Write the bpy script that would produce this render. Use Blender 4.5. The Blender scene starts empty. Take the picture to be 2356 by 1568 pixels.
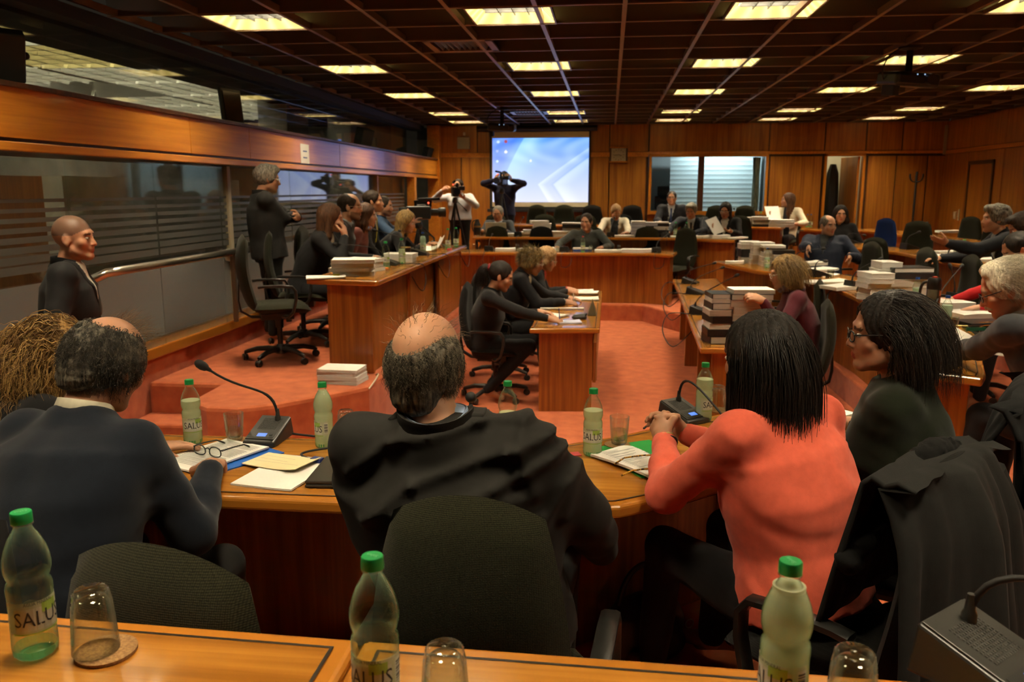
import bpy, bmesh, math, random
import numpy as np
from mathutils import Vector, Matrix, Euler
sc = bpy.context.scene
C = sc.collection
PI = math.pi
rnd = random.Random(7)
# ------------------------------------------------------------------ camera, world, exposure
cam_d = bpy.data.cameras.new('camera'); cam = bpy.data.objects.new('camera', cam_d); C.objects.link(cam)
cam.location = (0, 0, 1.87)
cam.rotation_euler = (math.radians(90-10.35), 0, math.radians(6.645))
cam_d.sensor_width = 36; cam_d.lens = 1900/2356*36; cam_d.clip_start = .05
cam_d.dof.use_dof = True; cam_d.dof.focus_distance = 2.2; cam_d.dof.aperture_fstop = 6.3
sc.camera = cam
w = bpy.data.worlds.new('world'); sc.world = w; w.use_nodes = True
w.node_tree.nodes['Background'].inputs[0].default_value = (1, .8, .55, 1)
w.node_tree.nodes['Background'].inputs[1].default_value = .01
sc.view_settings.view_transform = 'Standard'; sc.view_settings.look = 'None'
sc.view_settings.gamma = 1; sc.view_settings.use_curve_mapping = False
sc.view_settings.exposure = .62
LAMP_COL = (1.0, .83, .55)
LAMP_W = 108.0        # radiance of the tubes in the ceiling lights
sc.cycles.use_denoising = True
sc.cycles.max_bounces = 8; sc.cycles.transmission_bounces = 8; sc.cycles.transparent_max_bounces = 12
sc.cycles.diffuse_bounces = 4; sc.cycles.glossy_bounces = 4
sc.cycles.caustics_reflective = False; sc.cycles.caustics_refractive = False
sc.cycles.sample_clamp_indirect = 4.0
T1, T2, T3, DZ = .24, .40, .53, .46     # floor tiers and the dais
CEIL = 3.12
# ------------------------------------------------------------------ helpers
def tag(o, label=None, cat=None, group=None, kind=None):
    if label: o['label'] = label
    if cat: o['category'] = cat
    if group: o['group'] = group
    if kind: o['kind'] = kind
    return o
def empty(name, loc=(0, 0, 0), rz=0, label=None, cat=None, group=None):
    o = bpy.data.objects.new(name, None); C.objects.link(o)
    o.location = loc; o.rotation_euler = (0, 0, rz); o.empty_display_size = .1
    return tag(o, label, cat, group)
def link_mesh(name, me, mat=None, parent=None, kind=None):
    o = bpy.data.objects.new(name, me); C.objects.link(o)
    if mat is not None:
        for m in (mat if isinstance(mat, (list, tuple)) else [mat]): me.materials.append(m)
    if parent is not None: o.parent = parent
    if kind: o['kind'] = kind
    return o
def copy_tree(o, parent=None):
    c = o.copy(); C.objects.link(c)
    if parent is not None: c.parent = parent
    for ch in list(o.children): copy_tree(ch, c)
    return c
def rotm(rx=0, ry=0, rz=0): return Euler((rx, ry, rz)).to_matrix()
class MB:
    """collects shapes, builds them as one mesh"""
    def __init__(s): s.v = []; s.f = []; s.mi = []; s.cur = 0
    def add(s, vs, fs):
        n = len(s.v); s.v += [tuple(v) for v in vs]
        for f in fs: s.f.append(tuple(i+n for i in f)); s.mi.append(s.cur)
        return s
    def box(s, c, d, r=None):
        R = r if r is not None else None
        vs = []
        for x in (-.5, .5):
            for y in (-.5, .5):
                for z in (-.5, .5):
                    p = Vector((x*d[0], y*d[1], z*d[2]))
                    if R is not None: p = R @ p
                    vs.append((p.x+c[0], p.y+c[1], p.z+c[2]))
        return s.add(vs, [(0, 1, 3, 2), (4, 6, 7, 5), (0, 4, 5, 1), (2, 3, 7, 6), (0, 2, 6, 4), (1, 5, 7, 3)])
    def b2(s, lo, hi):
        return s.box([(a+b)/2 for a, b in zip(lo, hi)], [b-a for a, b in zip(lo, hi)])
    def bar(s, a, b, w, h):
        """box along a->b, width w horizontally, height h"""
        a = Vector(a); b = Vector(b); d = b-a; L = d.length; x = d.normalized()
        up = Vector((0, 0, 1))
        if abs(x.z) > .99: up = Vector((0, 1, 0))
        y = up.cross(x).normalized(); z = x.cross(y)
        R = Matrix((x, y, z)).transposed()
        return s.box((a+b)/2, (L, w, h), R)
    def prism(s, poly, z0, z1, hole=False):
        n = len(poly)
        ar = sum(poly[i][0]*poly[(i+1) % n][1]-poly[(i+1) % n][0]*poly[i][1] for i in range(n))
        if ar < 0: poly = poly[::-1]
        vs = [(p[0], p[1], z0) for p in poly]+[(p[0], p[1], z1) for p in poly]
        fs = [tuple(range(n-1, -1, -1)), tuple(range(n, 2*n))]
        fs += [(i, (i+1) % n, n+(i+1) % n, n+i) for i in range(n)]
        return s.add(vs, fs)
    def tube(s, path, r, n=8, caps=True):
        P = [Vector(p) for p in path]; m = len(P); rs = r if isinstance(r, (list, tuple)) else [r]*m
        vs = []; up = None
        for i, p in enumerate(P):
            t = (P[min(i+1, m-1)]-P[max(i-1, 0)])
            if t.length < 1e-9: t = Vector((0, 0, 1))
            t.normalize()
            if up is None: up = Vector((0, 0, 1)) if abs(t.z) < .9 else Vector((1, 0, 0))
            x = (up - t*up.dot(t)).normalized(); up = x; y = t.cross(x)
            for k in range(n):
                a = 2*PI*k/n; q = p+(x*math.cos(a)+y*math.sin(a))*rs[i]; vs.append(q)
        fs = []
        for i in range(m-1):
            for k in range(n):
                k2 = (k+1) % n; fs.append((i*n+k, i*n+k2, (i+1)*n+k2, (i+1)*n+k))
        if caps: fs += [tuple(range(n-1, -1, -1)), tuple((m-1)*n+k for k in range(n))]
        return s.add(vs, fs)
    def lathe(s, prof, n=24, c=(0, 0, 0), cap0=True, cap1=True, fl=None):
        """prof: (r,z) list; fl(k,i)->radius factor"""
        vs = []
        for i, (r, z) in enumerate(prof):
            for k in range(n):
                a = 2*PI*k/n; q = r*(fl(k, i) if fl else 1)
                vs.append((c[0]+q*math.cos(a), c[1]+q*math.sin(a), c[2]+z))
        fs = []
        for i in range(len(prof)-1):
            for k in range(n):
                k2 = (k+1) % n; fs.append((i*n+k, i*n+k2, (i+1)*n+k2, (i+1)*n+k))
        if cap0: fs.append(tuple(range(n-1, -1, -1)))
        if cap1: fs.append(tuple((len(prof)-1)*n+k for k in range(n)))
        return s.add(vs, fs)
    def ball(s, c, r, n=10, m=7):
        rr = r if isinstance(r, (list, tuple)) else (r, r, r)
        vs = [(c[0], c[1], c[2]-rr[2])]; fs = []
        for i in range(1, m):
            t = PI*i/m-PI/2
            for k in range(n):
                a = 2*PI*k/n; vs.append((c[0]+rr[0]*math.cos(t)*math.cos(a), c[1]+rr[1]*math.cos(t)*math.sin(a), c[2]+rr[2]*math.sin(t)))
        vs.append((c[0], c[1], c[2]+rr[2])); L = len(vs)-1
        for k in range(n): fs.append((0, 1+(k+1) % n, 1+k)); fs.append((L, L-n+k, L-n+(k+1) % n))
        for i in range(m-2):
            for k in range(n): fs.append((1+i*n+k, 1+i*n+(k+1) % n, 1+(i+1)*n+(k+1) % n, 1+(i+1)*n+k))
        return s.add(vs, fs)
    def mesh(s, name, smooth=None):
        me = bpy.data.meshes.new(name); me.from_pydata(s.v, [], s.f); me.update()
        if any(s.mi): me.polygons.foreach_set('material_index', s.mi)
        if smooth is not None:
            me.polygons.foreach_set('use_smooth', [True]*len(me.polygons))
            try: me.set_sharp_from_angle(angle=math.radians(smooth))
            except Exception: pass
        return me
    def build(s, name, mat, parent=None, smooth=None, bevel=None, seg=2, kind=None):
        o = link_mesh(name, s.mesh(name, smooth), mat, parent, kind)
        if bevel:
            m = o.modifiers.new('bevel', 'BEVEL'); m.width = bevel; m.segments = seg; m.limit_method = 'ANGLE'; m.angle_limit = math.radians(40)
        return o
# ------------------------------------------------------------------ materials
MATS = {}
def _mat(name):
    m = bpy.data.materials.new(name); m.use_nodes = True; nt = m.node_tree
    return m, nt, nt.nodes['Principled BSDF']
def plain(name, col, rough=.5, metal=0, spec=.5, emit=None, es=1, coat=0):
    if name in MATS: return MATS[name]
    m, nt, b = _mat(name)
    b.inputs['Base Color'].default_value = (*col, 1); b.inputs['Roughness'].default_value = rough
    b.inputs['Metallic'].default_value = metal; b.inputs['Specular IOR Level'].default_value = spec
    b.inputs['Coat Weight'].default_value = coat
    if emit: b.inputs['Emission Color'].default_value = (*emit, 1); b.inputs['Emission Strength'].default_value = es
    MATS[name] = m; return m
def noise_mat(name, c1, c2, scale=(10, 10, 10), detail=3, rough=.8, bump=0, bscale=None, metal=0, spec=.5, coat=0, lo=.35, hi=.65, dist=0, bdist=.002, sheen=0):
    """two colours mixed by stretched noise, optional bump"""
    if name in MATS: return MATS[name]
    m, nt, b = _mat(name); N = nt.nodes; L = nt.links
    tc = N.new('ShaderNodeTexCoord'); mp = N.new('ShaderNodeMapping'); mp.inputs['Scale'].default_value = scale
    L.new(tc.outputs['Object'], mp.inputs[0])
    nz = N.new('ShaderNodeTexNoise'); nz.inputs['Scale'].default_value = 1; nz.inputs['Detail'].default_value = detail; nz.inputs['Distortion'].default_value = dist
    L.new(mp.outputs[0], nz.inputs['Vector'])
    rp = N.new('ShaderNodeValToRGB'); rp.color_ramp.elements[0].position = lo; rp.color_ramp.elements[1].position = hi
    rp.color_ramp.elements[0].color = (*c1, 1); rp.color_ramp.elements[1].color = (*c2, 1)
    L.new(nz.outputs['Fac'], rp.inputs[0]); L.new(rp.outputs[0], b.inputs['Base Color'])
    b.inputs['Roughness'].default_value = rough; b.inputs['Metallic'].default_value = metal; b.inputs['Specular IOR Level'].default_value = spec
    b.inputs['Coat Weight'].default_value = coat; b.inputs['Coat Roughness'].default_value = .08
    if sheen: b.inputs['Sheen Weight'].default_value = sheen
    if bump:
        nz2 = nz
        if bscale:
            nz2 = N.new('ShaderNodeTexNoise'); nz2.inputs['Scale'].default_value = bscale; nz2.inputs['Detail'].default_value = 2
            L.new(tc.outputs['Object'], nz2.inputs['Vector'])
        bp = N.new('ShaderNodeBump'); bp.inputs['Strength'].default_value = bump; bp.inputs['Distance'].default_value = bdist
        L.new(nz2.outputs['Fac'], bp.inputs['Height']); L.new(bp.outputs[0], b.inputs['Normal'])
    MATS[name] = m; return m
def wood(name, c1, c2, axis='z', rough=.35, coat=.0, fine=1.0):
    """veneer: streaks stretched along one axis, a broad figure under them"""
    if name in MATS: return MATS[name]
    m, nt, b = _mat(name); N = nt.nodes; L = nt.links
    tc = N.new('ShaderNodeTexCoord')
    def nz(sc_, det, d=0):
        mp = N.new('ShaderNodeMapping'); mp.inputs['Scale'].default_value = sc_; L.new(tc.outputs['Object'], mp.inputs[0])
        n = N.new('ShaderNodeTexNoise'); n.inputs['Scale'].default_value = 1; n.inputs['Detail'].default_value = det; n.inputs['Distortion'].default_value = d
        L.new(mp.outputs[0], n.inputs['Vector']); return n
    k = {'x': 0, 'y': 1, 'z': 2}[axis]
    s1 = [38*fine]*3; s1[k] = 1.3; s2 = [6.]*3; s2[k] = .5
    a = nz(s1, 4, .3); c = nz(s2, 2, 1.2)
    mx = N.new('ShaderNodeMath'); mx.operation = 'MULTIPLY_ADD'; mx.inputs[1].default_value = .55
    L.new(a.outputs['Fac'], mx.inputs[0])
    mu = N.new('ShaderNodeMath'); mu.operation = 'MULTIPLY'; mu.inputs[1].default_value = .45; L.new(c.outputs['Fac'], mu.inputs[0]); L.new(mu.outputs[0], mx.inputs[2])
    rp = N.new('ShaderNodeValToRGB'); rp.color_ramp.elements[0].position = .36; rp.color_ramp.elements[1].position = .64
    rp.color_ramp.elements[0].color = (*c1, 1); rp.color_ramp.elements[1].color = (*c2, 1)
    L.new(mx.outputs[0], rp.inputs[0]); L.new(rp.outputs[0], b.inputs['Base Color'])
    b.inputs['Roughness'].default_value = rough; b.inputs['Coat Weight'].default_value = coat; b.inputs['Coat Roughness'].default_value = .05
    MATS[name] = m; return m
def glassy(name, col=(1, 1, 1), rim=None, spec_rough=.03, ior=1.5):
    """thin clear sheet: mostly transparent with a fresnel mirror"""
    if name in MATS: return MATS[name]
    m, nt, b = _mat(name); N = nt.nodes; L = nt.links
    tr = N.new('ShaderNodeBsdfTransparent'); tr.inputs[0].default_value = (*col, 1)
    gl = N.new('ShaderNodeBsdfGlossy'); gl.inputs['Roughness'].default_value = spec_rough
    lw = N.new('ShaderNodeLayerWeight'); lw.inputs[0].default_value = .5; pw = N.new('ShaderNodeMath'); pw.operation = 'POWER'; pw.inputs[1].default_value = 3.2; L.new(lw.outputs['Facing'], pw.inputs[0])
    fr = N.new('ShaderNodeMath'); fr.operation = 'MULTIPLY_ADD'; fr.inputs[1].default_value = .75; fr.inputs[2].default_value = ((ior-1)/(ior+1))**2; L.new(pw.outputs[0], fr.inputs[0])
    mx = N.new('ShaderNodeMixShader'); L.new(fr.outputs[0], mx.inputs[0])
    if rim:
        # tinted rim by view angle, imitating bright refraction along a vessel's outline
        df = N.new('ShaderNodeBsdfTranslucent'); df.inputs[0].default_value = (*rim, 1); pr = N.new('ShaderNodeMath'); pr.operation = 'POWER'; pr.inputs[1].default_value = 3.0; L.new(lw.outputs['Facing'], pr.inputs[0])
        m2 = N.new('ShaderNodeMixShader'); L.new(pr.outputs[0], m2.inputs[0]); L.new(tr.outputs[0], m2.inputs[1]); L.new(df.outputs[0], m2.inputs[2]); tr = m2
    L.new(tr.outputs[0], mx.inputs[1]); L.new(gl.outputs[0], mx.inputs[2])
    L.new(mx.outputs[0], N['Material Output'].inputs[0]); N.remove(b)
    MATS[name] = m; return m
def attr_mat(name, rough=.5, attr='col', spec=.5, sss=0, emit=0, bump=0, bscale=300, sheen=0, bdist=.001):
    if name in MATS: return MATS[name]
    m, nt, b = _mat(name); N = nt.nodes; L = nt.links
    at = N.new('ShaderNodeAttribute'); at.attribute_name = attr
    L.new(at.outputs['Color'], b.inputs['Base Color']); b.inputs['Roughness'].default_value = rough
    b.inputs['Specular IOR Level'].default_value = spec
    if sss: b.inputs['Subsurface Weight'].default_value = sss; b.inputs['Subsurface Radius'].default_value = (.01, .004, .002); b.inputs['Subsurface Scale'].default_value = .3
    if sheen: b.inputs['Sheen Weight'].default_value = sheen
    if emit: L.new(at.outputs['Color'], b.inputs['Emission Color']); b.inputs['Emission Strength'].default_value = emit
    if bump:
        tc = N.new('ShaderNodeTexCoord'); nz = N.new('ShaderNodeTexNoise'); nz.inputs['Scale'].default_value = bscale
        L.new(tc.outputs['Object'], nz.inputs['Vector'])
        bp = N.new('ShaderNodeBump'); bp.inputs['Strength'].default_value = bump; bp.inputs['Distance'].default_value = bdist
        L.new(nz.outputs['Fac'], bp.inputs['Height']); L.new(bp.outputs[0], b.inputs['Normal'])
    MATS[name] = m; return m
def set_col(me, cols, name='col'):
    """per-vertex colours (n,3)"""
    a = me.color_attributes.new(name, 'FLOAT_COLOR', 'POINT')
    arr = np.ones((len(me.vertices), 4), np.float32); arr[:, :3] = cols; a.data.foreach_set('color', arr.ravel())
W_V = wood('veneer_vertical', (.20, .062, .010), (.42, .150, .024), 'z', .30, .15)
W_X = wood('veneer_along_x', (.27, .100, .012), (.53, .220, .030), 'x', .22, .35)
W_Y = wood('veneer_along_y', (.27, .100, .012), (.53, .220, .030), 'y', .22, .35)
W_WALL = wood('wall_veneer', (.22, .074, .008), (.41, .160, .018), 'z', .38, .1)
W_FASC = wood('fascia_veneer', (.46, .150, .012), (.66, .250, .028), 'y', .3, .3)
W_EDGE = plain('solid_wood_edge', (.41, .150, .017), .22, coat=.4)
W_DARK = wood('dark_wood', (.03, .011, .004), (.07, .026, .008), 'z', .4)
INLAY = plain('dark_inlay', (.02, .012, .006), .4)
CARPET = noise_mat('red_carpet', (.40, .095, .038), (.56, .155, .062), (9, 9, 9), 5, .95, .5, 350, spec=.1, lo=.3, hi=.7, sheen=.15)
FABRIC = None
BLACK = plain('black_plastic', (.012, .012, .011), .35)
BLACKM = plain('matt_black', (.008, .008, .008), .7)
CHROME = plain('chrome', (.85, .82, .74), .28, 1)
BRASS = plain('brass', (.7, .5, .2), .3, 1)
PAPER = plain('paper', (.82, .80, .74), .7)
PAPER2 = plain('paper_grey', (.62, .58, .52), .8)
GREY = plain('grey_plastic', (.22, .21, .19), .45)
DGREY = plain('dark_grey_plastic', (.026, .026, .024), .4)
CONC = noise_mat('grey_plaster', (.20, .19, .16), (.26, .245, .21), (3, 3, 3), 4, .9)
GLASS = glassy('clear_glass', (.93, .96, .94))
# ------------------------------------------------------------------ ROOM
def struct(name, mb, mat, bevel=None, smooth=None, label=None):
    o = mb.build(name, mat, None, smooth, bevel); o['kind'] = 'structure'
    if label: o['label'] = label
    return o
XL, XR, YB, YN = -3.41, 6.22, 16.62, -2.6
# floors
struct('floor', MB().b2((-3.6, -2.6, -.1), (XR+.1, YB+.1, 0)), CARPET, label='red carpet floor in the middle of the horseshoe')
ring = [(-3.4, 2.86), (-1.0, 2.86), (-.12, 2.90), (.98, 3.52), (1.22, 3.60), (1.52, 3.98), (1.80, 4.6), (2.14, 6.8), (2.14, 8.2), (1.98, 9.2), (1.50, 10.4), (1.36, 10.95), (1.02, 11.0), (.50, 11.98), (-1.76, 11.98), (-1.76, 13.1), (3.2, 13.1), (3.62, 10.8), (3.62, 2.0), (3.0, 1.2), (-3.4, 1.2)]
struct('floor_tier_lower', MB().prism(ring, -.05, T1), CARPET, .02, label='first carpeted tier around the horseshoe')
struct('floor_tier_near', MB().b2((-3.4, YN, -.05), (XR, 1.2, T2)), CARPET, .02, label='raised carpeted tier at the near end')
struct('floor_tier_right', MB().prism([(3.0, 1.2), (3.62, 2.0), (3.62, 10.8), (3.2, 13.1), (3.3, YB), (XR, YB), (XR, 1.2)], -.05, T2), CARPET, .02, label='second carpeted tier on the right')
struct('floor_tier_back', MB().prism([(-1.76, 13.1), (3.2, 13.1), (3.25, 14.5), (-1.76, 14.5)], -.05, T2), CARPET, .02, label='second carpeted tier at the back')
struct('floor_tier_rear', MB().prism([(-3.4, 14.5), (3.25, 14.5), (3.3, YB), (-3.4, YB)], -.05, T3), CARPET, .02, label='top carpeted tier along the back wall')
# dais with a curved nose and two steps
nose = [(-2.83, 5.66), (-2.82, 5.16), (-2.62, 5.02), (-2.40, 5.01), (-2.20, 5.14), (-1.95, 5.42), (-1.72, 5.72), (-1.70, 6.1), (-1.72, 10.2), (-1.76, 14.5), (-3.4, 14.5), (-3.4, 5.66)]
struct('floor_dais', MB().prism(nose, -.05, DZ), CARPET, .03, label='red carpeted dais with a rounded nose on the left')
struct('floor_step', MB().b2((-3.4, 5.34, -.05), (-2.83, 5.67, .23)), CARPET, .02, label='lower carpeted step up to the dais')
# walls
def panels(name, mat, boxes, parent):
    for lo, hi in boxes:
        o = MB().b2(lo, hi).build(name, mat, parent, bevel=.006)
wb = struct('wall_back', MB().b2((-3.6, YB, 0), (.74, YB+.1, CEIL)).b2((.74, YB, 2.56), (4.03, YB+.1, CEIL)).b2((.74, YB, 0), (3.0, YB+.1, 1.42)).b2((3.0, YB, 0), (4.03, YB+.1, 2.6)).b2((4.03, YB, 2.54), (4.78, YB+.1, CEIL)).b2((4.78, YB, 0), (XR+.1, YB+.1, CEIL)), W_DARK, label='wood panelled back wall')
up = [(-3.45, -2.62), (-2.61, -.02), (-.01, .73), (.75, 3.0), (3.01, 4.02), (4.03, 4.77), (4.78, 5.42), (5.43, XR)]
panels('wall_panel', W_WALL, [((a, YB-.025, 2.60), (b-.012, YB, CEIL)) for a, b in up], wb)
lowp = [(-3.45, -2.95), (-2.94, -2.35), (-2.34, -1.2), (-1.19, -.02), (-.01, .70), (3.04, 4.0), (4.83, 5.34), (5.35, 5.9), (5.91, XR)]
panels('wall_panel', W_WALL, [((a, YB-.025, T3), (b-.012, YB, 2.50)) for a, b in lowp], wb)
panels('wall_panel', W_WALL, [((.74, YB-.025, T3), (3.0, YB, 1.40))], wb)
struct('trim_1', MB().b2((-3.45, YB-.035, 2.505), (.73, YB-.02, 2.595)).b2((3.01, YB-.035, 2.545), (XR, YB-.02, 2.595)).b2((.72, YB-.045, 2.54), (3.02, YB-.02, 2.60)), W_FASC, .005, label='horizontal wooden rail along the back wall')
wr = struct('wall_right', MB().b2((XR, YN, 0), (XR+.1, YB, CEIL)), W_DARK, label='wood panelled right wall')
ys = [16.6, 15.55, 14.2, 12.9, 11.6, 10.3, 9.0, 7.6, 6.2, 4.8]
panels('wall_panel', W_WALL, [((XR-.025, ys[i+1]+.012, 2.60), (XR, ys[i], CEIL)) for i in range(9)]+[((XR-.025, ys[i+1]+.012, T2), (XR, ys[i], 2.52)) for i in range(9)], wr)
struct('trim_2', MB().b2((XR-.035, 4.8, 2.525), (XR-.02, YB, 2.595)), W_FASC, .005, label='horizontal wooden rail along the right wall')
struct('trim_3', MB().b2((XR-.075, YB-.07, 2.52), (XR-.03, YB-.03, 3.05)), plain('beige_conduit', (.30, .24, .16), .5), label='pale conduit in the far right corner')
d = struct('door_2', MB().b2((XR-.035, 14.55, T2), (XR-.026, 15.42, 2.30)), W_WALL, .004, label='wooden door flush in the right wall')
MB().b2((XR-.05, 14.50, T2), (XR-.026, 14.55, 2.36)).b2((XR-.05, 15.42, T2), (XR-.026, 15.47, 2.36)).b2((XR-.05, 14.50, 2.30), (XR-.026, 15.47, 2.36)).build('door_frame', W_DARK, d, bevel=.004)
struct('wall_near', MB().b2((-8, YN-.1, 0), (XR+.1, YN, CEIL)), W_WALL)
# window in the back wall
wn = struct('window_1', MB().b2((.745, YB-.06, 1.42), (.80, YB+.1, 2.56)).b2((2.95, YB-.06, 1.42), (3.0, YB+.1, 2.56)).b2((.80, YB-.06, 2.50), (2.95, YB+.1, 2.56)).b2((.74, YB-.10, 1.40), (3.01, YB+.1, 1.47)), W_EDGE, .004, label='wide interior window with pale rippled reflections on its right')
MB().b2((1.69, YB-.03, 1.47), (1.80, YB+.04, 2.50)).build('mullion', W_DARK, wn, bevel=.006)
for a, b in ((.80, 1.69), (1.80, 2.95)):
    MB().b2((a, YB+.01, 1.47), (b, YB+.018, 2.50)).build('pane', GLASS, wn)
# booth behind the window, lit from above
BOOTH = plain('booth_paint', (.34, .36, .35), .8)
struct('wall_booth', MB().b2((.6, YB+1.5, .4), (3.2, YB+1.6, CEIL)).b2((.5, YB+.1, .4), (.6, YB+1.6, CEIL)).b2((3.1, YB+.1, .4), (3.2, YB+1.6, CEIL)).b2((.5, YB+.1, CEIL), (3.2, YB+1.6, CEIL+.05)), BOOTH)
bl = empty('window_reflection', (0, 0, 0), 0, 'pale silvery horizontal slats imitating reflections in the right pane of the window', 'reflection')  # slats shaped to imitate a lit room's rippled reflections in the glass
SLAT = plain('reflection_slat', (.52, .62, .62), .4, 0)
for i in range(13):
    z = 1.46+i*.09
    m = MB(); pr = [(YB+.60+.007*math.sin(t*PI), z+t*.092) for t in (0, .25, .5, .75, 1)]
    for j in range(4):
        (y0, z0), (y1, z1) = pr[j], pr[j+1]
        m.add([(1.20, y0, z0), (2.98, y0, z0), (2.98, y1, z1), (1.20, y1, z1), (1.20, y0+.003, z0), (2.98, y0+.003, z0), (2.98, y1+.003, z1), (1.20, y1+.003, z1)],
              [(0, 1, 2, 3), (7, 6, 5, 4), (0, 4, 5, 1), (3, 2, 6, 7), (0, 3, 7, 4), (1, 5, 6, 2)])
    m.build('slat', SLAT, bl, smooth=50)
MB().b2((1.18, YB+.58, 2.63), (3.0, YB+.64, 2.67)).build('head_rail', GREY, bl)
cur = empty('window_curtain', (2.80, YB+.07, 1.47), 0, 'dark green bunched curtain hanging at the right end of the window', 'curtain')
MB().lathe([(.05, 0), (.055, .3), (.05, .7), (.06, 1.02)], 24, fl=lambda k, i: 1+.25*((k % 4) < 2)).build('fabric_fold', noise_mat('curtain_cloth', (.03, .035, .022), (.10, .11, .07), (30, 30, 8), 3), cur, smooth=60)
bo = MB().b2((.95, YB+1.25, 1.47), (1.6, YB+1.45, 1.75)).b2((1.0, YB+1.2, 1.75), (1.35, YB+1.4, 1.95)).build('equipment_box', BLACKM, None, bevel=.02)
tag(bo, 'dark equipment boxes inside the booth behind the left pane', 'equipment')
ld = bpy.data.lights.new('booth_fill_light', 'AREA'); ld.energy = 20; ld.color = (.75, .9, 1); ld.size = 1.2; ld.shape = 'RECTANGLE'; ld.size_y = .05  # unseen lamp added to brighten the slats behind the pane
lo = bpy.data.objects.new('booth_fill_light', ld); C.objects.link(lo); lo.location = (2.15, YB+.16, 2.85); lo.rotation_euler = (math.radians(45), 0, 0)
# doorway in the back wall
dr = struct('door_1', MB().b2((4.03, YB-.05, T2), (4.08, YB+.1, 2.54)).b2((4.73, YB-.05, T2), (4.78, YB+.1, 2.54)).b2((4.03, YB-.05, 2.50), (4.78, YB+.1, 2.56)), W_EDGE, .004, label='open doorway in the back wall beside the window')
MB().box((4.62, YB+.40, 1.47), (.045, .72, 2.05), rotm(0, 0, math.radians(10))).build('door_leaf', W_WALL, dr, bevel=.004)
MB().tube([(4.56, YB+.12, 1.42), (4.50, YB+.12, 1.42), (4.48, YB+.20, 1.42)], .011, 8).build('door_handle', CHROME, dr, smooth=60)
struct('wall_passage', MB().b2((3.3, YB+1.6, T2), (5.6, YB+1.7, CEIL)).b2((3.9, YB+.1, T2), (3.98, YB+1.6, CEIL)).b2((5.1, YB+.1, T2), (5.2, YB+1.6, CEIL)).b2((3.9, YB+.1, T2-.05), (5.2, YB+1.7, T2)), noise_mat('passage_paint', (.42, .38, .26), (.50, .46, .33), (2, 2, 2), 2))
ct = MB().lathe([(.06, 0), (.13, .25), (.12, .9), (.10, 1.25), (.05, 1.42)], 20, (4.36, YB+.62, .95), fl=lambda k, i: 1+.12*math.sin(k*2.1)).build('hanging_coat', BLACKM, None, smooth=60)
tag(ct, 'long black coat hanging inside the open doorway', 'coat')
ld = bpy.data.lights.new('passage_lamp', 'AREA'); ld.energy = 8; ld.color = (1, .85, .6); ld.size = .5
lo = bpy.data.objects.new('passage_lamp', ld); C.objects.link(lo); lo.location = (4.5, YB+.9, 3.0)
# ------------------------------------------------------------------ left wall: plinth, ledge, glass, fascia, upper glass
struct('wall_left', MB().b2((-3.75, 2.0, -.05), (-3.41, YB, .62)), CARPET, label='carpeted plinth under the glass partition')
struct('trim_4', MB().b2((-3.78, 2.0, .62), (-3.37, 14.4, .705)), W_EDGE, .01, label='wooden ledge along the foot of the glass partition')
fz0, fz1 = 2.09, 2.475
fa = struct('wall_fascia', MB().b2((-3.95, 1.5, fz0), (-3.43, YB, fz1-.01)), W_DARK, label='deep wooden fascia above the glass partition')
for a, b in ((1.5, 4.3), (4.3, 6.58), (6.58, 7.72), (7.72, 10.4), (10.4, 13.2), (13.2, YB)):
    MB().b2((-3.44, a+.003, fz0+.075), (-3.41, b-.003, fz1-.025)).build('fascia_panel', W_FASC, fa, bevel=.003)
MB().b2((-3.46, 1.5, fz0), (-3.395, YB, fz0+.055)).build('lower_lip', W_FASC, fa, bevel=.008)
MB().b2((-3.98, 1.5, fz1-.025), (-3.385, YB, fz1+.005)).build('top_cap', W_DARK, fa, bevel=.004)
struct('trim_5', MB().b2((-3.86, 2.0, 3.03), (-3.70, YB, CEIL)), BLACKM, label='black ceiling channel above the upper glass')
struct('trim_6', MB().b2((-3.52, 14.35, .6), (-3.38, 14.5, fz0)).b2((-3.6, YB-.2, .5), (-3.36, YB, CEIL)), W_FASC, .005, label='wooden jambs at the far end of the glass partition')
FROST = plain('frosted_film', (.20, .215, .215), .25, coat=.3)
FROST2 = plain('frost_stripe', (.10, .104, .096), .35)
gl = struct('window_2', MB().b2((-3.60, 2.0, .62), (-3.56, 14.4, .72)), plain('steel', (.3, .3, .28), .4, .8), label='glass partition along the left side with frosted bands')
seams = [2.2, 4.05, 5.19, 6.265, 7.37, 7.54, 9.1, 10.8, 12.59, 14.4]
for a, b in zip(seams[:-1], seams[1:]):
    MB().b2((-3.585, a+.006, 1.30), (-3.575, b-.006, fz0+.01)).build('pane', GLASS, gl)
    MB().b2((-3.585, a+.006, .70), (-3.575, b-.006, 1.29)).build('frosted_pane', FROST, gl)
    for i in range(8):
        z = 1.36+i*.062
        MB().b2((-3.5745, a+.012, z), (-3.5735, b-.012, z+.050-.004*i)).build('frosted_stripe', FROST2, gl)
MB().b2((-3.60, 7.50, .70), (-3.55, 7.565, fz0)).build('post', plain('cream_paint', (.55, .48, .33), .5), gl, bevel=.004)
MB().b2((-3.60, 12.55, .70), (-3.54, 12.63, fz0)).build('post', plain('cream_paint', (.5, .48, .4), .5), gl, bevel=.004)
gu = struct('window_3', MB().b2((-3.86, 2.0, fz1), (-3.83, YB, fz1+.02)), BLACKM, label='upper strip of glass above the fascia')
sm = [2.0, 3.9, 5.5, 7.37, 9.4, 11.4, 13.4, YB]
for a, b in zip(sm[:-1], sm[1:]):
    MB().b2((-3.85, a+.005, fz1+.01), (-3.842, b-.005, 3.05)).build('pane', GLASS, gu)
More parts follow.
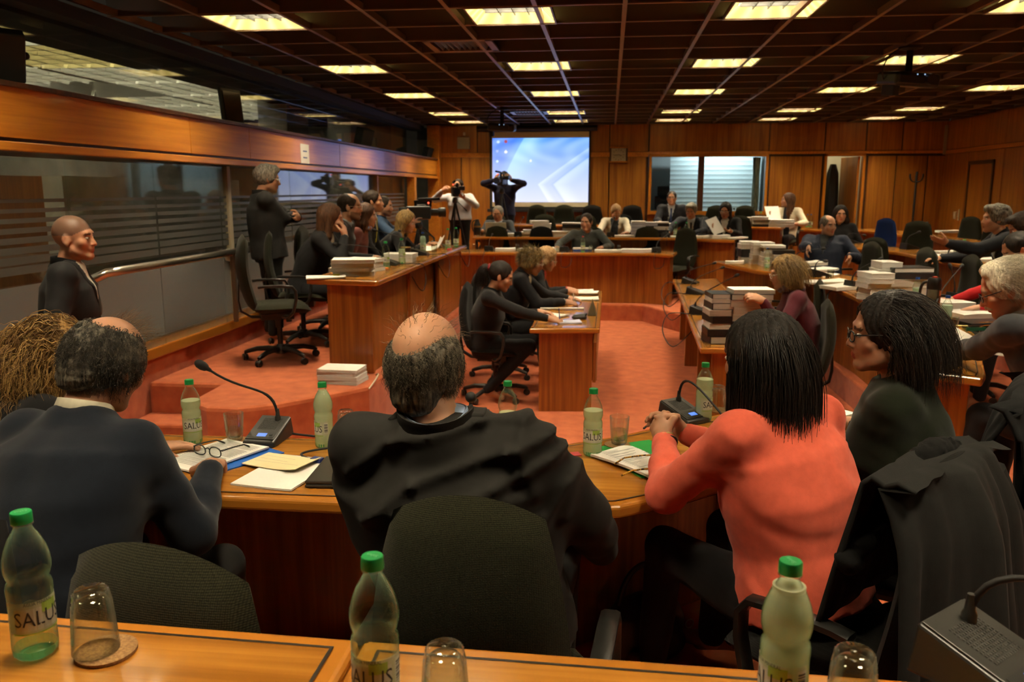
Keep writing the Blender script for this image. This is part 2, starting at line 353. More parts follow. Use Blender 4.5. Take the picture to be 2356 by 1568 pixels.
# hall beyond the glass
struct('wall_hall', MB().b2((-9.0, -1, 0), (-8.9, 20, 4.2)).b2((-9, YB+2.4, 0), (-3.6, YB+2.5, 4.2)).b2((-4.7, 10.95, 0), (-4.3, 11.75, 3.3)).b2((-4.75, 13.9, 0), (-4.35, 14.7, 3.3)).b2((-5.2, 7.2, 0), (-5.0, 10.9, 2.0)), CONC, label='grey plaster walls and columns of the hall beyond the glass')
struct('floor_hall', MB().b2((-9, -1, -.1), (-3.75, 19, 0)), plain('hall_floor', (.05, .045, .04), .3))
struct('wall_hall_timber', MB().b2((-7.6, 2.0, 0), (-7.5, 12.2, 2.05)).b2((-7.45, 6.6, 0), (-7.35, 6.8, 1.6)).b2((-7.45, 3.6, 0), (-7.35, 9.0, .95)), wood('hall_timber', (.06, .022, .006), (.13, .05, .012), 'z', .35), label='dark timber wall of the hall seen through the glass')
struct('ceiling_hall', MB().b2((-9, -1, 3.30), (-4.5, 19, 3.36)).b2((-4.5, -1, 3.0), (-3.85, 19, 3.14)), plain('dark_soffit', (.012, .010, .008), .8))
hc = empty('louvre_ceiling', (0, 0, 0), 0, 'bright white egg-crate ceiling of the hall beyond the upper glass', 'ceiling')
VAN = plain('white_louvre', (.62, .60, .52), .5)
# one coffer of the luminous ceiling: four rounded fins over a glowing lid
fin = MB()
for i in range(5):
    x = .02+i*.24
    for (dx, dz) in ((.012, 0),):
        fin.add([(x-.07, 0, .22), (x+.07, 0, .22), (x+.012, 0, .0), (x-.012, 0, .0), (x-.07, 1.18, .22), (x+.07, 1.18, .22), (x+.012, 1.18, 0), (x-.012, 1.18, 0)],
                [(0, 3, 2, 1), (4, 5, 6, 7), (0, 4, 7, 3), (3, 7, 6, 2), (2, 6, 5, 1)])
for i in range(5):
    y = .02+i*.24
    fin.add([(0, y-.07, .22), (0, y+.07, .22), (0, y+.012, .0), (0, y-.012, .0), (.98, y-.07, .22), (.98, y+.07, .22), (.98, y+.012, 0), (.98, y-.012, 0)],
            [(0, 1, 2, 3), (4, 7, 6, 5), (0, 3, 7, 4), (3, 2, 6, 7), (2, 1, 5, 6)])
finme = fin.mesh('coffer', 40); finme.materials.append(VAN)
lid = MB().b2((0, 0, .215), (.98, 1.2, .22)).mesh('coffer_lid'); lid.materials.append(plain('luminous_lid', (.4, .4, .36), .6, emit=(1, .93, .72), es=20))
lidy = lid.copy(); lidy.materials.clear(); lidy.materials.append(plain('luminous_lid_warm', (.4, .4, .3), .6, emit=(1, .80, .32), es=20))
for i in range(4):
    for j in range(11):
        if (i*3+j) % 7 == 3: continue
        o = link_mesh('coffer', finme, None, hc); o.location = (-5.55-i*1.03, .4+j*1.24, 3.04)
        o2 = link_mesh('coffer_lid', lidy if (i+2*j) % 5 == 0 else lid, None, o)
# handrail
hr = empty('handrail', (-3.30, 6.3, 1.33), 0, 'polished steel handrail in front of the glass partition', 'handrail')
p = [(-.12, -1.22, -.13), (-.12, -1.22, -.05), (-.09, -1.2, -.01), (0, -1.16, 0), (0, -1.0, 0), (0, 1.16, 0)]
MB().tube([(-.2, -1.16, -.10), (-.10, -1.17, -.04), (-.03, -1.14, -.005), (0, -1.05, 0), (0, .2, 0), (0, 1.16, 0)], .03, 14).build('rail', CHROME, hr, smooth=60)
MB().bar((0, .68, -.62), (0, .68, -.02), .035, .035).build('post', plain('bronze_post', (.16, .10, .06), .35, .6), hr, bevel=.004)
MB().tube([(.0, 1.16, -.02), (.0, 1.2, -.02)], .036, 14).build('end_cap', CHROME, hr, smooth=60)
kb = MB().lathe([(.02, 0), (.055, .005), (.06, .03), (.045, .05), (.0, .055)], 18).build('wall_stop', CHROME, None, smooth=50)
kb.location = (-3.57, 7.42, 1.27); kb.rotation_euler = (0, PI/2, 0); tag(kb, 'round chrome knob on the glass behind the tall empty chair', 'knob')
# ------------------------------------------------------------------ ceiling
CBAR = plain('ceiling_blade', (.088, .068, .048), .45, .15)
CBAR2 = plain('ceiling_rail', (.22, .150, .095), .32, .4)
ce = struct('ceiling', MB().b2((-3.9, YN, CEIL+.42), (XR+.1, YB+.1, CEIL+.48)), plain('void_brown', (.018, .012, .008), .9), label='open brown blade grid ceiling')
CX0, CP, CY0, CQ = -3.63, .618, -2.25, .6225
xs_ = [CX0+CP*i for i in range(17)]
# rails run away from the camera, blades run across
for x in xs_:
    if x > -3.75: MB().b2((x-.016, YN, CEIL), (x+.016, YB, CEIL+.05)).build('rail', CBAR2, ce)
CBAR3 = plain('lit_blade_edge', (.17, .122, .080), .45, .2)  # lighter colour paints in the light caught along the blades' lower edges
nrow = int((YB-CY0)/CQ)+1
for j in range(nrow+1):
    y = 6.65-CQ*14+CQ*j
    if y > YB: break
    MB().b2((-3.7, y-.010, CEIL+.008), (XR, y+.010, CEIL+.15)).build('blade', CBAR, ce)
    MB().b2((-3.7, y-.015, CEIL+.003), (XR, y+.015, CEIL+.012)).build('lit_blade_edge', CBAR3, ce)
mesh_ = MB()
z = CEIL+.155
for i in range(66):
    x = CX0+CP/4*i
    mesh_.b2((x-.004, 1.2, z), (x+.004, YB, z+.02))
for j in range(140):
    y = 1.2+CQ/6*j
    if y < YB: mesh_.b2((-3.7, y-.004, z), (XR, y+.004, z+.02))
o = mesh_.build('egg_crate_mesh', plain('mesh_brown', (.34, .18, .08), .5, .1), ce); o['kind'] = 'stuff'
# recessed ceiling lights
LEM = None
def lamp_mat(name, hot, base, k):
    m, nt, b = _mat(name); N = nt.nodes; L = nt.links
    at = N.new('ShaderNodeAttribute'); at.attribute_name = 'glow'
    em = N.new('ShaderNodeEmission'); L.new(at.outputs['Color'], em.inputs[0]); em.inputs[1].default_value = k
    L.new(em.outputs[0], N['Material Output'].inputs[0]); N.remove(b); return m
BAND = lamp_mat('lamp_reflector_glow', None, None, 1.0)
TUBE = plain('lamp_tube', (1, 1, 1), .5, emit=LAMP_COL, es=LAMP_W)
LOUV = plain('dark_louvre', (.009, .0095, .009), .5)
HOUS = plain('lamp_housing', (.10, .09, .07), .6)
s = .30; si = .215
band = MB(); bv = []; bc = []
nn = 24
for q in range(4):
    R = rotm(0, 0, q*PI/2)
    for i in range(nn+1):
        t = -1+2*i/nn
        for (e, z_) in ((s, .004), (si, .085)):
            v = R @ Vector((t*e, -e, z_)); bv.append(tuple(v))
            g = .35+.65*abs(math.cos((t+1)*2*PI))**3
            k = (.75+.95*g*(1 if z_ > .05 else .9)); bc.append((k*1.0, k*.72, k*.18+.12*g*g))  # hot spots paint the tubes' reflection into the band as emission
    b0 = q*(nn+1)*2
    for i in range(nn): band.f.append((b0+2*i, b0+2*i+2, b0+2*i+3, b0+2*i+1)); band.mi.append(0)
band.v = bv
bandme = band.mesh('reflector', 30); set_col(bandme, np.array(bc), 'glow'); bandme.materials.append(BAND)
fr = MB()
for q in range(4):
    R = rotm(0, 0, q*PI/2); c = R @ Vector((0, -s-.005, .0)); fr.box((c.x, c.y, .012), (.62, .012, .03), R)
frme = fr.mesh('frame'); frme.materials.append(CBAR2)
lv = MB()
for i in range(1, 4): lv.b2((-si, -si+i*si/2-.004, .050), (si, -si+i*si/2+.004, .125))
for i in range(2, 8, 2): lv.b2((-si+i*si/4-.003, -si, .050), (-si+i*si/4+.003, si, .125))
lvme = lv.mesh('louvre'); lvme.materials.append(LOUV)
tb = MB()
for i in range(4): x = -si+si/4+i*si/2; tb.b2((x-.048, -si+.01, .14), (x+.048, si-.01, .15))
tbme = tb.mesh('tube', 60); tbme.materials.append(TUBE)
hs_ = MB().b2((-si, -si, .19), (si, si, .20))
for q in range(4):
    R = rotm(0, 0, q*PI/2); c = R @ Vector((0, -si-.003, .135)); hs_.box((c.x, c.y, .135), (2*si, .006, .11), R)
hsme = hs_.mesh('housing'); hsme.materials.append(HOUS)
lx = [-2.69, -.74, 1.12, 2.96, 4.79]; ly = [6.34, 8.83, 11.32, 14.02, 15.75, 3.85, 1.36]
k = 0
cols = ['first column by the glass wall', 'second column toward the screen', 'third column over the pit desk', 'fourth column', 'fifth column by the right wall']
rowsn = ['in the front row', 'second from the front', 'third from the front', 'fourth from the front', 'against the back wall', 'out of view nearer', 'out of view overhead', 'out of view behind']
for i, x in enumerate(lx):
    for j, y in enumerate(ly):
        t = empty('ceiling_light', (x, y, CEIL), 0, 'square yellow recessed ceiling light, %s, %s' % (cols[i], rowsn[j]), 'light', 'recessed ceiling lights')
        for nm, me in (('frame', frme), ('reflector', bandme), ('louvre', lvme), ('housing', hsme), ('tube', tbme)): link_mesh(nm, me, None, t)
# vents
for (x, y, lb) in ((-1.33, 6.95+.62, 'brown slatted air vent between ceiling lights near the front'), (-1.35, 14.1, 'slatted air vent lit blue by the screen, above the far projector')):
    t = empty('ceiling_vent', (x, y, CEIL), 0, lb, 'vent')
    m = MB()
    for q in range(4):
        R = rotm(0, 0, q*PI/2); c = R @ Vector((0, -.27, .01)); m.box((c.x, c.y, .012), (.60, .06, .02), R)
    m.build('frame', CBAR2, t)
    for i in range(9): MB().box((-.2+i*.05, 0, .03), (.006, .48, .05), rotm(0, .5, 0)).build('slat', CBAR2, t)
# ------------------------------------------------------------------ DESKS
def inset(poly, d):
    n = len(poly); out = []
    ar = sum(poly[i][0]*poly[(i+1) % n][1]-poly[(i+1) % n][0]*poly[i][1] for i in range(n))
    if ar < 0: poly = poly[::-1]
    for i in range(n):
        p0, p1, p2 = Vector(poly[i-1]), Vector(poly[i]), Vector(poly[(i+1) % n])
        a = (p1-p0).normalized(); b = (p2-p1).normalized()
        na = Vector((-a.y, a.x)); nb = Vector((-b.y, b.x)); m = (na+nb)
        m = m/max(.3, m.length_squared)*2
        out.append((p1.x+m.x*d, p1.y+m.y*d))
    return out
def ring_mesh(mb, a, b, z):
    n = len(a); k = len(mb.v)
    mb.add([(p[0], p[1], z) for p in a]+[(p[0], p[1], z) for p in b], [(i, (i+1) % n, n+(i+1) % n, n+i) for i in range(n)])
def desk(label, poly, z, topmat, pan=(), name='desk', boards=(), th=.045, group=None):
    """poly: outline of the worktop; pan: (a, b, z0, z1) panels standing on their foot line"""
    d = empty(name, (0, 0, 0), 0, label, 'desk', group)
    MB().prism(poly, z-th, z-.002).build('edge', W_EDGE, d, bevel=.012, seg=3)
    MB().prism(inset(poly, .035), z-.01, z).build('worktop', topmat, d)
    m = MB(); ring_mesh(m, inset(poly, .033), inset(poly, .039), z+.0006)
    m.build('inlay_line', INLAY, d)
    for (a, b, z0, z1, *r) in pan:
        th_ = r[0] if r else .03
        MB().bar((*a, (z0+z1)/2), (*b, (z0+z1)/2), th_, z1-z0).build('panel', W_V, d, bevel=.004)
    for (a, b, z0, z1) in boards:
        MB().bar((*a, (z0+z1)/2), (*b, (z0+z1)/2), .025, z1-z0).build('board', W_DARK, d)
    return d
zt = .98
near_poly = [(-3.3, 2.76), (-.16, 2.83), (.05, 2.97), (.48, 3.34), (1.0, 3.46), (1.10, 3.20), (.86, 2.95), (.24, 2.40), (.05, 2.27), (-.2, 2.215), (-1.2, 2.205), (-3.3, 2.2)]
desk('long polished horseshoe desk in front of the suited bald man', near_poly, zt, W_X,
     [((-3.2, 2.64), (-.18, 2.70), T1, zt-.045), ((-.18, 2.70), (.44, 3.22), T1, zt-.045), ((.44, 3.22), (.94, 3.34), T1, zt-.045), ((-1.62, 2.28), (-1.62, 2.66), T1, zt-.045), ((-.30, 2.30), (-.30, 2.70), T1, zt-.045), ((.93, 3.30), (1.0, 3.14), T1, zt-.045)])
fz = 1.16
for (pl, lb) in (([(-2.3, 1.235), (-.385, 1.19), (-.385, .55), (-2.3, .55)], 'nearest desk section under the first bottle and glass'),
                 ([(-.381, 1.19), (.47, 1.175), (.60, 1.23), (.62, .55), (-.381, .55)], 'nearest desk section under the second and third bottles'),
                 ([(.604, 1.235), (.78, 1.33), (1.5, 1.95), (1.9, 1.5), (1.1, .62), (.624, .55)], 'angled end of the nearest desk beside the grey microphone')):
    desk(lb, pl, fz, W_X, [((pl[0][0]+.05, pl[0][1]-.10), (pl[1][0]-.05, pl[1][1]-.10), T2, fz-.045)])
row1 = [(1.33, 10.80), (1.50, 10.12), (1.66, 9.60), (1.88, 9.2), (2.04, 8.65), (2.10, 7.6), (2.08, 6.8), (1.78, 5.5), (1.40, 4.36), (1.80, 4.11), (1.87, 4.24), (2.30, 5.4), (2.62, 6.8), (2.66, 7.8), (2.60, 8.9), (2.42, 9.5), (2.14, 10.3), (1.95, 11.0)]
ip = [(1.48, 10.8), (1.64, 10.15), (1.80, 9.66), (2.02, 9.28), (2.18, 8.68), (2.24, 7.6), (2.22, 6.8), (1.92, 5.5), (1.56, 4.42)]
desk('curved right hand desk of the first row under the tall binder stacks', row1, zt, W_Y,
     [(ip[i], ip[i+1], T1, zt-.045) for i in range(8)]+[((1.58, 4.38), (1.80, 4.24), T1, zt-.045), ((1.50, 10.85), (1.92, 10.95), T1, zt-.045)])
z2 = 1.14
row2 = [(2.93, 12.9), (2.99, 12.0), (3.13, 11.1), (3.44, 10.5), (3.50, 9.9), (3.53, 8.2), (3.40, 6.6), (3.05, 5.3), (3.6, 5.1), (3.97, 6.5), (4.12, 8.2), (4.08, 10.1), (4.0, 10.8), (3.68, 11.3), (3.56, 12.1), (3.50, 12.9)]
ip = [(3.05, 12.9), (3.11, 12.0), (3.25, 11.18), (3.58, 10.5), (3.62, 9.9), (3.65, 8.2), (3.52, 6.6)]
desk('second row desk on the right in front of the gesturing man', row2, z2, W_Y,
     [(ip[i], ip[i+1], T2, z2-.045) for i in range(6)]+[((3.07, 12.86), (3.44, 12.86), T2, z2-.045), ((3.9, 6.4), (3.9, 6.9), T2, z2-.045)])
z3 = 1.18
row3 = [(3.35, 15.35), (4.40, 15.2), (4.58, 14.2), (4.60, 13.0), (4.70, 11.8), (4.78, 9.0), (5.30, 9.0), (5.24, 11.9), (5.12, 13.1), (5.10, 14.6), (4.9, 15.7), (3.35, 15.85)]
desk('rear desk along the right wall below the switch plate', row3, z3, W_Y,
     [((3.4, 15.46), (4.48, 15.3), T2, z3-.045), ((4.48, 15.3), (4.68, 14.2), T2, z3-.045), ((4.68, 14.2), (4.70, 13.0), T2, z3-.045), ((4.70, 13.0), (4.80, 11.8), T2, z3-.045), ((4.80, 11.8), (4.88, 9.0), T2, z3-.045), ((3.40, 15.46), (3.40, 15.8), T2, z3-.045)])
b1 = [(-2.3, 11.90), (-.6, 11.96), (.53, 12.03), (.90, 11.78), (1.00, 12.3), (.66, 12.62), (-2.3, 12.55)]
desk('first back row desk with the grey jumper man behind it', b1, zt, W_X,
     [((-2.2, 12.10), (-.55, 12.12), T1, zt-.045), ((-.55, 12.12), (.53, 12.16), T1, zt-.045), ((.53, 12.16), (.85, 11.98), T1, zt-.045), ((.86, 11.98), (.93, 12.3), T1, zt-.045)])
b2 = [(-2.15, 13.06), (1.09, 13.15), (1.62, 12.75), (1.86, 12.66), (1.98, 13.2), (1.35, 13.75), (-2.15, 13.66)]
desk('second back row desk crowded with papers and binders', b2, z2, W_X,
     [((-2.05, 13.20), (1.10, 13.29), T2, z2-.045), ((1.10, 13.29), (1.64, 12.88), T1, z2-.045), ((1.64, 12.88), (1.85, 12.78), T1, z2-.045), ((1.85, 12.78), (1.93, 13.15), T1, z2-.045)])
z4 = 1.27
b3 = [(-1.75, 14.60), (1.85, 14.60), (2.25, 14.2), (2.80, 14.06), (2.98, 14.6), (2.35, 15.12), (-1.75, 15.15)]
desk('third back row desk below the projection screen and window', b3, z4, W_X,
     [((-1.7, 14.72), (1.88, 14.72), T2, z4-.045), ((1.88, 14.72), (2.28, 14.32), T2, z4-.045), ((2.28, 14.32), (2.80, 14.18), T2, z4-.045), ((2.80, 14.2), (2.92, 14.6), T2, z4-.045)])
dz_t = DZ+.74
dd = [(-2.31, 6.12), (-1.74, 6.03), (-1.72, 6.05), (-1.74, 10.12), (-2.31, 10.2)]
desk('high desk on the dais with a plain end panel and cables over its edge', dd, dz_t, W_Y,
     [((-2.17, 6.20), (-1.80, 6.16), DZ, dz_t-.045), ((-1.83, 6.2), (-1.83, 7.4), DZ, dz_t-.045), ((-1.87, 7.4), (-1.87, 8.7), DZ, dz_t-.045), ((-1.83, 8.7), (-1.83, 10.05), DZ, dz_t-.045), ((-1.80, 7.32), (-1.80, 7.46), DZ, dz_t-.06), ((-1.80, 8.62), (-1.80, 8.76), DZ, dz_t-.06), ((-2.2, 10.06), (-1.80, 10.03), DZ, dz_t-.045)])
cd = [(-.64, 6.74), (-.06, 6.81), (-.06, 9.46), (-.64, 9.4)]
desk('small clerks table in the middle of the carpet', cd, .74, W_Y,
     [((-.57, 6.87), (-.12, 6.92), 0, .695), ((-.10, 6.92), (-.10, 9.3), .25, .60), ((-.57, 9.28), (-.12, 9.31), 0, .695), ((-.57, 8.1), (-.09, 8.1), 0, .695)])
pd = [(.68, 6.02), (1.28, 6.08), (1.36, 8.4), (1.42, 10.96), (.83, 10.78)]
desk('glossy pit desk with three gooseneck microphones', pd, .74, W_Y,
     [((.78, 6.16), (1.20, 6.20), 0, .695), ((.80, 7.28), (1.25, 7.30), 0, .695), ((.84, 8.90), (1.3, 8.92), 0, .695), ((.92, 10.52), (1.36, 10.62), 0, .695), ((1.10, 6.2), (1.18, 10.6), .22, .66)])
# small side table by the doorway
desk('small wooden side table holding two bottles by the doorway', [(2.95, 15.1), (3.3, 15.1), (3.3, 15.5), (2.95, 15.5)], 1.22, W_X, [((3.0, 15.15), (3.0, 15.45), T3, 1.18), ((3.25, 15.15), (3.25, 15.45), T3, 1.18)], 'side_table')
# ------------------------------------------------------------------ CHAIRS
def fabric(name, c1, c2):
    m, nt, b = _mat(name); N = nt.nodes; L = nt.links
    tc = N.new('ShaderNodeTexCoord')
    vo = N.new('ShaderNodeTexVoronoi'); vo.inputs['Scale'].default_value = 300; vo.inputs['Randomness'].default_value = .25
    mp = N.new('ShaderNodeMapping'); mp.inputs['Rotation'].default_value = (PI/4, 0, 0); mp.inputs['Scale'].default_value = (1, 0, 1.35)
    L.new(tc.outputs['Object'], mp.inputs[0]); L.new(mp.outputs[0], vo.inputs['Vector'])
    rp = N.new('ShaderNodeValToRGB'); rp.color_ramp.elements[0].position = .25; rp.color_ramp.elements[1].position = .75
    rp.color_ramp.elements[0].color = (*c2, 1); rp.color_ramp.elements[1].color = (*c1, 1)
    L.new(vo.outputs['Distance'], rp.inputs[0]); L.new(rp.outputs[0], b.inputs['Base Color'])
    b.inputs['Roughness'].default_value = .95; b.inputs['Specular IOR Level'].default_value = .15; b.inputs['Sheen Weight'].default_value = .06
    bp = N.new('ShaderNodeBump'); bp.inputs['Strength'].default_value = .6; bp.inputs['Distance'].default_value = .001; bp.invert = True
    L.new(vo.outputs['Distance'], bp.inputs['Height']); L.new(bp.outputs[0], b.inputs['Normal'])
    return m
FABRIC = fabric('olive_weave', (.0045, .0048, .0026), (.030, .030, .0155))
FABRIC_BLACK = fabric('black_weave', (.004, .004, .004), (.014, .014, .013))
FABRIC_BLUE = fabric('blue_weave', (.006, .02, .09), (.012, .04, .18))
def pillow(nu, nv, pos, thick):
    """closed cushion: pos(u,v)->(front centre point, normal) ; thickness falls to a rounded rim"""
    m = MB(); vs = []; fs = []
    for side in (1, -1):
        for j in range(nv+1):
            for i in range(nu+1):
                u = -1+2*i/nu; v = -1+2*j/nv
                p, n = pos(u, v)
                e = max(abs(u), abs(v)); t = thick*math.sqrt(max(0, 1-e**4))
                vs.append(tuple(a+b*side*t for a, b in zip(p, n)))
    M = (nu+1)*(nv+1)
    for j in range(nv):
        for i in range(nu):
            a = j*(nu+1)+i
            fs.append((a, a+1, a+nu+2, a+nu+1)); fs.append((M+a, M+a+nu+1, M+a+nu+2, M+a+1))
    return m.add(vs, fs)
def sq(u, v, k=.35):
    """square -> rounded square"""
    return u*math.sqrt(1-k*v*v), v*math.sqrt(1-k*u*u)
def sweep_rect(path, w, h):
    m = MB(); P = [Vector(p) for p in path]; vs = []
    for i, p in enumerate(P):
        t = (P[min(i+1, len(P)-1)]-P[max(i-1, 0)]).normalized(); x = Vector((1, 0, 0)); y = t.cross(x).normalized(); x = y.cross(t).normalized()
        for a, b in ((-1, -.6), (-.6, -1), (.6, -1), (1, -.6), (1, .6), (.6, 1), (-.6, 1), (-1, .6)): vs.append(p+x*(a*w/2)+y*(b*h/2))
    n = 8; fs = [tuple(range(7, -1, -1)), tuple((len(P)-1)*8+k for k in range(8))]
    for i in range(len(P)-1):
        for k in range(8): fs.append((i*8+k, i*8+(k+1) % 8, (i+1)*8+(k+1) % 8, (i+1)*8+k))
    return m.add(vs, fs)
def chair_meshes(fab):
    M = {}
    def bpos(u, v):
        a, b = sq(u, v, .27)
        z = .75+.315*b
        wv = .245-.062*(b*.5+.5)-.03*max(0, -b)**2
        x = a*wv
        y = -.225-.05*(b*.5+.5)-.03*math.cos(b*2.2)+.10*(x/.23)**2*.35
        return (x, y, z), (0, 1, .1)
    m = pillow(16, 16, bpos, .040); M['backrest'] = (m.mesh('backrest', 80), fab)
    def spos(u, v):
        a, b = sq(u, v, .35)
        return (a*.25, .02+b*.245, .455-.035*max(0, b)**3+.012*a*a), (0, 0, 1)
    m = pillow(14, 14, spos, .042); M['seat'] = (m.mesh('seat', 80), fab)
    for s in (-1, 1):
        p = [(s*.20, .02, .40), (s*.27, .05, .405), (s*.285, .085, .44), (s*.285, .11, .54), (s*.285, .11, .61), (s*.282, .085, .645), (s*.278, .0, .655), (s*.272, -.14, .655), (s*.27, -.18, .65)]
        M['armrest%d' % s] = (sweep_rect(p, .048, .024).mesh('armrest', 50), BLACK)
    m = MB().box((0, -.02, .385), (.2, .26, .05)).box((.17, .05, .375), (.14, .025, .012)).box((.26, .05, .375), (.05, .04, .018))
    m.add(*(lambda q: (q.v, q.f))(sweep_rect([(0, -.12, .375), (0, -.22, .38), (0, -.30, .43), (0, -.315, .52), (0, -.305, .70)], .07, .018)))
    M['mechanism'] = (m.mesh('mechanism', 40), BLACK)
    m = MB().lathe([(.022, .11), (.022, .28), (.033, .28), (.036, .37)], 14).lathe([(.045, .065), (.05, .10), (.034, .125), (.03, .14)], 14)
    M['column'] = (m.mesh('column', 40), BLACK)
    lg = MB().tube([(0, .02, .095), (0, .10, .105), (0, .20, .10), (0, .28, .078), (0, .305, .07)], [.026, .024, .021, .018, .014], 8)
    M['leg'] = (lg.mesh('leg', 60), BLACK)
    cs = MB().lathe([(.004, -.022), (.026, -.020), (.030, -.010), (.022, -.004), (.022, .004), (.030, .010), (.026, .020), (.004, .022)], 14)
    cs.v = [(z, x, y+.030) for x, y, z in cs.v]
    cs.tube([(0, 0, .03), (0, .005, .075)], .009, 6)
    M['caster'] = (cs.mesh('caster', 50), BLACK)
    for k, (me, mt) in M.items(): me.materials.append(mt)
    return M
CH = {'olive': chair_meshes(FABRIC), 'black': chair_meshes(FABRIC_BLACK), 'blue': chair_meshes(FABRIC_BLUE)}
def chair(x, y, z, rz, label, kind='olive', group='swivel office chairs', spin=0, arms=True, tilt=0, lift=0, sc_=1.0):
    """rz degrees: 0 faces +Y"""
    M = CH[kind]
    t = empty('office_chair', (x, y, z), math.radians(rz), label, 'chair', group); t.scale = (sc_,)*3
    for nm in ('seat', 'backrest', 'mechanism', 'column'): link_mesh(nm, M[nm][0], None, t)
    if arms:
        for s in (-1, 1): link_mesh('armrest', M['armrest%d' % s][0], None, t)
    for o in t.children: o.location.z += lift
    for k in range(5):
        a = math.radians(spin)+k*2*PI/5
        l = link_mesh('leg', M['leg'][0], None, t); l.rotation_euler = (0, 0, a)
        c = link_mesh('caster', M['caster'][0], None, l); c.location = (0, .305, 0); c.rotation_euler = (0, 0, 1.1*k)
    return t
CHAIRS = [
 (-.715, 1.54, T1, -11, 'empty olive office chair in front of the first bottle and glass', 'olive', -.145, 1.12),
 (-.262, 1.83, T1, -3, 'olive office chair the bald man in the suit leans back in', 'olive', -.045),
 (-1.62, 1.75, T1, 0, 'office chair under the man in the navy jumper', 'black'),
 (.64, 2.17, T1, 46, 'office chair under the woman in coral with a black coat over it', 'black', -.05),
 (1.00, 2.58, T1, 62, 'office chair under the woman in green with a dark coat over it', 'black'),
 (-2.72, 6.55, DZ, -62, 'tall empty olive chair at the near end of the dais', 'olive'),
 (-2.80, 7.30, DZ, -75, 'olive chair under the brown haired woman on the dais', 'olive'),
 (-2.80, 8.05, DZ, -85, 'chair under the bearded man on the dais', 'olive'),
 (-2.80, 8.9, DZ, -85, 'chair under the young man in the yellow tie', 'olive'),
 (-2.80, 9.7, DZ, -85, 'chair under the blonde woman at the end of the dais', 'olive'),
 (-1.00, 7.28, 0, -90, 'black chair under the clerk with the ponytail', 'black'),
 (-1.05, 8.15, 0, -90, 'black chair under the clerk with cropped highlighted hair', 'black'),
 (-1.00, 9.0, 0, -90, 'black chair under the furthest clerk', 'black'),
 (1.40, 6.44, 0, 84, 'olive chair under the woman in burgundy at the pit desk', 'olive'),
 (1.72, 8.05, 0, 70, 'empty olive chair just past the woman in burgundy', 'olive'),
 (1.72, 9.15, 0, 74, 'empty olive chair at the far end of the glossy pit desk', 'olive'),
 (-1.82, 12.98, T1, 172, 'empty olive chair at the left end of the first back row', 'olive'),
 (-1.05, 12.95, T1, 184, 'empty black chair left of the man in the grey jumper', 'black'),
 (-.28, 12.98, T1, 180, 'chair under the man in the grey jumper', 'olive'),
 (.58, 13.02, T1, 176, 'empty olive chair right of the man in the grey jumper', 'olive'),
 (1.02, 12.75, T1, 142, 'empty olive chair turned at the right end of the first back row', 'olive'),
 (-1.95, 14.1, T2, 180, 'chair under the man with the laptop', 'olive'),
 (-1.12, 14.08, T2, 176, 'olive chair behind the white paper piles of the second back row', 'olive'),
 (-.38, 14.1, T2, 186, 'olive chair behind the black folder pile of the second back row', 'olive'),
 (.22, 14.1, T2, 180, 'chair under the fair woman in the white cardigan', 'black'),
 (1.45, 13.95, T2, 170, 'chair under the man leaning over the second back row', 'olive'),
 (1.98, 13.62, T2, 150, 'olive chair under the dark haired woman reading', 'olive'),
 (-1.42, 15.7, T3, 170, 'first empty chair below the projection screen', 'olive'),
 (-.86, 15.72, T3, 180, 'second empty chair below the projection screen', 'olive'),
 (-.30, 15.7, T3, 186, 'third empty chair below the projection screen', 'black'),
 (.42, 15.7, T3, 178, 'black chair behind the fair woman in white', 'black'),
 (1.18, 15.6, T3, 176, 'chair under the man seated before the window', 'black'),
 (1.98, 15.7, T3, 178, 'first olive chair below the bright pane of the window', 'olive'),
 (2.52, 15.6, T3, 186, 'second olive chair below the window beside the long haired woman', 'olive'),
 (3.02, 14.95, T3, 150, 'olive chair under the long haired woman in white', 'olive'),
 (3.05, 10.5, T1, 125, 'chair under the man in the dark blazer', 'olive'),
 (2.70, 9.1+.55, T1, 105, 'first empty olive chair behind the long binder desk, right of the man in the blazer', 'olive'),
 (2.95, 8.75, T1, 100, 'second empty olive chair behind the long binder desk', 'olive'),
 (3.0, 7.85, T1, 92, 'third empty olive chair behind the long binder desk', 'olive'),
 (2.90, 6.85, T1, 105, 'wide olive chair behind the thermos', 'olive'),
 (2.32, 3.95, T1, 52, 'chair under the white haired man', 'black'),
 (2.92, 5.15, T1, 75, 'chair under the person in the red sleeve', 'black'),
 (3.85, 12.75, T2, 120, 'blue chair under the dark haired woman behind the blazer man', 'blue'),
 (3.98, 11.6, T2, 140, 'empty olive chair between the blazer man and the rear desk', 'olive'),
 (4.50, 10.7, T2, 120, 'empty olive chair behind the second row microphone', 'olive'),
 (4.55, 9.0, T2, 95, 'chair under the gesturing man', 'black'),
 (5.42, 13.7, T2, 120, 'empty olive chair behind the rear right desk', 'olive'),
]
for i, (x, y, z, rz, lb, kd, *lf) in enumerate(CHAIRS): chair(x, y, z, rz, lb, kd, spin=17*i % 72, lift=lf[0] if lf else 0, sc_=lf[1] if len(lf) > 1 else 1.0)
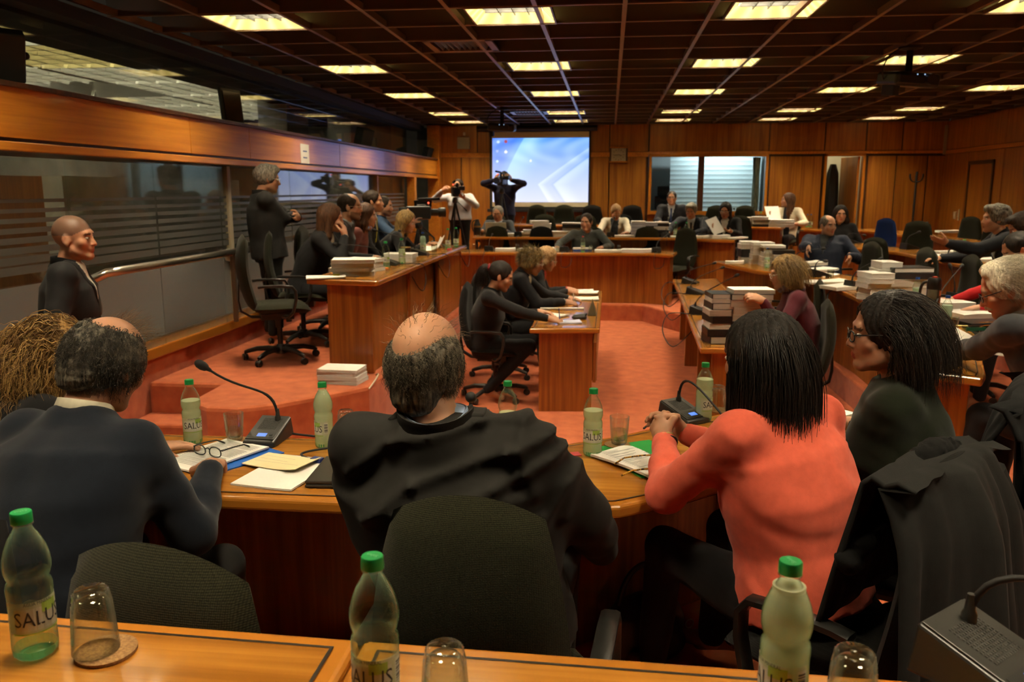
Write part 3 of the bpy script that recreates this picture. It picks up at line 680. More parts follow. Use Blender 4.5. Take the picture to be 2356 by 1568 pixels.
# ------------------------------------------------------------------ SMOOTH-UNION BODIES (distance field -> surface)
V3 = lambda *a: np.array(a, np.float32)
def unit(v): v = np.asarray(v, np.float32); return v/max(1e-9, float(np.linalg.norm(v)))
def axis(lo, hi, coarse, fine, ivs):
    out = [lo]
    while out[-1] < hi:
        x = out[-1]; st = coarse
        for a, b in ivs:
            if a-coarse <= x <= b: st = fine; break
        out.append(x+st)
    return np.array(out, np.float32)
class Field:
    def __init__(s, lo, hi, coarse, fine=None, boxes=()):
        fine = fine or coarse
        s.ax = [axis(lo[i], hi[i], coarse, fine, [(b[0][i], b[1][i]) for b in boxes]) for i in range(3)]
        s.F = np.full([len(a) for a in s.ax], 1.0, np.float32); s.pad = coarse*2.2
    def sub(s, lo, hi, pad):
        sl = []
        for i in range(3):
            a = np.searchsorted(s.ax[i], lo[i]-pad); b = np.searchsorted(s.ax[i], hi[i]+pad)
            if b-a < 1: return None, None
            sl.append(slice(max(0, a), b))
        P = [s.ax[0][sl[0]][:, None, None], s.ax[1][sl[1]][None, :, None], s.ax[2][sl[2]][None, None, :]]
        return tuple(sl), P
    def put(s, pr, k=.015, op='u'):
        lo, hi, fn = pr
        sl, P = s.sub(lo, hi, s.pad+k)
        if sl is None: return
        d = fn(P); f = s.F[sl]
        if op == 'u': h = np.maximum(k-np.abs(f-d), 0)/k; r = np.minimum(f, d)-h*h*k*.25
        elif op == 's': d = -d; h = np.maximum(k-np.abs(f-d), 0)/k; r = np.maximum(f, d)+h*h*k*.25
        s.F[sl] = r
    def clone(s):
        c = Field.__new__(Field); c.ax = s.ax; c.F = s.F.copy(); c.pad = s.pad; return c
    def mesh(s, name, post=None):
        F = s.F; X = s.ax
        ins = F < 0
        if not ins.any(): return None
        n = ins[:-1, :-1, :-1].astype(np.int8)
        for o in ((1, 0, 0), (0, 1, 0), (1, 1, 0), (0, 0, 1), (1, 0, 1), (0, 1, 1), (1, 1, 1)):
            n = n+ins[o[0]:ins.shape[0]-1+o[0], o[1]:ins.shape[1]-1+o[1], o[2]:ins.shape[2]-1+o[2]]
        act = (n > 0) & (n < 8)
        I = np.argwhere(act)
        idx = np.full(act.shape, -1, np.int32); idx[act] = np.arange(len(I))
        acc = np.zeros((len(I), 3), np.float32); cnt = np.zeros(len(I), np.float32)
        cs = [(i, j, k) for i in (0, 1) for j in (0, 1) for k in (0, 1)]
        fv = {c: F[I[:, 0]+c[0], I[:, 1]+c[1], I[:, 2]+c[2]] for c in cs}
        for c in cs:
            for a in range(3):
                if c[a]: continue
                e = list(c); e[a] = 1; e = tuple(e)
                fa, fb = fv[c], fv[e]; m = (fa < 0) != (fb < 0)
                if not m.any(): continue
                t = fa[m]/(fa[m]-fb[m])
                for q in range(3):
                    base = X[q][I[m, q]+c[q]]
                    if q == a: base = base+t*(X[q][I[m, q]+1]-X[q][I[m, q]])
                    acc[m, q] += base
                cnt[m] += 1
        V = acc/cnt[:, None]
        fs = []
        for a in range(3):
            b, c = (a+1) % 3, (a+2) % 3
            s0 = [slice(1, -1)]*3; s0[a] = slice(0, -1)
            s1 = list(s0); s1[a] = slice(1, None)
            A = ins[tuple(s0)]; B = ins[tuple(s1)]
            E = np.argwhere(A != B)
            if not len(E): continue
            o = np.ones(3, int); o[a] = 0; E = E+o
            def at(db, dc):
                q = E.copy(); q[:, b] += db; q[:, c] += dc; return idx[q[:, 0], q[:, 1], q[:, 2]]
            Q = np.stack([at(-1, -1), at(0, -1), at(0, 0), at(-1, 0)], 1)
            fl = ~ins[E[:, 0], E[:, 1], E[:, 2]]
            Q[fl] = Q[fl][:, ::-1]
            fs.append(Q)
        Q = np.concatenate(fs); Q = Q[(Q >= 0).all(1)]
        me = bpy.data.meshes.new(name)
        me.vertices.add(len(V)); me.vertices.foreach_set('co', V.ravel())
        me.loops.add(Q.size); me.loops.foreach_set('vertex_index', Q.ravel())
        me.polygons.add(len(Q)); me.polygons.foreach_set('loop_start', np.arange(0, Q.size, 4)); me.polygons.foreach_set('use_smooth', np.ones(len(Q), bool))
        me.update(calc_edges=True)
        return me
def cone(a, b, r1, r2):
    a = V3(*a); b = V3(*b); ba = b-a; L2 = max(1e-9, float(ba@ba)); R = max(r1, r2)
    def fn(P):
        h = np.clip(((P[0]-a[0])*ba[0]+(P[1]-a[1])*ba[1]+(P[2]-a[2])*ba[2])/L2, 0, 1)
        return np.sqrt((P[0]-a[0]-h*ba[0])**2+(P[1]-a[1]-h*ba[1])**2+(P[2]-a[2]-h*ba[2])**2)-(r1+(r2-r1)*h)
    return np.minimum(a, b)-R, np.maximum(a, b)+R, fn
def ell(c, r, R=None):
    """R: 3x3 rows = local axes"""
    c = V3(*c); r = V3(*r); R = np.eye(3, dtype=np.float32) if R is None else np.asarray(R, np.float32)
    ext = np.sqrt(((R*r[:, None])**2).sum(0))
    def fn(P):
        q = [P[i]-c[i] for i in range(3)]
        l = [(q[0]*R[i, 0]+q[1]*R[i, 1]+q[2]*R[i, 2]) for i in range(3)]
        k0 = np.sqrt(sum((l[i]/r[i])**2 for i in range(3))); k1 = np.sqrt(sum((l[i]/r[i]**2)**2 for i in range(3)))
        return k0*(k0-1)/np.maximum(k1, 1e-6)
    return c-ext, c+ext, fn
def half(p, n):
    """half-space: inside where (q-p).n<0"""
    p = V3(*p); n = unit(n)
    return V3(-9, -9, -9), V3(9, 9, 9), lambda P: (P[0]-p[0])*n[0]+(P[1]-p[1])*n[1]+(P[2]-p[2])*n[2]
def loft(A, B, side, ts, ws, ds, bend=None):
    """elliptic sections along A->B; side: unit vector of the half widths"""
    A = V3(*A); B = V3(*B); ax = B-A; L = float(np.linalg.norm(ax)); u = ax/L; x = unit(np.asarray(side)-u*float(np.dot(side, u))); y = np.cross(u, x)
    m = max(max(ws), max(ds))
    def fn(P):
        q = [P[i]-A[i] for i in range(3)]
        h = q[0]*u[0]+q[1]*u[1]+q[2]*u[2]; t = np.clip(h/L, 0, 1)
        px = q[0]*x[0]+q[1]*x[1]+q[2]*x[2]; py = q[0]*y[0]+q[1]*y[1]+q[2]*y[2]
        if bend: py = py-bend*np.sin(t*PI)
        w_ = np.interp(t, ts, ws); d_ = np.interp(t, ts, ds)
        k0 = np.sqrt((px/w_)**2+(py/d_)**2); k1 = np.sqrt((px/w_**2)**2+(py/d_**2)**2)
        lat = k0*(k0-1)/np.maximum(k1, 1e-6)
        over = np.maximum(np.maximum(-h, h-L), 0)
        return np.where(over > 0, np.sqrt(np.maximum(lat, 0)**2+over**2), lat)
    return np.minimum(A, B)-m, np.maximum(A, B)+m, fn
def xform(pr, M, t):
    """primitive given in a local frame (rows of M are its axes in the outer frame), origin t"""
    lo, hi, fn = pr; t = V3(*t); M = np.asarray(M, np.float32)
    cs = np.array([[(lo, hi)[i][0], (lo, hi)[j][1], (lo, hi)[k][2]] for i in (0, 1) for j in (0, 1) for k in (0, 1)])@M+t
    return cs.min(0), cs.max(0), lambda P: fn([sum((P[i]-t[i])*M[a, i] for i in range(3)) for a in range(3)])
def wob(P, k, seed, rough=1.0):
    r = np.random.RandomState(seed); out = 0
    for i in range(4):
        d = r.normal(size=3)*k*(1+.45*i); d2 = r.normal(size=3)*k*.6
        out = out+np.sin(P[0]*d[0]+P[1]*d[1]+P[2]*d[2]+r.rand()*6+1.5*np.sin(P[0]*d2[0]+P[1]*d2[1]+P[2]*d2[2]))/(1+.5*i)
    return out/2.2
# ---- head in its own frame: +y face, z up, origin between the ears
def head_prims(fem=0, nose=1.0, jaw=1.0, fat=0):
    j = jaw*(1-.10*fem); f = 1+fat
    H = [(ell((0, -.012, .035), (.077, .098, .090)), .01), (ell((0, .028, -.028), (.062*f, .066, .085)), .02),
         (cone((-.045*f, .005, -.058), (-.017*j, .066, -.092), .026*j*f, .020*j), .02), (cone((.045*f, .005, -.058), (.017*j, .066, -.092), .026*j*f, .020*j), .02),
         (ell((0, .075, -.093), (.022*j, .016, .017)), .02), (cone((-.035, .079, .030), (.035, .079, .030), .012, .012), .018),
         (ell((-.043, .060, -.020), (.024, .020, .022)), .02), (ell((.043, .060, -.020), (.024, .020, .022)), .02)]
    S = [(ell((-.032, .101, .006), (.017, .0125, .010)), .012), (ell((.032, .101, .006), (.017, .0125, .010)), .012)]
    N = [(cone((0, .087, .014), (0, .089+.017*nose, -.027), .0070, .0105*nose), .014), (ell((-.012, .096, -.031), (.0080, .0095, .0070)), .007), (ell((.012, .096, -.031), (.0080, .0095, .0070)), .007)]
    Lp = [(ell((0, .086, -.052), (.024, .010, .018)), .012), (ell((0, .0945, -.0575), (.0165, .0065, .0045)), .004), (ell((0, .0925, -.0665), (.0155, .0070, .0055)), .004)]
    E = []
    for s in (-1, 1):
        E += [(ell((s*.080, -.008, -.004), (.009, .020, .032), rotm(.18, 0, s*.45).transposed()), .008), (ell((s*.076, -.004, -.026), (.008, .010, .012)), .008)]
    Es = [(ell((s*.089, -.004, .002), (.006, .010, .018)), .006) for s in (-1, 1)]
    return H, S, N, Lp, E, Es
def hand_prims(W, d, n, right, curl=.35, spread=.006, sc_=1.0, thumb=.5):
    W = V3(*W); d = unit(d); n = unit(np.asarray(n)-d*float(np.dot(n, d))); s = np.cross(d, n)*(1 if right else -1)
    out = [(ell(W+d*.052*sc_, (.056*sc_, .040*sc_, .017*sc_), np.stack([d, s, n])), .015), (cone(W-d*.02, W+d*.03*sc_, .025*sc_, .026*sc_), .02)]
    cl = curl if isinstance(curl, (list, tuple)) else [curl]*4
    for i, (o, L) in enumerate(zip((.030, .010, -.010, -.029), (.074, .082, .076, .060))):
        p = W+(d*(.088-.004*abs(i-1))+s*o)*sc_; a = cl[i]*.7; sp = (1.5-i)*spread*8
        for q, (l, r1, r2) in enumerate(((.46, .0100, .0092), (.30, .0092, .0084), (.24, .0084, .0068))):
            dr = unit(d*math.cos(a)+n*math.sin(a)+s*sp*.35); e = p+dr*L*l*sc_
            out.append((cone(p, e, r1*sc_, r2*sc_), .004)); p = e; a += cl[i]
    p = W+(d*.025+s*.026)*sc_; e = p+unit(d*.75+s*.75+n*.35)*.045*sc_; f = e+unit(d*.95+s*.25*(1-thumb)+n*(.2+thumb))*.034*sc_; g = f+unit(d*.95+n*(.3+thumb)-s*.2*thumb)*.026*sc_
    out += [(cone(p, e, .016*sc_, .0125*sc_), .012), (cone(e, f, .0125*sc_, .0105*sc_), .006), (cone(f, g, .0105*sc_, .0085*sc_), .004)]
    return out
def ik(S, W, l1, l2, pole):
    S = V3(*S); W = V3(*W); D = W-S; L = float(np.linalg.norm(D))
    if L > (l1+l2)*.995: k = L/((l1+l2)*.995); l1 *= k; l2 *= k
    u = D/L; a = (l1*l1-l2*l2+L*L)/(2*L); h = math.sqrt(max(0, l1*l1-a*a)); p = unit(np.asarray(pole)-u*float(np.dot(pole, u)))
    return S+u*a+p*h
SKIN = attr_mat('skin', .48, spec=.35, sss=.08, bump=.15, bscale=260)
def cloth(name, col, rough=.9, bs=500, bump=.25, sheen=.05, spec=.2):
    c2 = tuple(c*1.10+.001 for c in col)
    return noise_mat(name, col, c2, (40, 40, 40), 3, rough, bump, bs, spec=spec, sheen=sheen, bdist=.0008)
def hairm(name, c1, c2): 
    return noise_mat(name, c1, c2, (120, 120, 14), 4, .6, .7, 200, spec=.25, bdist=.0015)
HAIRC = dict(black=((.006, .0045, .004), (.022, .016, .012)), dark=((.010, .006, .004), (.045, .028, .016)), brown=((.035, .014, .006), (.10, .042, .016)), grey=((.07, .065, .055), (.30, .28, .23)),
             white=((.42, .38, .28), (.80, .74, .58)), blonde=((.16, .075, .018), (.56, .33, .10)), dblond=((.07, .04, .012), (.34, .21, .07)), salt=((.018, .015, .012), (.16, .14, .105)), fair=((.22, .12, .05), (.48, .30, .14)))
def hair_material(c): return hairm('hair_'+c, *HAIRC[c])
STRAND = {}
def strand_mat(c):
    if c in STRAND: return STRAND[c]
    m, nt, b = _mat('strand_'+c); N = nt.nodes; L = nt.links
    at = N.new('ShaderNodeAttribute'); at.attribute_name = 'col'; L.new(at.outputs['Color'], b.inputs['Base Color'])
    b.inputs['Roughness'].default_value = .42; b.inputs['Specular IOR Level'].default_value = .4; STRAND[c] = m; return m
def hair_prims(style):
    """(adds, subtracts, ripple amp, ripple kind) in the head frame"""
    face = (ell((0, .088, -.035), (.071, .072, .118)), .012)
    shell = lambda t=0, dz=0: (ell((0, -.020, .036+dz), (.084+t, .103+t, .094+t)), .01)
    cut = (half((0, 0, -.055), (0, .25, 1)), .01)
    if style == 'short': return [shell(.002)], [face, ('cut', -.060)], .004, 'n'
    if style == 'thick': return [shell(.012), (ell((0, .05, .095), (.07, .05, .04)), .02)], [face, ('cut', -.075)], .007, 'n'
    if style == 'buzz': return [shell(-.003)], [face, ('cut', -.045), (ell((0, .10, .09), (.055, .06, .06)), .01)], .0005, 'n'
    if style == 'recede': return [shell(.001)], [face, ('cut', -.065), (ell((0, .055, .118), (.056, .085, .050)), .015)], .004, 'n'
    if style == 'ring': return [(ell((0, -.022, .010), (.090, .107, .096)), .01), (ell((0, -.078, -.070), (.062, .036, .050)), .03)], [face, ('cut', -.122), (ell((-.004, -.046, .106), (.070, .108, .096)), .018)], .005, 'n'
    if style == 'crown': return [(ell((0, -.022, .020), (.093, .110, .104)), .01), (ell((0, -.09, -.05), (.06, .03, .045)), .03)], [face, ('cut', -.098), (ell((.012, -.015, .122), (.054, .100, .056)), .02)], .006, 'n'
    if style == 'flow': return [shell(.010), (ell((0, -.09, -.03), (.075, .045, .06)), .03), (ell((0, .03, .10), (.07, .07, .04)), .02)], [face, ('cut', -.095), (ell((.0, .095, .085), (.060, .052, .070)), .015)], .004, 'l'
    if style == 'pony': return [shell(.003), (cone((0, -.115, .035), (0, -.155, .015), .020, .026), .01), (cone((0, -.155, .015), (0, -.165, -.15), .038, .020), .015)], [face, ('cut', -.060)], .003, 'l'
    if style == 'tailbun': return [shell(.003), (ell((-.02, -.125, .055), (.035, .03, .045)), .012)], [face, ('cut', -.055)], .003, 'l'
    L = {'long': (-.30, .040, .0), 'bob': (-.165, .048, .014), 'bobback': (-.165, .050, .010), 'shaggy': (-.115, .045, .012), 'crop': (-.065, .036, .012), 'wavy': (-.24, .050, .02), 'vlong': (-.36, .040, .008)}[style]
    z, r, fl = L; A = [shell(.012)]; yb = -.050 if style == 'bobback' else 0
    for s in (-1, 1):
        A += [(cone((s*.066, -.005+yb*.7, .03), (s*(.074+fl), -.012+yb, z*.55), r*.8, r*.85), .03), (cone((s*(.074+fl), -.012+yb, z*.55), (s*(.070+fl), -.03+yb*.6, z), r*.85, r*.62), .03), (cone((s*.045, -.07, .0), (s*(.05+fl), -.075, z), r*1.15, r*.7), .03)]
    A += [(cone((0, -.075, .02), (0, -.088, z*.98), r*1.35, r*.8), .03)]
    return A, [(ell((0, .094, -.042), (.066, .080, .128)), .015)], (.006 if style in ('shaggy', 'wavy', 'crop') else .004), ('n' if style in ('shaggy', 'crop') else 'l')
PEOPLE = {}
def person(label, head, hip, face, floor, hyaw=0, hpitch=0, hroll=0, fem=0, bulk=1.0, hs=1.0, sit=True, res=(.013, .009), hair=('short', 'dark'), hairlift=0,
           top='suit', topc=(.012, .012, .013), shirt=(.62, .60, .56), tie=None, legc=(.010, .010, .011), L=None, R=None, poleL=None, poleR=None, skin=(.50, .255, .15), glasses=None,
           beard=None, moust=None, knees=.42, folds=(.003, 26), extra_folds=(), feet=None, nose=1.0, jaw=1.0, brow=None, sleeve=1.0, shw=.185, facefat=0, legs=True, neckcol=None, scarf=None, hand=1.0, fine_hands=False, seed=1, nobrow=False, hunch=.0, vcut=True, stand_feet=.10, shdrop=.048, nshift=0):
    fa = math.radians(face); cf, sf = math.cos(fa), math.sin(fa)
    def loc(p):
        dx, dy = p[0]-hip[0], p[1]-hip[1]; return V3(dx*cf+dy*sf, -dx*sf+dy*cf, p[2]-floor)
    def lv(v): return V3(v[0]*cf+v[1]*sf, -v[0]*sf+v[1]*cf, v[2])
    Hc = loc(head); hipz = hip[2]-floor; P0 = V3(0, 0, hipz)
    # head frame
    E3 = Euler((math.radians(-hpitch), math.radians(hroll), 0)).to_matrix(); Z3 = Matrix.Rotation(math.radians(hyaw), 3, 'Z')
    HM = np.array(Z3 @ E3, np.float32).T*1.0      # rows = head axes in the body frame
    S_ = hs
    def hx(pr): 
        lo, hi, fn = pr
        pr2 = (lo*S_, hi*S_, lambda P: fn([p/S_ for p in P])*S_)
        return xform(pr2, HM, Hc)
    hp = lambda q: Hc+(V3(*q)*S_)@HM
    nb = hp((0, -.03, -.095)); nb = nb+V3(nshift, -.022, -.040)      # base of the neck
    sp = nb-P0; up = unit(sp); side = V3(1, 0, 0); fw = unit(np.cross(up, side))
    if fw[1] < 0: fw = -fw
    b = bulk; wd = 1-.10*fem
    SH = {s: nb+side*s*shw*b**.5*wd-up*shdrop+fw*.0 for s in (-1, 1)}
    cz, fz_ = res
    def hand_spec(h, s):
        if h is None:
            if sit: return dict(w=P0+V3(s*.13, .30, .10), d=(-s*.3, 1, -.1), n=(0, 0, -1), curl=.4)
            return dict(w=SH[s]+V3(s*.07, .04, -.53), d=(0, .15, -1), n=(-s, 0, 0), curl=.5)
        q = dict(h); q['w'] = loc(q['w']); q['d'] = lv(q.get('d', (0, 1, 0))); q['n'] = lv(q.get('n', (0, 0, -1))); return q
    arms = {}
    for s, h, pl in ((-1, L, poleL), (1, R, poleR)):
        q = hand_spec(h, s); q.setdefault('curl', .4)
        pole = lv(pl) if pl is not None else V3(s*.5, -.35, -.8)
        q['e'] = ik(SH[s], q['w'], .285*hs, .255*hs, pole); arms[s] = q
    # legs
    legs_ = {}
    for s in (-1, 1):
        h0 = P0+V3(s*.085*b, 0, -.02)
        if sit: kn = h0+V3(s*(.04+.03*(1-fem)), knees, .035); an = V3(kn[0], kn[1]+.04 if feet is None else feet, .09)
        else: kn = V3(s*stand_feet, .02, hipz*.52); an = V3(s*(stand_feet+.01), -.02, .09)
        legs_[s] = (h0, kn, an)
    pts = [Hc, P0]+[q[k] for q in arms.values() for k in ('e', 'w')]+[SH[-1], SH[1]]+[p for v in legs_.values() for p in v]
    lo = np.min(pts, 0)-.24; hi = np.max(pts, 0)+.24; lo[2] = max(lo[2], -.02)
    boxes = [(Hc-.15*S_, Hc+.15*S_)]
    if fine_hands: boxes += [(q['w']-.12, q['w']+.12) for q in arms.values() if q.get('vis', True)]
    F = Field(lo, hi, cz, fz_, boxes)
    H, Sb, Nz, Lp, Er, Es = head_prims(fem, nose, jaw, facefat)
    # inner figure: one surface from head to feet
    r = .80
    tw = [.165*b, .155*b*wd, .175*b*wd, .18*b*wd, .12*wd, .06]; td = [.12*b, .115*b, .118*b, .105*b, .07, .055]; tt = [0, .28, .55, .8, .94, 1]
    F.put(loft(P0, nb, side, tt, [x*r for x in tw], [x*r for x in td]), .03)
    for s in (-1, 1):
        q = arms[s]
        F.put(cone(nb-up*.05, SH[s], .05, .045), .03); F.put(cone(SH[s], q['e'], .040, .034), .02); F.put(cone(q['e'], q['w'], .034, .024), .02)
        for pr, k in hand_prims(q['w'], q['d'], q['n'], s > 0, q['curl'], q.get('spread', .006), hand, q.get('thumb', .5)): F.put(pr, k)
        h0, kn, an = legs_[s]
        F.put(cone(h0, kn, .065*b, .045), .03); F.put(cone(kn, an, .042, .030), .02); F.put(cone(an, an+V3(0, .13, -.05), .032, .024), .02)
    F.put(cone(nb-up*.02, hp((0, -.022, -.06)), .056*(1-.14*fem)*b**.4, .052*(1-.12*fem)*S_), .02)
    for pr, k in H: F.put(hx(pr), k)
    for pr, k in Sb: F.put(hx(pr), k, 's')
    for pr, k in Nz+Lp+Er: F.put(hx(pr), k)
    for pr, k in Es: F.put(hx(pr), k, 's')
    me = F.mesh('person')
    V = np.empty(len(me.vertices)*3, np.float32); me.vertices.foreach_get('co', V); V = V.reshape(-1, 3)
    q = ((V-Hc)@HM.T)/S_
    col = np.tile(V3(*skin), (len(V), 1))
    def dist(pr): return pr[2]([q[:, 0], q[:, 1], q[:, 2]])
    blush = np.exp(-(((np.abs(q[:, 0])-.045)/.03)**2+((q[:, 1]-.07)/.04)**2+((q[:, 2]+.025)/.03)**2))+.9*np.exp(-((q[:, 0]/.02)**2+((q[:, 1]-.11)/.02)**2+((q[:, 2]+.025)/.02)**2))
    col = col*(1-blush[:, None]*np.array([.0, .11, .12]))
    lipm = (np.minimum(dist(Lp[1][0]), dist(Lp[2][0])) < .0025)
    col[lipm] = np.array(skin)*(.80, .48, .48) if not fem else np.array(skin)*(.85, .38, .38)
    hc = np.array(HAIRC[brow or hair[1]][0])*.6+np.array(HAIRC[brow or hair[1]][1])*.4
    if not nobrow:
        bm = np.minimum(dist(cone((-.052, .080, .024), (-.016, .094, .027), .005, .005)), dist(cone((.052, .080, .024), (.016, .094, .027), .005, .005))) < .0022
        col[bm] = hc*.7+np.array(skin)*.3*.5
    if beard:
        bc = np.array(HAIRC[beard][0])*.5+np.array(HAIRC[beard][1])*.5
        m = (q[:, 2] < -.040) & (q[:, 1] > .012) & (q[:, 2] > -.14) & ~lipm; col[m] = col[m]*.35+bc*.65
    if hair[0] == 'buzz':
        m = (q[:, 2] > .02) & (q[:, 1] < .085-.0*q[:, 2]) & (q[:, 2] > .02+.5*(q[:, 1]-.02)); col[m] = col[m]*.30+.012
    set_col(me, col)
    o = link_mesh('person', me, SKIN)
    o.location = (hip[0], hip[1], floor); o.rotation_euler = (0, 0, fa)
    tag(o, label, 'person')
    # upper garment
    b2 = bulk; pad = .012 if top in ('suit', 'blazer', 'cardigan') else .006
    G = Field(lo, hi, cz, min(cz, .0075) if cz < .010 else cz)
    hem = P0-up*(.06 if top in ('suit', 'blazer') else .02)
    ts = [0, .10, .32, .58, .80, .93, 1]
    gw = [x*1.0 for x in (.185*b, .183*b, .170*b*wd, .190*b*wd, .190*b*wd, .135*wd, .072)]; gd = [.135*b, .132*b, .125*b, .130*b, .116*b, .085, .068]
    if fem: gd[3] += .018
    G.put(loft(hem, nb+up*(-.008), side, ts, [x+pad for x in gw], [x+pad for x in gd], bend=-hunch), .03)
    for s in (-1, 1):
        qn = arms[s]; ar = (.054+pad)*sleeve*(1-.08*fem)*b**.5
        G.put(cone(nb-up*.048, SH[s]-up*.005, .060+pad, .048+pad), .05)
        G.put(cone(SH[s], qn['e'], ar, ar*.90), .05)
        wr = qn['w']-unit(qn['w']-qn['e'])*.012
        G.put(cone(qn['e'], qn['e']+(wr-qn['e'])*.5, ar*.90, ar*.82), .02); G.put(cone(qn['e']+(wr-qn['e'])*.5, wr, ar*.82, ar*.60), .015)
    for pts_, rr in extra_folds:
        # soft ridges: bulge the surface along a polyline given as (across, up from the hip) on the back
        for (x0, z0), (x1, z1) in zip(pts_[:-1], pts_[1:]):
            a0, a1 = [], []
            L0 = V3(x0, 0, z0+hipz); L1 = V3(x1, 0, z1+hipz); Xg, Yg, Zg = G.ax[0][:, None, None], G.ax[1][None, :, None], G.ax[2][None, None, :]
            ba = L1-L0; h = np.clip(((Xg-L0[0])*ba[0]+(Zg-L0[2])*ba[2])/float(ba@ba), 0, 1)
            dd = (Xg-L0[0]-h*ba[0])**2+(Zg-L0[2]-h*ba[2])**2
            G.F -= (rr*np.exp(-dd/(2*.010**2))*(Yg < .05)).astype(np.float32)
    if folds and folds[0]:
        G.F += folds[0]*wob([G.ax[0][:, None, None], G.ax[1][None, :, None], G.ax[2][None, None, :]], folds[1], seed).astype(np.float32)
    base = G.clone()
    def region(offset, prs, name, mat, parent):
        g = base.clone(); g.F = g.F-offset
        for pr in prs:
            sl, P = g.sub(pr[0], pr[1], 9)
            g.F[sl] = np.maximum(g.F[sl], pr[2](P))
        m = biggest(g.mesh(name))
        if m and len(m.polygons) > 3: return link_mesh(name, m, mat, parent)
    # neck opening
    G.put(ell(nb+up*.045+fw*.045, (.060, .068, .06)), .01, 's')
    if top in ('suit', 'blazer', 'cardigan') and vcut:
        vtop = nb+fw*.10
        def wedge(w0, w1, zt, zb):
            n1 = unit(side*(zt-zb)+up*(w0-w1)*-1)
            # inside |x| < w(z)
            def fn(P):
                z = (P[0]-nb[0])*up[0]+(P[1]-nb[1])*up[1]+(P[2]-nb[2])*up[2]
                y = (P[0]-nb[0])*fw[0]+(P[1]-nb[1])*fw[1]+(P[2]-nb[2])*fw[2]
                wz = w0+(w1-w0)*np.clip((z-zt)/(zb-zt), 0, 1.4)
                return np.maximum(np.maximum(np.abs(P[0]-nb[0])-wz, z-zt), np.maximum(zb-z, -y-.0))
            return V3(-9, -9, -9), V3(9, 9, 9), fn
        zb = -.30 if top != 'cardigan' else -.48
        region(.003, [wedge(.075, .004 if top != 'cardigan' else .045, .03, zb)], 'shirt', cloth('shirt_%02x%02x%02x' % tuple(int(c*255) for c in shirt), shirt, .8), o)
        if tie: region(.009, [wedge(.019, .026, -.015, zb-.0)], 'tie', cloth('tie_%02x%02x%02x' % tuple(int(c*255) for c in tie), tie, .5), o)
        if top != 'cardigan':
            for s in (-1, 1):
                def fn(P, s=s):
                    z = (P[0]-nb[0])*up[0]+(P[1]-nb[1])*up[1]+(P[2]-nb[2])*up[2]
                    y = (P[0]-nb[0])*fw[0]+(P[1]-nb[1])*fw[1]+(P[2]-nb[2])*fw[2]
                    wz = .075+(.004-.075)*np.clip((z-.03)/(zb-.03), 0, 1); x = (P[0]-nb[0])*s
                    wo = wz+.045*np.clip((z-zb)/(.2), 0, 1)
                    return np.maximum(np.maximum(wz-x, x-wo), np.maximum(np.maximum(z-.045, zb-.02-z), -y-.01))
                region(.007, [(V3(-9, -9, -9), V3(9, 9, 9), fn), half(hp((0,0,-.12)), -up)] if 0 else [(V3(-9, -9, -9), V3(9, 9, 9), fn)], 'lapel', TOPM(topc, top), o)
    gm = G.mesh('jacket')
    nm = {'suit': 'jacket', 'blazer': 'jacket', 'cardigan': 'cardigan', 'sweater': 'jumper', 'shirt': 'shirt'}[top]
    gm.name = nm; gar = link_mesh(nm, gm, TOPM(topc, top), o)
    # collar
    if top in ('suit', 'blazer', 'sweater', 'shirt'):
        cm = MB(); cc = neckcol or shirt; n = 22; vs = []
        for j, (rr, zz) in enumerate(((.066, -.016), (.062, .024), (.066, .028), (.074, -.006))):
            for i in range(n+1):
                a = -PI/2+.35*PI*0+(-1+2*i/n)*(PI*.86); fr = (1-abs(-1+2*i/n))
                p = nb+up*(zz+.022*min(1, fr*2.5)-.02)+side*math.cos(a)*rr*b**.35*(1-.1*fem)+fw*(math.sin(a)*(rr+.004)+.012)
                vs.append(tuple(p))
        fsx = [(j*(n+1)+i, j*(n+1)+i+1, (j+1)*(n+1)+i+1, (j+1)*(n+1)+i) for j in range(3) for i in range(n)]
        cm.add(vs, fsx)
        co = cm.build('collar', cloth('shirt_%02x%02x%02x' % tuple(int(c*255) for c in cc), cc, .8), o, smooth=60)
        so = co.modifiers.new('solidify', 'SOLIDIFY'); so.thickness = .003
        if top in ('suit', 'blazer'):
            cm2 = MB(); vs = []
            for j, (rr, zz) in enumerate(((.083, -.040), (.074, .036), (.079, .040), (.086, -.036))):
                for i in range(n+1):
                    a = -PI/2+(-1+2*i/n)*(PI*.68); fr = (1-abs(-1+2*i/n))
                    p = nb+up*(zz+.020*min(1, fr*2.5)-.02)+side*math.cos(a)*rr*b**.35+fw*(math.sin(a)*(rr+.006)+.010)
                    vs.append(tuple(p))
            cm2.add(vs, fsx)
            co = cm2.build('jacket_collar', TOPM(topc, top), o, smooth=60); so = co.modifiers.new('solidify', 'SOLIDIFY'); so.thickness = .004
    # shirt cuffs
    if top in ('suit', 'blazer'):
        for s in (-1, 1):
            qn = arms[s]; dr = unit(qn['w']-qn['e'])
            MB().tube([tuple(qn['w']-dr*.03), tuple(qn['w']+dr*.006)], .0335*b**.3*sleeve, 12).build('cuff', cloth('shirt_%02x%02x%02x' % tuple(int(c*255) for c in shirt), shirt, .8), o, smooth=60)
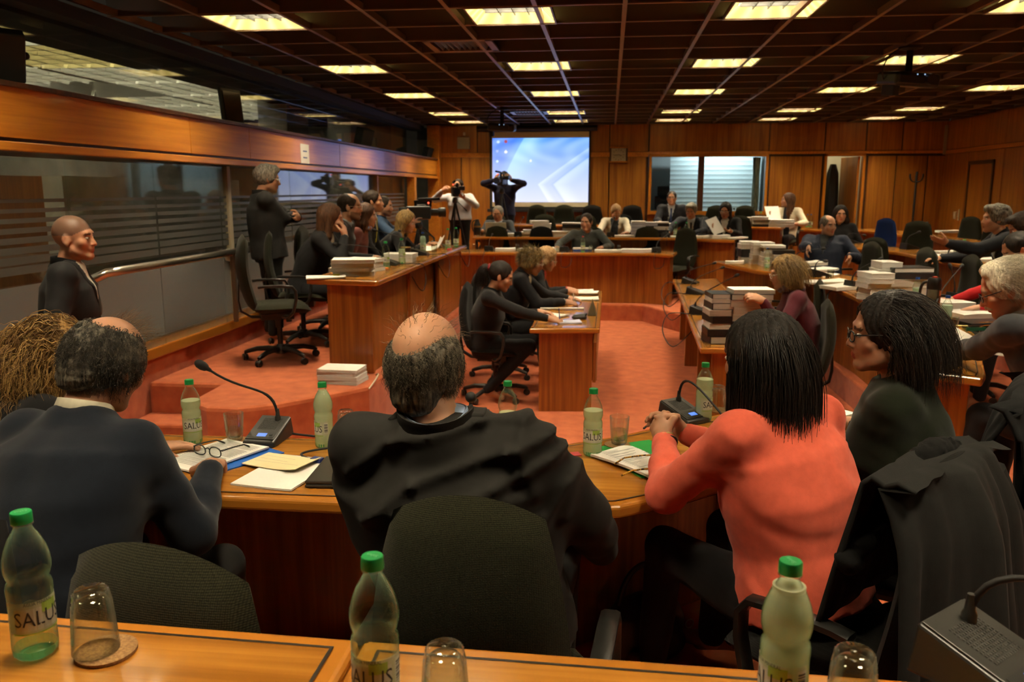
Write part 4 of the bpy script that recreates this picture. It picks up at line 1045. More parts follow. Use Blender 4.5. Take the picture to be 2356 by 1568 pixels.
    # trousers and shoes
    if legs:
        T = Field(lo, hi, max(cz, .011))
        T.put(loft(P0-V3(0, 0, .10), P0+up*.10, side, [0, .5, 1], [.14*b, .185*b, .170*b], [.11*b, .135*b, .12*b]), .03)
        for s in (-1, 1):
            h0, kn, an = legs_[s]
            T.put(cone(h0, kn, .088*b, .064), .04); T.put(cone(kn, an+V3(0, 0, .02), .062, .046), .02)
        if folds and folds[0]: T.F += .8*folds[0]*wob([T.ax[0][:, None, None], T.ax[1][None, :, None], T.ax[2][None, None, :]], folds[1], seed+3).astype(np.float32)
        tm = T.mesh('trousers'); link_mesh('trousers', tm, cloth('legs_%02x%02x%02x' % tuple(int(c*255) for c in legc), legc), o)
        for s in (-1, 1):
            an = legs_[s][2]; sf_ = Field(an-V3(.09, .12, .12), an+V3(.09, .24, .06), .014)
            sf_.put(cone(an+V3(0, -.02, -.045), an+V3(0, .14, -.058), .042, .034), .02); sf_.put(cone(an, an+V3(0, .0, -.03), .045, .045), .02); sf_.put(half(an-V3(0, 0, .088), (0, 0, -1)), .004, 's')
            m = sf_.mesh('shoe')
            if m: link_mesh('shoe', m, plain('black_leather', (.012, .011, .010), .3), o)
    # hair
    hm_ = hair_material(hair[1])
    if hair[0] != 'none' and hair[0] != 'buzz':
        A, Sx, amp, kind = hair_prims(hair[0])
        g = Field(V3(-.17, -.26, -.44), V3(.17, .16, .18), min(.010, fz_*1.15) if fz_ < .008 else .009)
        for pr, k in A: g.put(pr, k)
        Pg = [g.ax[0][:, None, None], g.ax[1][None, :, None], g.ax[2][None, None, :]]
        if kind == 'n': g.F += amp*(.7*wob(Pg, 75, seed)+.6*wob(Pg, 150, seed+5)).astype(np.float32)
        else:
            th = np.arctan2(Pg[0], Pg[1]+.02); g.F += (amp*(.6*np.sin(th*23+5*wob(Pg, 14, seed))+.5*np.sin(th*51+9*wob(Pg, 18, seed+2)))).astype(np.float32)
        for pr, k in Sx:
            if pr == 'cut': g.F = np.maximum(g.F, (k-Pg[2])+(Pg[1]+.05)*.55+0*Pg[0])
            else: g.put(pr, k, 's')
        hmsh = g.mesh('hair')
        if hmsh:
            v = np.empty(len(hmsh.vertices)*3, np.float32); hmsh.vertices.foreach_get('co', v); v = v.reshape(-1, 3)*S_
            hmsh.vertices.foreach_set('co', ((v@HM)+Hc).astype(np.float32).ravel()); hmsh.update()
            link_mesh('hair', hmsh, hm_, o)
    def child(name, mb, mat, smooth=60):
        mb.v = [tuple(hp(v)) for v in mb.v]; return mb.build(name, mat, o, smooth=smooth)
    # eyes
    for s in (-1, 1):
        child('eye', MB().ball((s*.032, .0810, .0058), (.0120, .0110, .0072), 12, 8), plain('eye_white', (.55, .52, .47), .25))
        child('iris', MB().ball((s*.031, .0885, .0056), (.0054, .0042, .0054), 10, 6), plain('eye_iris', (.03, .018, .010), .2))
    if glasses:
        gc = {'black': BLACK, 'metal': CHROME, 'brown': plain('brown_frame', (.06, .025, .01), .3), 'cream': plain('cream_frame', (.62, .55, .36), .35)}[glasses if isinstance(glasses, str) else glasses[0]]
        m = MB(); up_ = glasses[1] if isinstance(glasses, tuple) else None
        def gp(x, y, z): return (x, y, z) if up_ is None else (x*1.04, up_[0]+(y-.1)*1.0, up_[1]+z*1.0)
        rt = .0022 if glasses != 'metal' else .0013
        for s in (-1, 1):
            m.tube([gp(s*.033+.023*math.cos(a)*(1-.12*math.sin(a)), .106-.006*abs(math.cos(a)+s*.0)*(1 if math.cos(a)*s > 0 else 0), .003+.017*math.copysign(abs(math.sin(a))**.75, math.sin(a))) for a in [2*PI*i/18 for i in range(19)]], rt, 6, False)
            m.tube([gp(s*.056, .100, .010), gp(s*.074, .075, .012), gp(s*.0835, .02, .012), gp(s*.084, -.005, .010), gp(s*.082, -.02, -.008)], rt*1.1, 6)
        m.tube([gp(-.012, .107, .008), gp(0, .110, .011), gp(.012, .107, .008)], rt, 6)
        child('glasses', m, gc)
    if moust:
        g = Field(V3(-.05, .05, -.08), V3(.05, .13, -.02), .004)
        for s in (-1, 1): g.put(cone((0, .098, -.046), (s*.026, .085, -.056), .010, .007), .006)
        mm = g.mesh('moustache'); v = np.empty(len(mm.vertices)*3, np.float32); mm.vertices.foreach_get('co', v); v = v.reshape(-1, 3)*S_
        mm.vertices.foreach_set('co', ((v@HM)+Hc).astype(np.float32).ravel()); link_mesh('moustache', mm, hair_material(moust), o)
    if scarf:
        g = Field(nb-V3(.14, .14, .10), nb+V3(.14, .16, .10), .010)
        for i in range(10):
            a = 2*PI*i/10; a2 = 2*PI*(i+1)/10; P1 = nb+V3(math.cos(a)*.078, math.sin(a)*.08+.02, .01+.012*math.sin(a*3)); P2 = nb+V3(math.cos(a2)*.078, math.sin(a2)*.08+.02, .01+.012*math.sin(a2*3)); g.put(cone(P1, P2, .026, .026), .01)
        mm = g.mesh('scarf'); link_mesh('scarf', mm, noise_mat('scarf_%02x%02x%02x' % tuple(int(c*255) for c in scarf), scarf, tuple(min(1, c*2.2+.03) for c in scarf[::-1]), (45, 45, 45), 2, .8, lo=.45, hi=.55), o)
    PEOPLE[label] = dict(o=o, hp=hp, HM=HM, Hc=Hc, S=S_, nb=nb, arms=arms, up=up, fw=fw, side=side, loc=loc, SH=SH)
    return o
def biggest(me):
    # keep only the largest connected piece of a small mesh
    if me is None or not len(me.polygons): return me
    bm = bmesh.new(); bm.from_mesh(me); seen = set(); best = []
    for v in bm.verts:
        if v.index in seen: continue
        st = [v]; seen.add(v.index); comp = []
        while st:
            a = st.pop(); comp.append(a)
            for e in a.link_edges:
                b = e.other_vert(a)
                if b.index not in seen: seen.add(b.index); st.append(b)
        if len(comp) > len(best): best = comp
    keep = set(v.index for v in best); bmesh.ops.delete(bm, geom=[v for v in bm.verts if v.index not in keep], context='VERTS')
    bm.to_mesh(me); bm.free(); return me
def TOPM(c, top):
    n = 'top_%s_%02x%02x%02x' % ('knit' if top in ('sweater', 'cardigan') else 'weave', *(int(x*255) for x in c))
    return cloth(n, c, .9 if top in ('sweater', 'cardigan') else .75, 420 if top in ('sweater', 'cardigan') else 700, .35 if top in ('sweater', 'cardigan') else .15, .12 if top in ('sweater', 'cardigan') else .03, .2)
def strands(P, roots, length, r, c, steps=9, grav=.25, out=.15, curl=.0, flow=None, seed=0, push=(), name='hair_strands', wave=0, jit=.12):
    """hair built strand by strand: roots (point, normal) in the head frame, each a thin three-sided tube"""
    rs = np.random.RandomState(seed); o = P['o']; n = len(roots)
    p = np.array([q[0] for q in roots]); nr = np.array([q[1] for q in roots]); nr /= np.linalg.norm(nr, axis=1)[:, None]
    if flow is None: fl = np.tile([0, 0, -1.0], (n, 1))
    else: fl = np.array([flow(a, b) for a, b in zip(p, nr)]); fl /= np.maximum(1e-6, np.linalg.norm(fl, axis=1))[:, None]
    d = nr*out+fl*(1-out)+rs.normal(size=(n, 3))*jit; d /= np.linalg.norm(d, axis=1)[:, None]
    ln = length*(.42+.68*rs.rand(n)); ph = rs.rand(n)*6.28; pts = [p.copy()]; g = np.array([0, 0, -1.0])
    gl = (P['HM']@V3(0, 0, -1))   # world down in the head frame
    sd = np.cross(d, nr); sd /= np.maximum(1e-6, np.linalg.norm(sd, axis=1))[:, None]
    for i in range(steps):
        st = ln/steps
        dd = d+wave*sd*np.sin(ph+i*1.25)[:, None]+curl*np.stack([np.cos(ph+i*1.7), np.sin(ph+i*1.7), np.sin(ph*2+i)], 1)
        p = p+dd/np.linalg.norm(dd, axis=1)[:, None]*st[:, None]
        for c_, r_ in push:
            q = (p-np.array(c_))/np.array(r_); k = np.linalg.norm(q, axis=1); m = k < 1; p[m] = np.array(c_)+q[m]/k[m][:, None]*np.array(r_)
        d = d*(1-grav)+gl*grav; d /= np.linalg.norm(d, axis=1)[:, None]; pts.append(p.copy())
    pts = np.stack(pts, 1)            # n, steps+1, 3
    tg = np.gradient(pts, axis=1); tg /= np.maximum(1e-9, np.linalg.norm(tg, axis=2))[..., None]
    ref = np.broadcast_to(nr[:, None, :], tg.shape); x = np.cross(tg, ref); x /= np.maximum(1e-6, np.linalg.norm(x, axis=2))[..., None]; y = np.cross(tg, x)
    m1 = steps+1; rad = (r*(.7+.6*rs.rand(n)))[:, None]*np.linspace(1, .25, m1)[None, :]
    ring = np.stack([pts+(x*math.cos(a)+y*math.sin(a))*rad[..., None] for a in (0, 2.094, 4.189)], 2)   # n,m1,3,3
    V = (ring.reshape(-1, 3)*P['S'])@P['HM']+P['Hc']
    base = (np.arange(n)*m1*3)[:, None, None]; I = base+(np.arange(steps)*3)[None, :, None]; k = np.arange(3)[None, None, :]; k2 = (k+1) % 3
    Q = np.stack([I+k, I+k2, I+3+k2, I+3+k], -1).reshape(-1, 4)
    me = bpy.data.meshes.new(name); me.vertices.add(len(V)); me.vertices.foreach_set('co', V.astype(np.float32).ravel())
    me.loops.add(Q.size); me.loops.foreach_set('vertex_index', Q.astype(np.int32).ravel()); me.polygons.add(len(Q)); me.polygons.foreach_set('loop_start', np.arange(0, Q.size, 4)); me.polygons.foreach_set('use_smooth', np.ones(len(Q), bool)); me.update(calc_edges=True)
    c1, c2 = [np.array(q) for q in (HAIRC[c] if isinstance(c, str) else c)]; t = rs.rand(n)**1.6
    cl = np.repeat((c1+(c2-c1)*t[:, None])[:, None, :], m1*3, 1).reshape(-1, 3)
    set_col(me, cl); ob = link_mesh(name, me, strand_mat('a'), o); ob['kind'] = 'stuff'; return ob
def scalp(n, c, r, keep, seed=0):
    rs = np.random.RandomState(seed); out = []
    while len(out) < n:
        v = rs.normal(size=3); v /= np.linalg.norm(v); p = np.array(c)+v*np.array(r)
        if keep(p): out.append((p, v/np.array(r)))
    return out
# ------------------------------------------------------------------ where a point seen in the photo lies, once its height or its distance is known
_p, _t = math.radians(10.35), math.radians(6.645)
def _ray(x, y):
    a = (x-1178)/1900; b = (784-y)/1900; f = math.cos(_p)+b*math.sin(_p)
    return a*math.cos(_t)-f*math.sin(_t), f*math.cos(_t)+a*math.sin(_t), b*math.cos(_p)-math.sin(_p)
def at(x, y, z): r = _ray(x, y); k = (z-1.87)/r[2]; return (r[0]*k, r[1]*k, z)
def aty(x, y, Y): r = _ray(x, y); k = Y/r[1]; return (r[0]*k, Y, 1.87+r[2]*k)
def H(w, d=(0, 1, 0), n=(0, 0, -1), curl=.4, **k): return dict(w=w, d=d, n=n, curl=curl, **k)
BLK = (.010, .010, .011); NAVY = (.008, .011, .020); CHAR = (.030, .031, .034); DKB = (.016, .020, .030)
# ---- the near row
person('person in a navy jumper and white collar, seen from behind, bent over printed pages', (-1.40, 2.14, 1.385), (-1.40, 1.84, .74), -12, T1, hyaw=-4, hpitch=26, hroll=5, bulk=1.30, hs=1.06, res=(.011, .0055), hair=('crown', 'salt'),
       top='sweater', topc=(.0045, .0075, .0145), shirt=(.62, .58, .44), legc=(.022, .021, .020), R=H((-1.20, 2.30, 1.03), (-.35, .93, -.1), (0, 0, -1), .75), L=H((-1.52, 2.50, 1.015), (.75, .65, 0), (0, 0, -1), .2), fine_hands=True,
       poleR=(.35, -.35, -.9), folds=(.006, 17), hunch=.05, shw=.172, shdrop=.075, seed=3)
person('person with wavy blonde hair, cream glasses on the head, beside the navy jumper', (-1.74, 2.40, 1.325), (-2.08, 2.05, .74), -25, T1, hyaw=-25, hpitch=44, hroll=14, fem=1, res=(.013, .0075), hair=('shaggy', 'blonde'), top='sweater', topc=(.007, .007, .008), shirt=(.007, .007, .008),
       glasses=('cream', (.055, .098)), L=H((-1.95, 2.55, 1.02)), R=H((-1.62, 2.5, 1.02)), seed=4)
person('person with bald crown and grey curls in a charcoal suit, seen from behind', (-.43, 1.935, 1.455), (-.335, 2.05, .74), -2, T1, hyaw=-12, hpitch=4, hroll=-3, nshift=.035, bulk=1.42, hs=1.0, res=(.010, .005), hair=('ring', 'salt'),
       top='suit', topc=(.012, .0112, .0098), shirt=(.30, .40, .58), legc=(.014, .014, .013), R=H((.0, 2.20, .87), (.1, .95, -.2), (-.3, 0, -1), .5), L=H((-.60, 2.24, .84), (.2, .95, -.2)), poleL=(-.35, -.5, -.8), poleR=(.95, -.35, -.35), folds=(.005, 13), seed=11, shw=.168, shdrop=.072,
       extra_folds=[([(.30, 0.60), (.12, 0.54), (-.10, 0.46), (-.22, 0.36)], .017), ([(.27, 0.54), (.10, 0.46), (-.06, 0.38), (-.16, 0.28)], .017), ([(.24, 0.62), (.05, 0.60), (-.16, 0.55), (-.27, 0.46)], .013), ([(.26, 0.46), (.20, 0.34)], .017), ([(.29, 0.50), (.25, 0.36)], .015), ([(.16, 0.66), (.15, 0.54), (.19, 0.44)], .011), ([(-.12, 0.66), (-.14, 0.56)], .010), ([(.2, 0.38), (.02, 0.30), (-.1, 0.22)], .015)])
person('person with long dark hair in a coral cardigan, elbows on the desk and hands clasped', (.435, 2.37, 1.395), (.575, 2.27, .74), 40, T1, hyaw=6, hpitch=6, hroll=0, fem=1, bulk=1.16, hs=1.02, res=(.0105, .0055), hair=('vlong', 'black'),
       top='cardigan', vcut=False, topc=(.74, .130, .075), shirt=(.02, .02, .02), legc=(.007, .007, .008), L=H((.19, 2.56, 1.09), (-.25, .75, .45), (.75, .45, -.45), .75, thumb=.8), R=H((.26, 2.64, 1.09), (-.75, .45, .35), (-.45, -.75, -.4), .65, thumb=.7), poleL=(-.5, -.6, -.9), poleR=(.7, .3, -.8), folds=(.005, 22), fine_hands=True, seed=8, sleeve=.95, hand=.92)
person('person in a dark green jumper with glasses and a dark bob, looking left in profile', (.865, 2.66, 1.425), (.94, 2.63, .74), 64, T1, hyaw=20, hpitch=3, fem=1, bulk=1.10, hs=1.0, res=(.011, .0042), hair=('bobback', 'black'),
       top='cardigan', vcut=False, topc=(.0085, .0125, .005), shirt=(.012, .017, .007), legc=BLK, L=H((.70, 2.86, 1.03), (-.6, .8, 0)), poleL=(.05, -.15, -1), R=H((.90, 3.02, 1.03), (-.6, .8, 0)), poleR=(.2, .1, -1), glasses='black', folds=(.006, 18), seed=5, sleeve=.98, shw=.160, shdrop=.066)
# ---- right hand rows
person('person with white hair, moustache and glasses, writing with a highlighter', (1.86, 4.10, 1.41), (2.26, 4.0, .76), 42, T1, hyaw=28, hpitch=26, bulk=1.2, hs=1.06, res=(.012, .0055), hair=('flow', 'white'), top='sweater', topc=(.034, .036, .042), shirt=(.34, .31, .27), legc=BLK,
       R=H((2.19, 4.86, 1.035), (-.93, .2, -.1), (.1, .45, -.85), .55, thumb=.8), L=H((1.84, 4.55, 1.03), (-.5, .8, 0), (0, 0, -1), .45), poleL=(-.15, -.25, -1), poleR=(.5, .3, -.8), glasses='black', moust='white', folds=(.006, 18), fine_hands=True, seed=6, nose=1.15)
person('person in a bright red top, mostly hidden behind the white haired writer', (2.95, 6.40, 1.44), (3.25, 6.35, .74), 74, T1, hyaw=10, hpitch=30, fem=1, res=(.014, .009), hair=('short', 'black'), top='sweater', topc=(.42, .012, .016), shirt=(.42, .012, .016), L=H((2.66, 6.25, 1.03), (-.95, .1, -.1)), R=H((2.7, 6.8, 1.02), (-.95, 0, 0)), seed=7)
person('person with dark hair at the far right, behind the red sleeve', (3.52, 7.60, 1.55), (3.85, 7.6, .92), 80, T2, hpitch=25, res=(.016, .010), hair=('thick', 'dark'), top='suit', topc=BLK, L=H((3.6, 7.4, 1.18), (-1, 0, 0)), R=H((3.6, 7.8, 1.18), (-1, 0, 0)), seed=9)
person('person with thick grey hair in a dark suit, gesturing with an open hand', (3.60, 8.30, 1.60), (3.98, 8.35, .92), 78, T2, hyaw=4, hpitch=2, bulk=1.1, hs=1.05, res=(.013, .008), hair=('thick', 'grey'), top='suit', topc=(.010, .012, .016), shirt=(.35, .42, .50), L=H((3.10, 8.05, 1.39), (-.93, .1, .28), (.1, .5, .85), .15), R=H((3.3, 8.7, 1.2), (-.95, 0, 0)), fine_hands=True, poleL=(-.2, -.3, -.9), seed=10)
person('person in a dark blue blazer and grey jumper, lounging back and looking right', (2.74, 10.88, 1.425), (2.68, 10.75, .80), 160, T1, hyaw=42, hpitch=2, bulk=1.22, hs=1.05, res=(.013, .009), hair=('recede', 'salt'), top='blazer', topc=(.014, .019, .036), shirt=(.030, .033, .032), neckcol=(.45, .42, .36),
       R=H(aty(1862, 566, 10.45), (-.35, -.4, -.8), (.5, -.3, -.3), .45), L=H(aty(1955, 588, 10.5), (-.1, -.4, -.9), (-.6, 0, -.3), .3), poleR=(-.7, .3, -.7), poleL=(.8, .3, -.6), seed=12)
person('person with straight dark hair and fringe before the blue chair', (3.33, 12.58, 1.52), (3.42, 12.65, .92), 165, T2, hyaw=10, hpitch=4, fem=1, res=(.014, .009), hair=('bob', 'black'), top='sweater', topc=BLK, shirt=BLK, L=H((3.6, 12.3, 1.0)), R=H((3.2, 12.3, 1.0)), seed=13)
person('person in a burgundy jumper with a blonde crop, turning pages at the glossy pit desk', (1.34, 6.50, 1.245), (1.50, 6.48, .50), 86, 0, hyaw=2, hpitch=14, fem=1, bulk=1.14, hs=1.02, res=(.012, .0075), hair=('shaggy', 'dblond'), top='sweater', topc=(.075, .010, .018), shirt=(.075, .010, .018), L=H((1.13, 6.16, 1.07), (-.75, -.15, .35), (-.2, .5, -.7), .7), R=H((1.2, 6.75, .80), (-1, 0, 0)), glasses='metal', scarf=(.10, .05, .045), fine_hands=True, poleL=(-.2, -.4, -.9), seed=14)
# ---- clerks in the middle
person('person with dark ponytail and red scrunchie, writing at the clerks table', (-.93, 7.15, 1.125), (-1.10, 7.26, .50), -90, 0, hyaw=4, hpitch=22, fem=1, hs=1.03, res=(.012, .0075), hair=('pony', 'black'), top='sweater', topc=(.012, .012, .013), shirt=(.014, .014, .015), legc=BLK, R=H((-.50, 7.0, .785), (.93, .1, -.15), (.1, .5, -.85), .6), L=H((-.62, 7.42, .78), (.95, -.2, 0)), fine_hands=True, seed=15, feet=.05)
person('person with cropped highlighted hair and cream top, writing beside the ponytail clerk', (-.74, 8.10, 1.175), (-1.08, 8.15, .52), -88, 0, hyaw=0, hpitch=22, fem=1, bulk=1.15, hs=1.03, res=(.013, .0085), hair=('crop', 'dblond'), top='suit', topc=(.010, .010, .012), shirt=(.60, .56, .45), glasses='metal', R=H((-.42, 7.98, .80), (.93, .1, -.1), (.1, .4, -.85), .5), L=H((-.4, 8.4, .78), (.95, -.3, 0)), seed=16)
person('person with short fair hair behind the second clerk, red lanyard at the neck', (-.66, 8.98, 1.13), (-1.02, 9.0, .50), -88, 0, hyaw=0, hpitch=22, fem=1, res=(.014, .009), hair=('crop', 'fair'), top='suit', topc=BLK, shirt=(.45, .06, .03), glasses='metal', R=H((-.44, 8.86, .80), (.95, .1, -.1), (.1, .4, -.85), .5), L=H((-.45, 9.2, .78), (.9, -.2, 0)), seed=17)
# ---- dais and glass wall
person('person standing with folded arms, grey hair and glasses, beside the glass partition', (-3.10, 7.36, 1.965), (-3.12, 7.36, 1.32), -58, DZ, hyaw=0, hpitch=8, bulk=1.15, sit=False, res=(.013, .008), hair=('thick', 'grey'), top='suit', topc=(.018, .018, .017), shirt=(.55, .53, .48), tie=(.05, .05, .06), legc=(.018, .018, .017), R=H((-3.10, 7.60, 1.60), (-.5, .75, .1), (.7, .5, 0), .3), L=H((-2.86, 7.44, 1.62), (.2, -.85, .1), (-.8, -.3, 0), .3), poleR=(.9, -.5, -.6), poleL=(.3, .9, -.6), glasses='metal', seed=18, nose=1.2)
person('person with shaved head, black suit and striped tie, standing in the left aisle', (-2.99, 4.36, 1.60), (-3.06, 4.36, .93), -62, 0, hyaw=-18, hpitch=0, bulk=1.12, hs=1.05, sit=False, res=(.012, .0065), hair=('buzz', 'dark'), top='suit', topc=(.009, .009, .010), shirt=(.66, .63, .55), tie=(.035, .035, .03), legc=(.009, .009, .010), seed=19, nose=1.05, folds=(.003, 16))
person('person with long brown hair in a black jacket, hand to the chin, on the dais', (-2.50, 7.32, 1.615), (-2.80, 7.30, .98), -84, DZ, hyaw=8, hpitch=8, fem=1, res=(.013, .0085), hair=('long', 'brown'), top='suit', topc=BLK, shirt=(.58, .55, .46), R=H((-2.36, 7.25, 1.46), (-.1, .25, .9), (-.8, .2, .2), .7), L=H((-2.2, 7.6, 1.24), (.9, .1, 0)), poleR=(.7, -.3, -.8), fine_hands=True, seed=20)
person('bearded person with receding hair and glasses in a dark jacket on the dais', (-2.56, 8.08, 1.70), (-2.82, 8.05, .98), -84, DZ, hyaw=0, hpitch=2, bulk=1.22, hs=1.08, res=(.013, .0085), hair=('recede', 'dark'), top='sweater', topc=(.020, .020, .021), shirt=(.42, .46, .52), glasses='metal', beard='dark', seed=21)
person('person with a floral scarf and reddish hair between the bearded man and the young man', (-2.56, 8.62, 1.60), (-2.82, 8.62, .98), -84, DZ, hyaw=6, hpitch=6, fem=1, res=(.014, .009), hair=('bob', 'brown'), top='sweater', topc=(.16, .05, .04), shirt=(.2, .1, .05), scarf=(.42, .16, .05), seed=22)
person('person with short dark hair, dark suit and yellow tie, on the dais', (-2.64, 9.18, 1.74), (-2.85, 9.15, .98), -84, DZ, hyaw=2, hpitch=2, res=(.014, .009), hair=('short', 'dark'), top='suit', topc=BLK, shirt=(.5, .52, .5), tie=(.40, .36, .03), seed=23, nose=1.2)
person('person with a dark beard in a blue shirt, working the large camera by the glass', (-2.74, 10.0, 1.67), (-2.85, 9.98, .98), -80, DZ, hyaw=-10, hpitch=4, res=(.015, .010), hair=('short', 'dark'), top='shirt', topc=(.045, .085, .16), shirt=(.045, .085, .16), R=H((-2.42, 9.85, 1.50), (.3, .1, .9), (-.5, .3, 0), .5), L=H((-2.45, 10.2, 1.45), (.6, .2, .6)), beard='dark', seed=24)
person('person with long blonde hair in black at the far end of the dais desk', (-2.36, 9.58, 1.50), (-2.72, 9.60, .96), -84, DZ, hyaw=-10, hpitch=16, fem=1, res=(.015, .010), hair=('long', 'dblond'), top='sweater', topc=BLK, shirt=BLK, R=H((-2.15, 9.4, 1.24), (.9, 0, 0)), L=H((-2.1, 9.7, 1.24), (.9, 0, 0)), seed=25)
# ---- camera crew at the back
person('person in a white shirt filming with a tripod camera by the back wall', (-2.60, 14.3, 1.93), (-2.58, 14.35, 1.38), 172, DZ, hpitch=0, sit=False, bulk=1.1, res=(.016, .011), hair=('short', 'dark'), top='shirt', topc=(.50, .50, .52), shirt=(.5, .5, .52), legc=(.018, .018, .018), R=H((-2.83, 14.05, 1.86), (.8, -.3, .3), (.3, .3, 0), .6), L=H((-2.44, 13.98, 1.74), (-.5, -.6, .3), (0, .3, 1), .6), poleR=(-.9, .2, -.6), poleL=(.9, .2, -.7), seed=26)
person('person in a dark blue top filming in front of the projection screen, elbows out', (-1.96, 15.55, 2.09), (-1.95, 15.6, 1.42), 178, T3, hpitch=0, sit=False, bulk=1.05, res=(.016, .011), hair=('short', 'black'), top='sweater', topc=(.010, .012, .040), shirt=(.010, .012, .040), legc=(.012, .012, .016), R=H((-2.10, 15.3, 2.05), (.4, -.3, .8), (.5, .3, 0), .6), L=H((-1.80, 15.3, 2.05), (-.4, -.3, .8), (-.5, .3, 0), .6), poleR=(-1, -.1, .0), poleL=(1, -.1, .0), seed=27)
# ---- back rows, facing the room
person('person smiling behind a white laptop in a grey jacket and tie', (-1.87, 14.0, 1.475), (-1.92, 14.2, .90), 176, T2, hyaw=-4, hpitch=12, hs=1.05, res=(.014, .009), hair=('short', 'grey'), top='suit', topc=(.060, .070, .080), shirt=(.42, .46, .55), tie=(.10, .14, .22), L=H((-1.7, 13.75, 1.2)), R=H((-2.1, 13.75, 1.2)), seed=28)
person('person smiling in a grey v-neck jumper in the first back row', (-.345, 12.82, 1.385), (-.40, 13.05, .72), 184, T1, hyaw=-22, hpitch=8, hs=1.06, bulk=1.1, res=(.013, .009), hair=('short', 'dark'), top='sweater', topc=(.050, .056, .050), shirt=(.35, .42, .55), L=H((-.10, 12.5, 1.02), (-.3, -.8, .1)), R=H((-.78, 12.45, 1.02), (.3, -.8, .1)), poleL=(.9, .2, -.5), poleR=(-.9, .2, -.5), seed=29)
person('person with fair hair tied back in a cream cardigan, reading in the second back row', (.11, 14.02, 1.505), (.16, 14.2, .90), 182, T2, hyaw=12, hpitch=28, fem=1, res=(.014, .009), hair=('tailbun', 'fair'), top='cardigan', topc=(.62, .57, .44), shirt=(.03, .035, .04), L=H((.3, 13.6, 1.19), (-.6, -.6, 0)), R=H((-.15, 13.55, 1.19), (.5, -.7, 0)), poleL=(.9, .3, -.5), poleR=(-.9, .3, -.5), seed=30)
person('person in a dark suit and blue tie seated sideways before the dark window pane', (1.115, 15.38, 1.725), (1.22, 15.55, 1.05), 172, T3, hyaw=-2, hpitch=0, bulk=1.12, res=(.015, .0095), hair=('short', 'dark'), top='suit', topc=(.012, .013, .018), shirt=(.42, .46, .52), tie=(.03, .05, .13), R=H((.90, 15.05, 1.31), (-.3, -.9, 0)), L=H((1.5, 15.1, 1.3)), seed=31)
person('person with grey hair in a dark suit, leaning forward over bottles and papers', (1.325, 13.88, 1.53), (1.50, 14.15, .90), 166, T2, hyaw=-6, hpitch=16, bulk=1.15, res=(.014, .009), hair=('thick', 'grey'), top='suit', topc=(.012, .014, .020), shirt=(.35, .40, .48), tie=(.02, .02, .03), R=H((.95, 13.6, 1.20), (-.5, -.7, 0)), L=H((1.35, 13.5, 1.19), (-.6, -.6, 0)), poleL=(.9, .2, -.5), poleR=(-.9, .1, -.5), seed=32)
person('person with long black hair and glasses reading a held sheet in the second back row', (1.83, 13.58, 1.545), (1.98, 13.75, .90), 158, T2, hyaw=2, hpitch=14, fem=1, res=(.014, .009), hair=('long', 'black'), top='suit', topc=BLK, shirt=(.58, .55, .50), glasses='metal', R=H((1.62, 13.25, 1.25), (-.3, -.6, .5), (.8, 0, 0), .4), L=H((1.88, 13.2, 1.24), (-.7, -.5, .1), (0, 0, 1), .5), seed=33)
person('person with long brown hair in a cream cardigan, turned left holding papers', (3.06, 14.95, 1.69), (3.10, 15.05, 1.04), 150, T3, hyaw=-58, hpitch=-2, fem=1, res=(.014, .009), hair=('vlong', 'brown'), top='cardigan', topc=(.66, .60, .44), shirt=(.02, .02, .025), R=H((2.72, 14.6, 1.40), (-.3, -.5, .5), (.6, 0, 0), .5), L=H((3.15, 14.5, 1.31), (-.9, -.3, 0)), poleL=(.9, .2, -.5), seed=34)
# ------------------------------------------------------------------ hair of the people near the camera, strand by strand
def _who(k): return next(v for n, v in PEOPLE.items() if k in n)
SK = ((0, -.020, .036), (.086, .105, .096))
def notface(p): return ((p[0]/.071)**2+((p[1]-.088)/.072)**2+((p[2]+.035)/.118)**2) > 1
q = _who('bald crown')
bald = lambda p: ((p[0]+.004)/.068)**2+((p[1]+.046)/.106)**2+((p[2]-.106)/.094)**2 < 1
R0 = scalp(3400, (0, -.022, .010), (.087, .104, .094), lambda p: notface(p) and not bald(p) and p[2]+.55*(p[1]+.05) > -.118 and p[1] < .05, 1)
strands(q, R0, .050, .00085, ((.020, .016, .011), (.26, .22, .15)), steps=10, grav=.10, out=.16, curl=.75, wave=.5, flow=lambda a, b: (a[0]*3, -.3, -1), seed=2, push=[((0, -.022, .010), (.088, .105, .095))])
R1 = scalp(130, (0, -.012, .036), (.078, .099, .091), lambda p: p[2] > .05 and notface(p), 3)
strands(q, R1, .050, .0005, ((.10, .07, .04), (.42, .32, .20)), steps=8, grav=.06, out=.75, curl=.5, flow=lambda a, b: (.5, .7, .2), seed=5)
q = _who('navy jumper and white')
bald2 = lambda p: ((p[0]-.012)/.052)**2+((p[1]+.015)/.098)**2+((p[2]-.122)/.054)**2 < 1
R0 = scalp(3600, (0, -.022, .020), (.091, .108, .102), lambda p: notface(p) and not bald2(p) and p[2]+.55*(p[1]+.05) > -.098 and p[1] < .075, 6)
strands(q, R0, .052, .0009, ((.010, .009, .008), (.10, .085, .062)), steps=10, grav=.10, out=.20, curl=.8, wave=.5, flow=lambda a, b: (a[0]*4, -.5, -.9), seed=7, push=[((0, -.022, .020), (.091, .108, .102))])
R1 = scalp(260, (0, .0, .05), (.075, .095, .078), lambda p: p[2] > .09 and p[1] > -.02, 8)
strands(q, R1, .060, .0005, ((.10, .06, .03), (.30, .20, .11)), steps=8, grav=.05, out=.55, curl=.35, flow=lambda a, b: (.8, .5, .3), seed=9)
q = _who('coral cardigan')
body = [((0, -.020, .036), (.090, .109, .100)), ((0, -.02, -.13), (.066, .078, .12)), ((0, .0, -.34), (.20, .100, .20))]
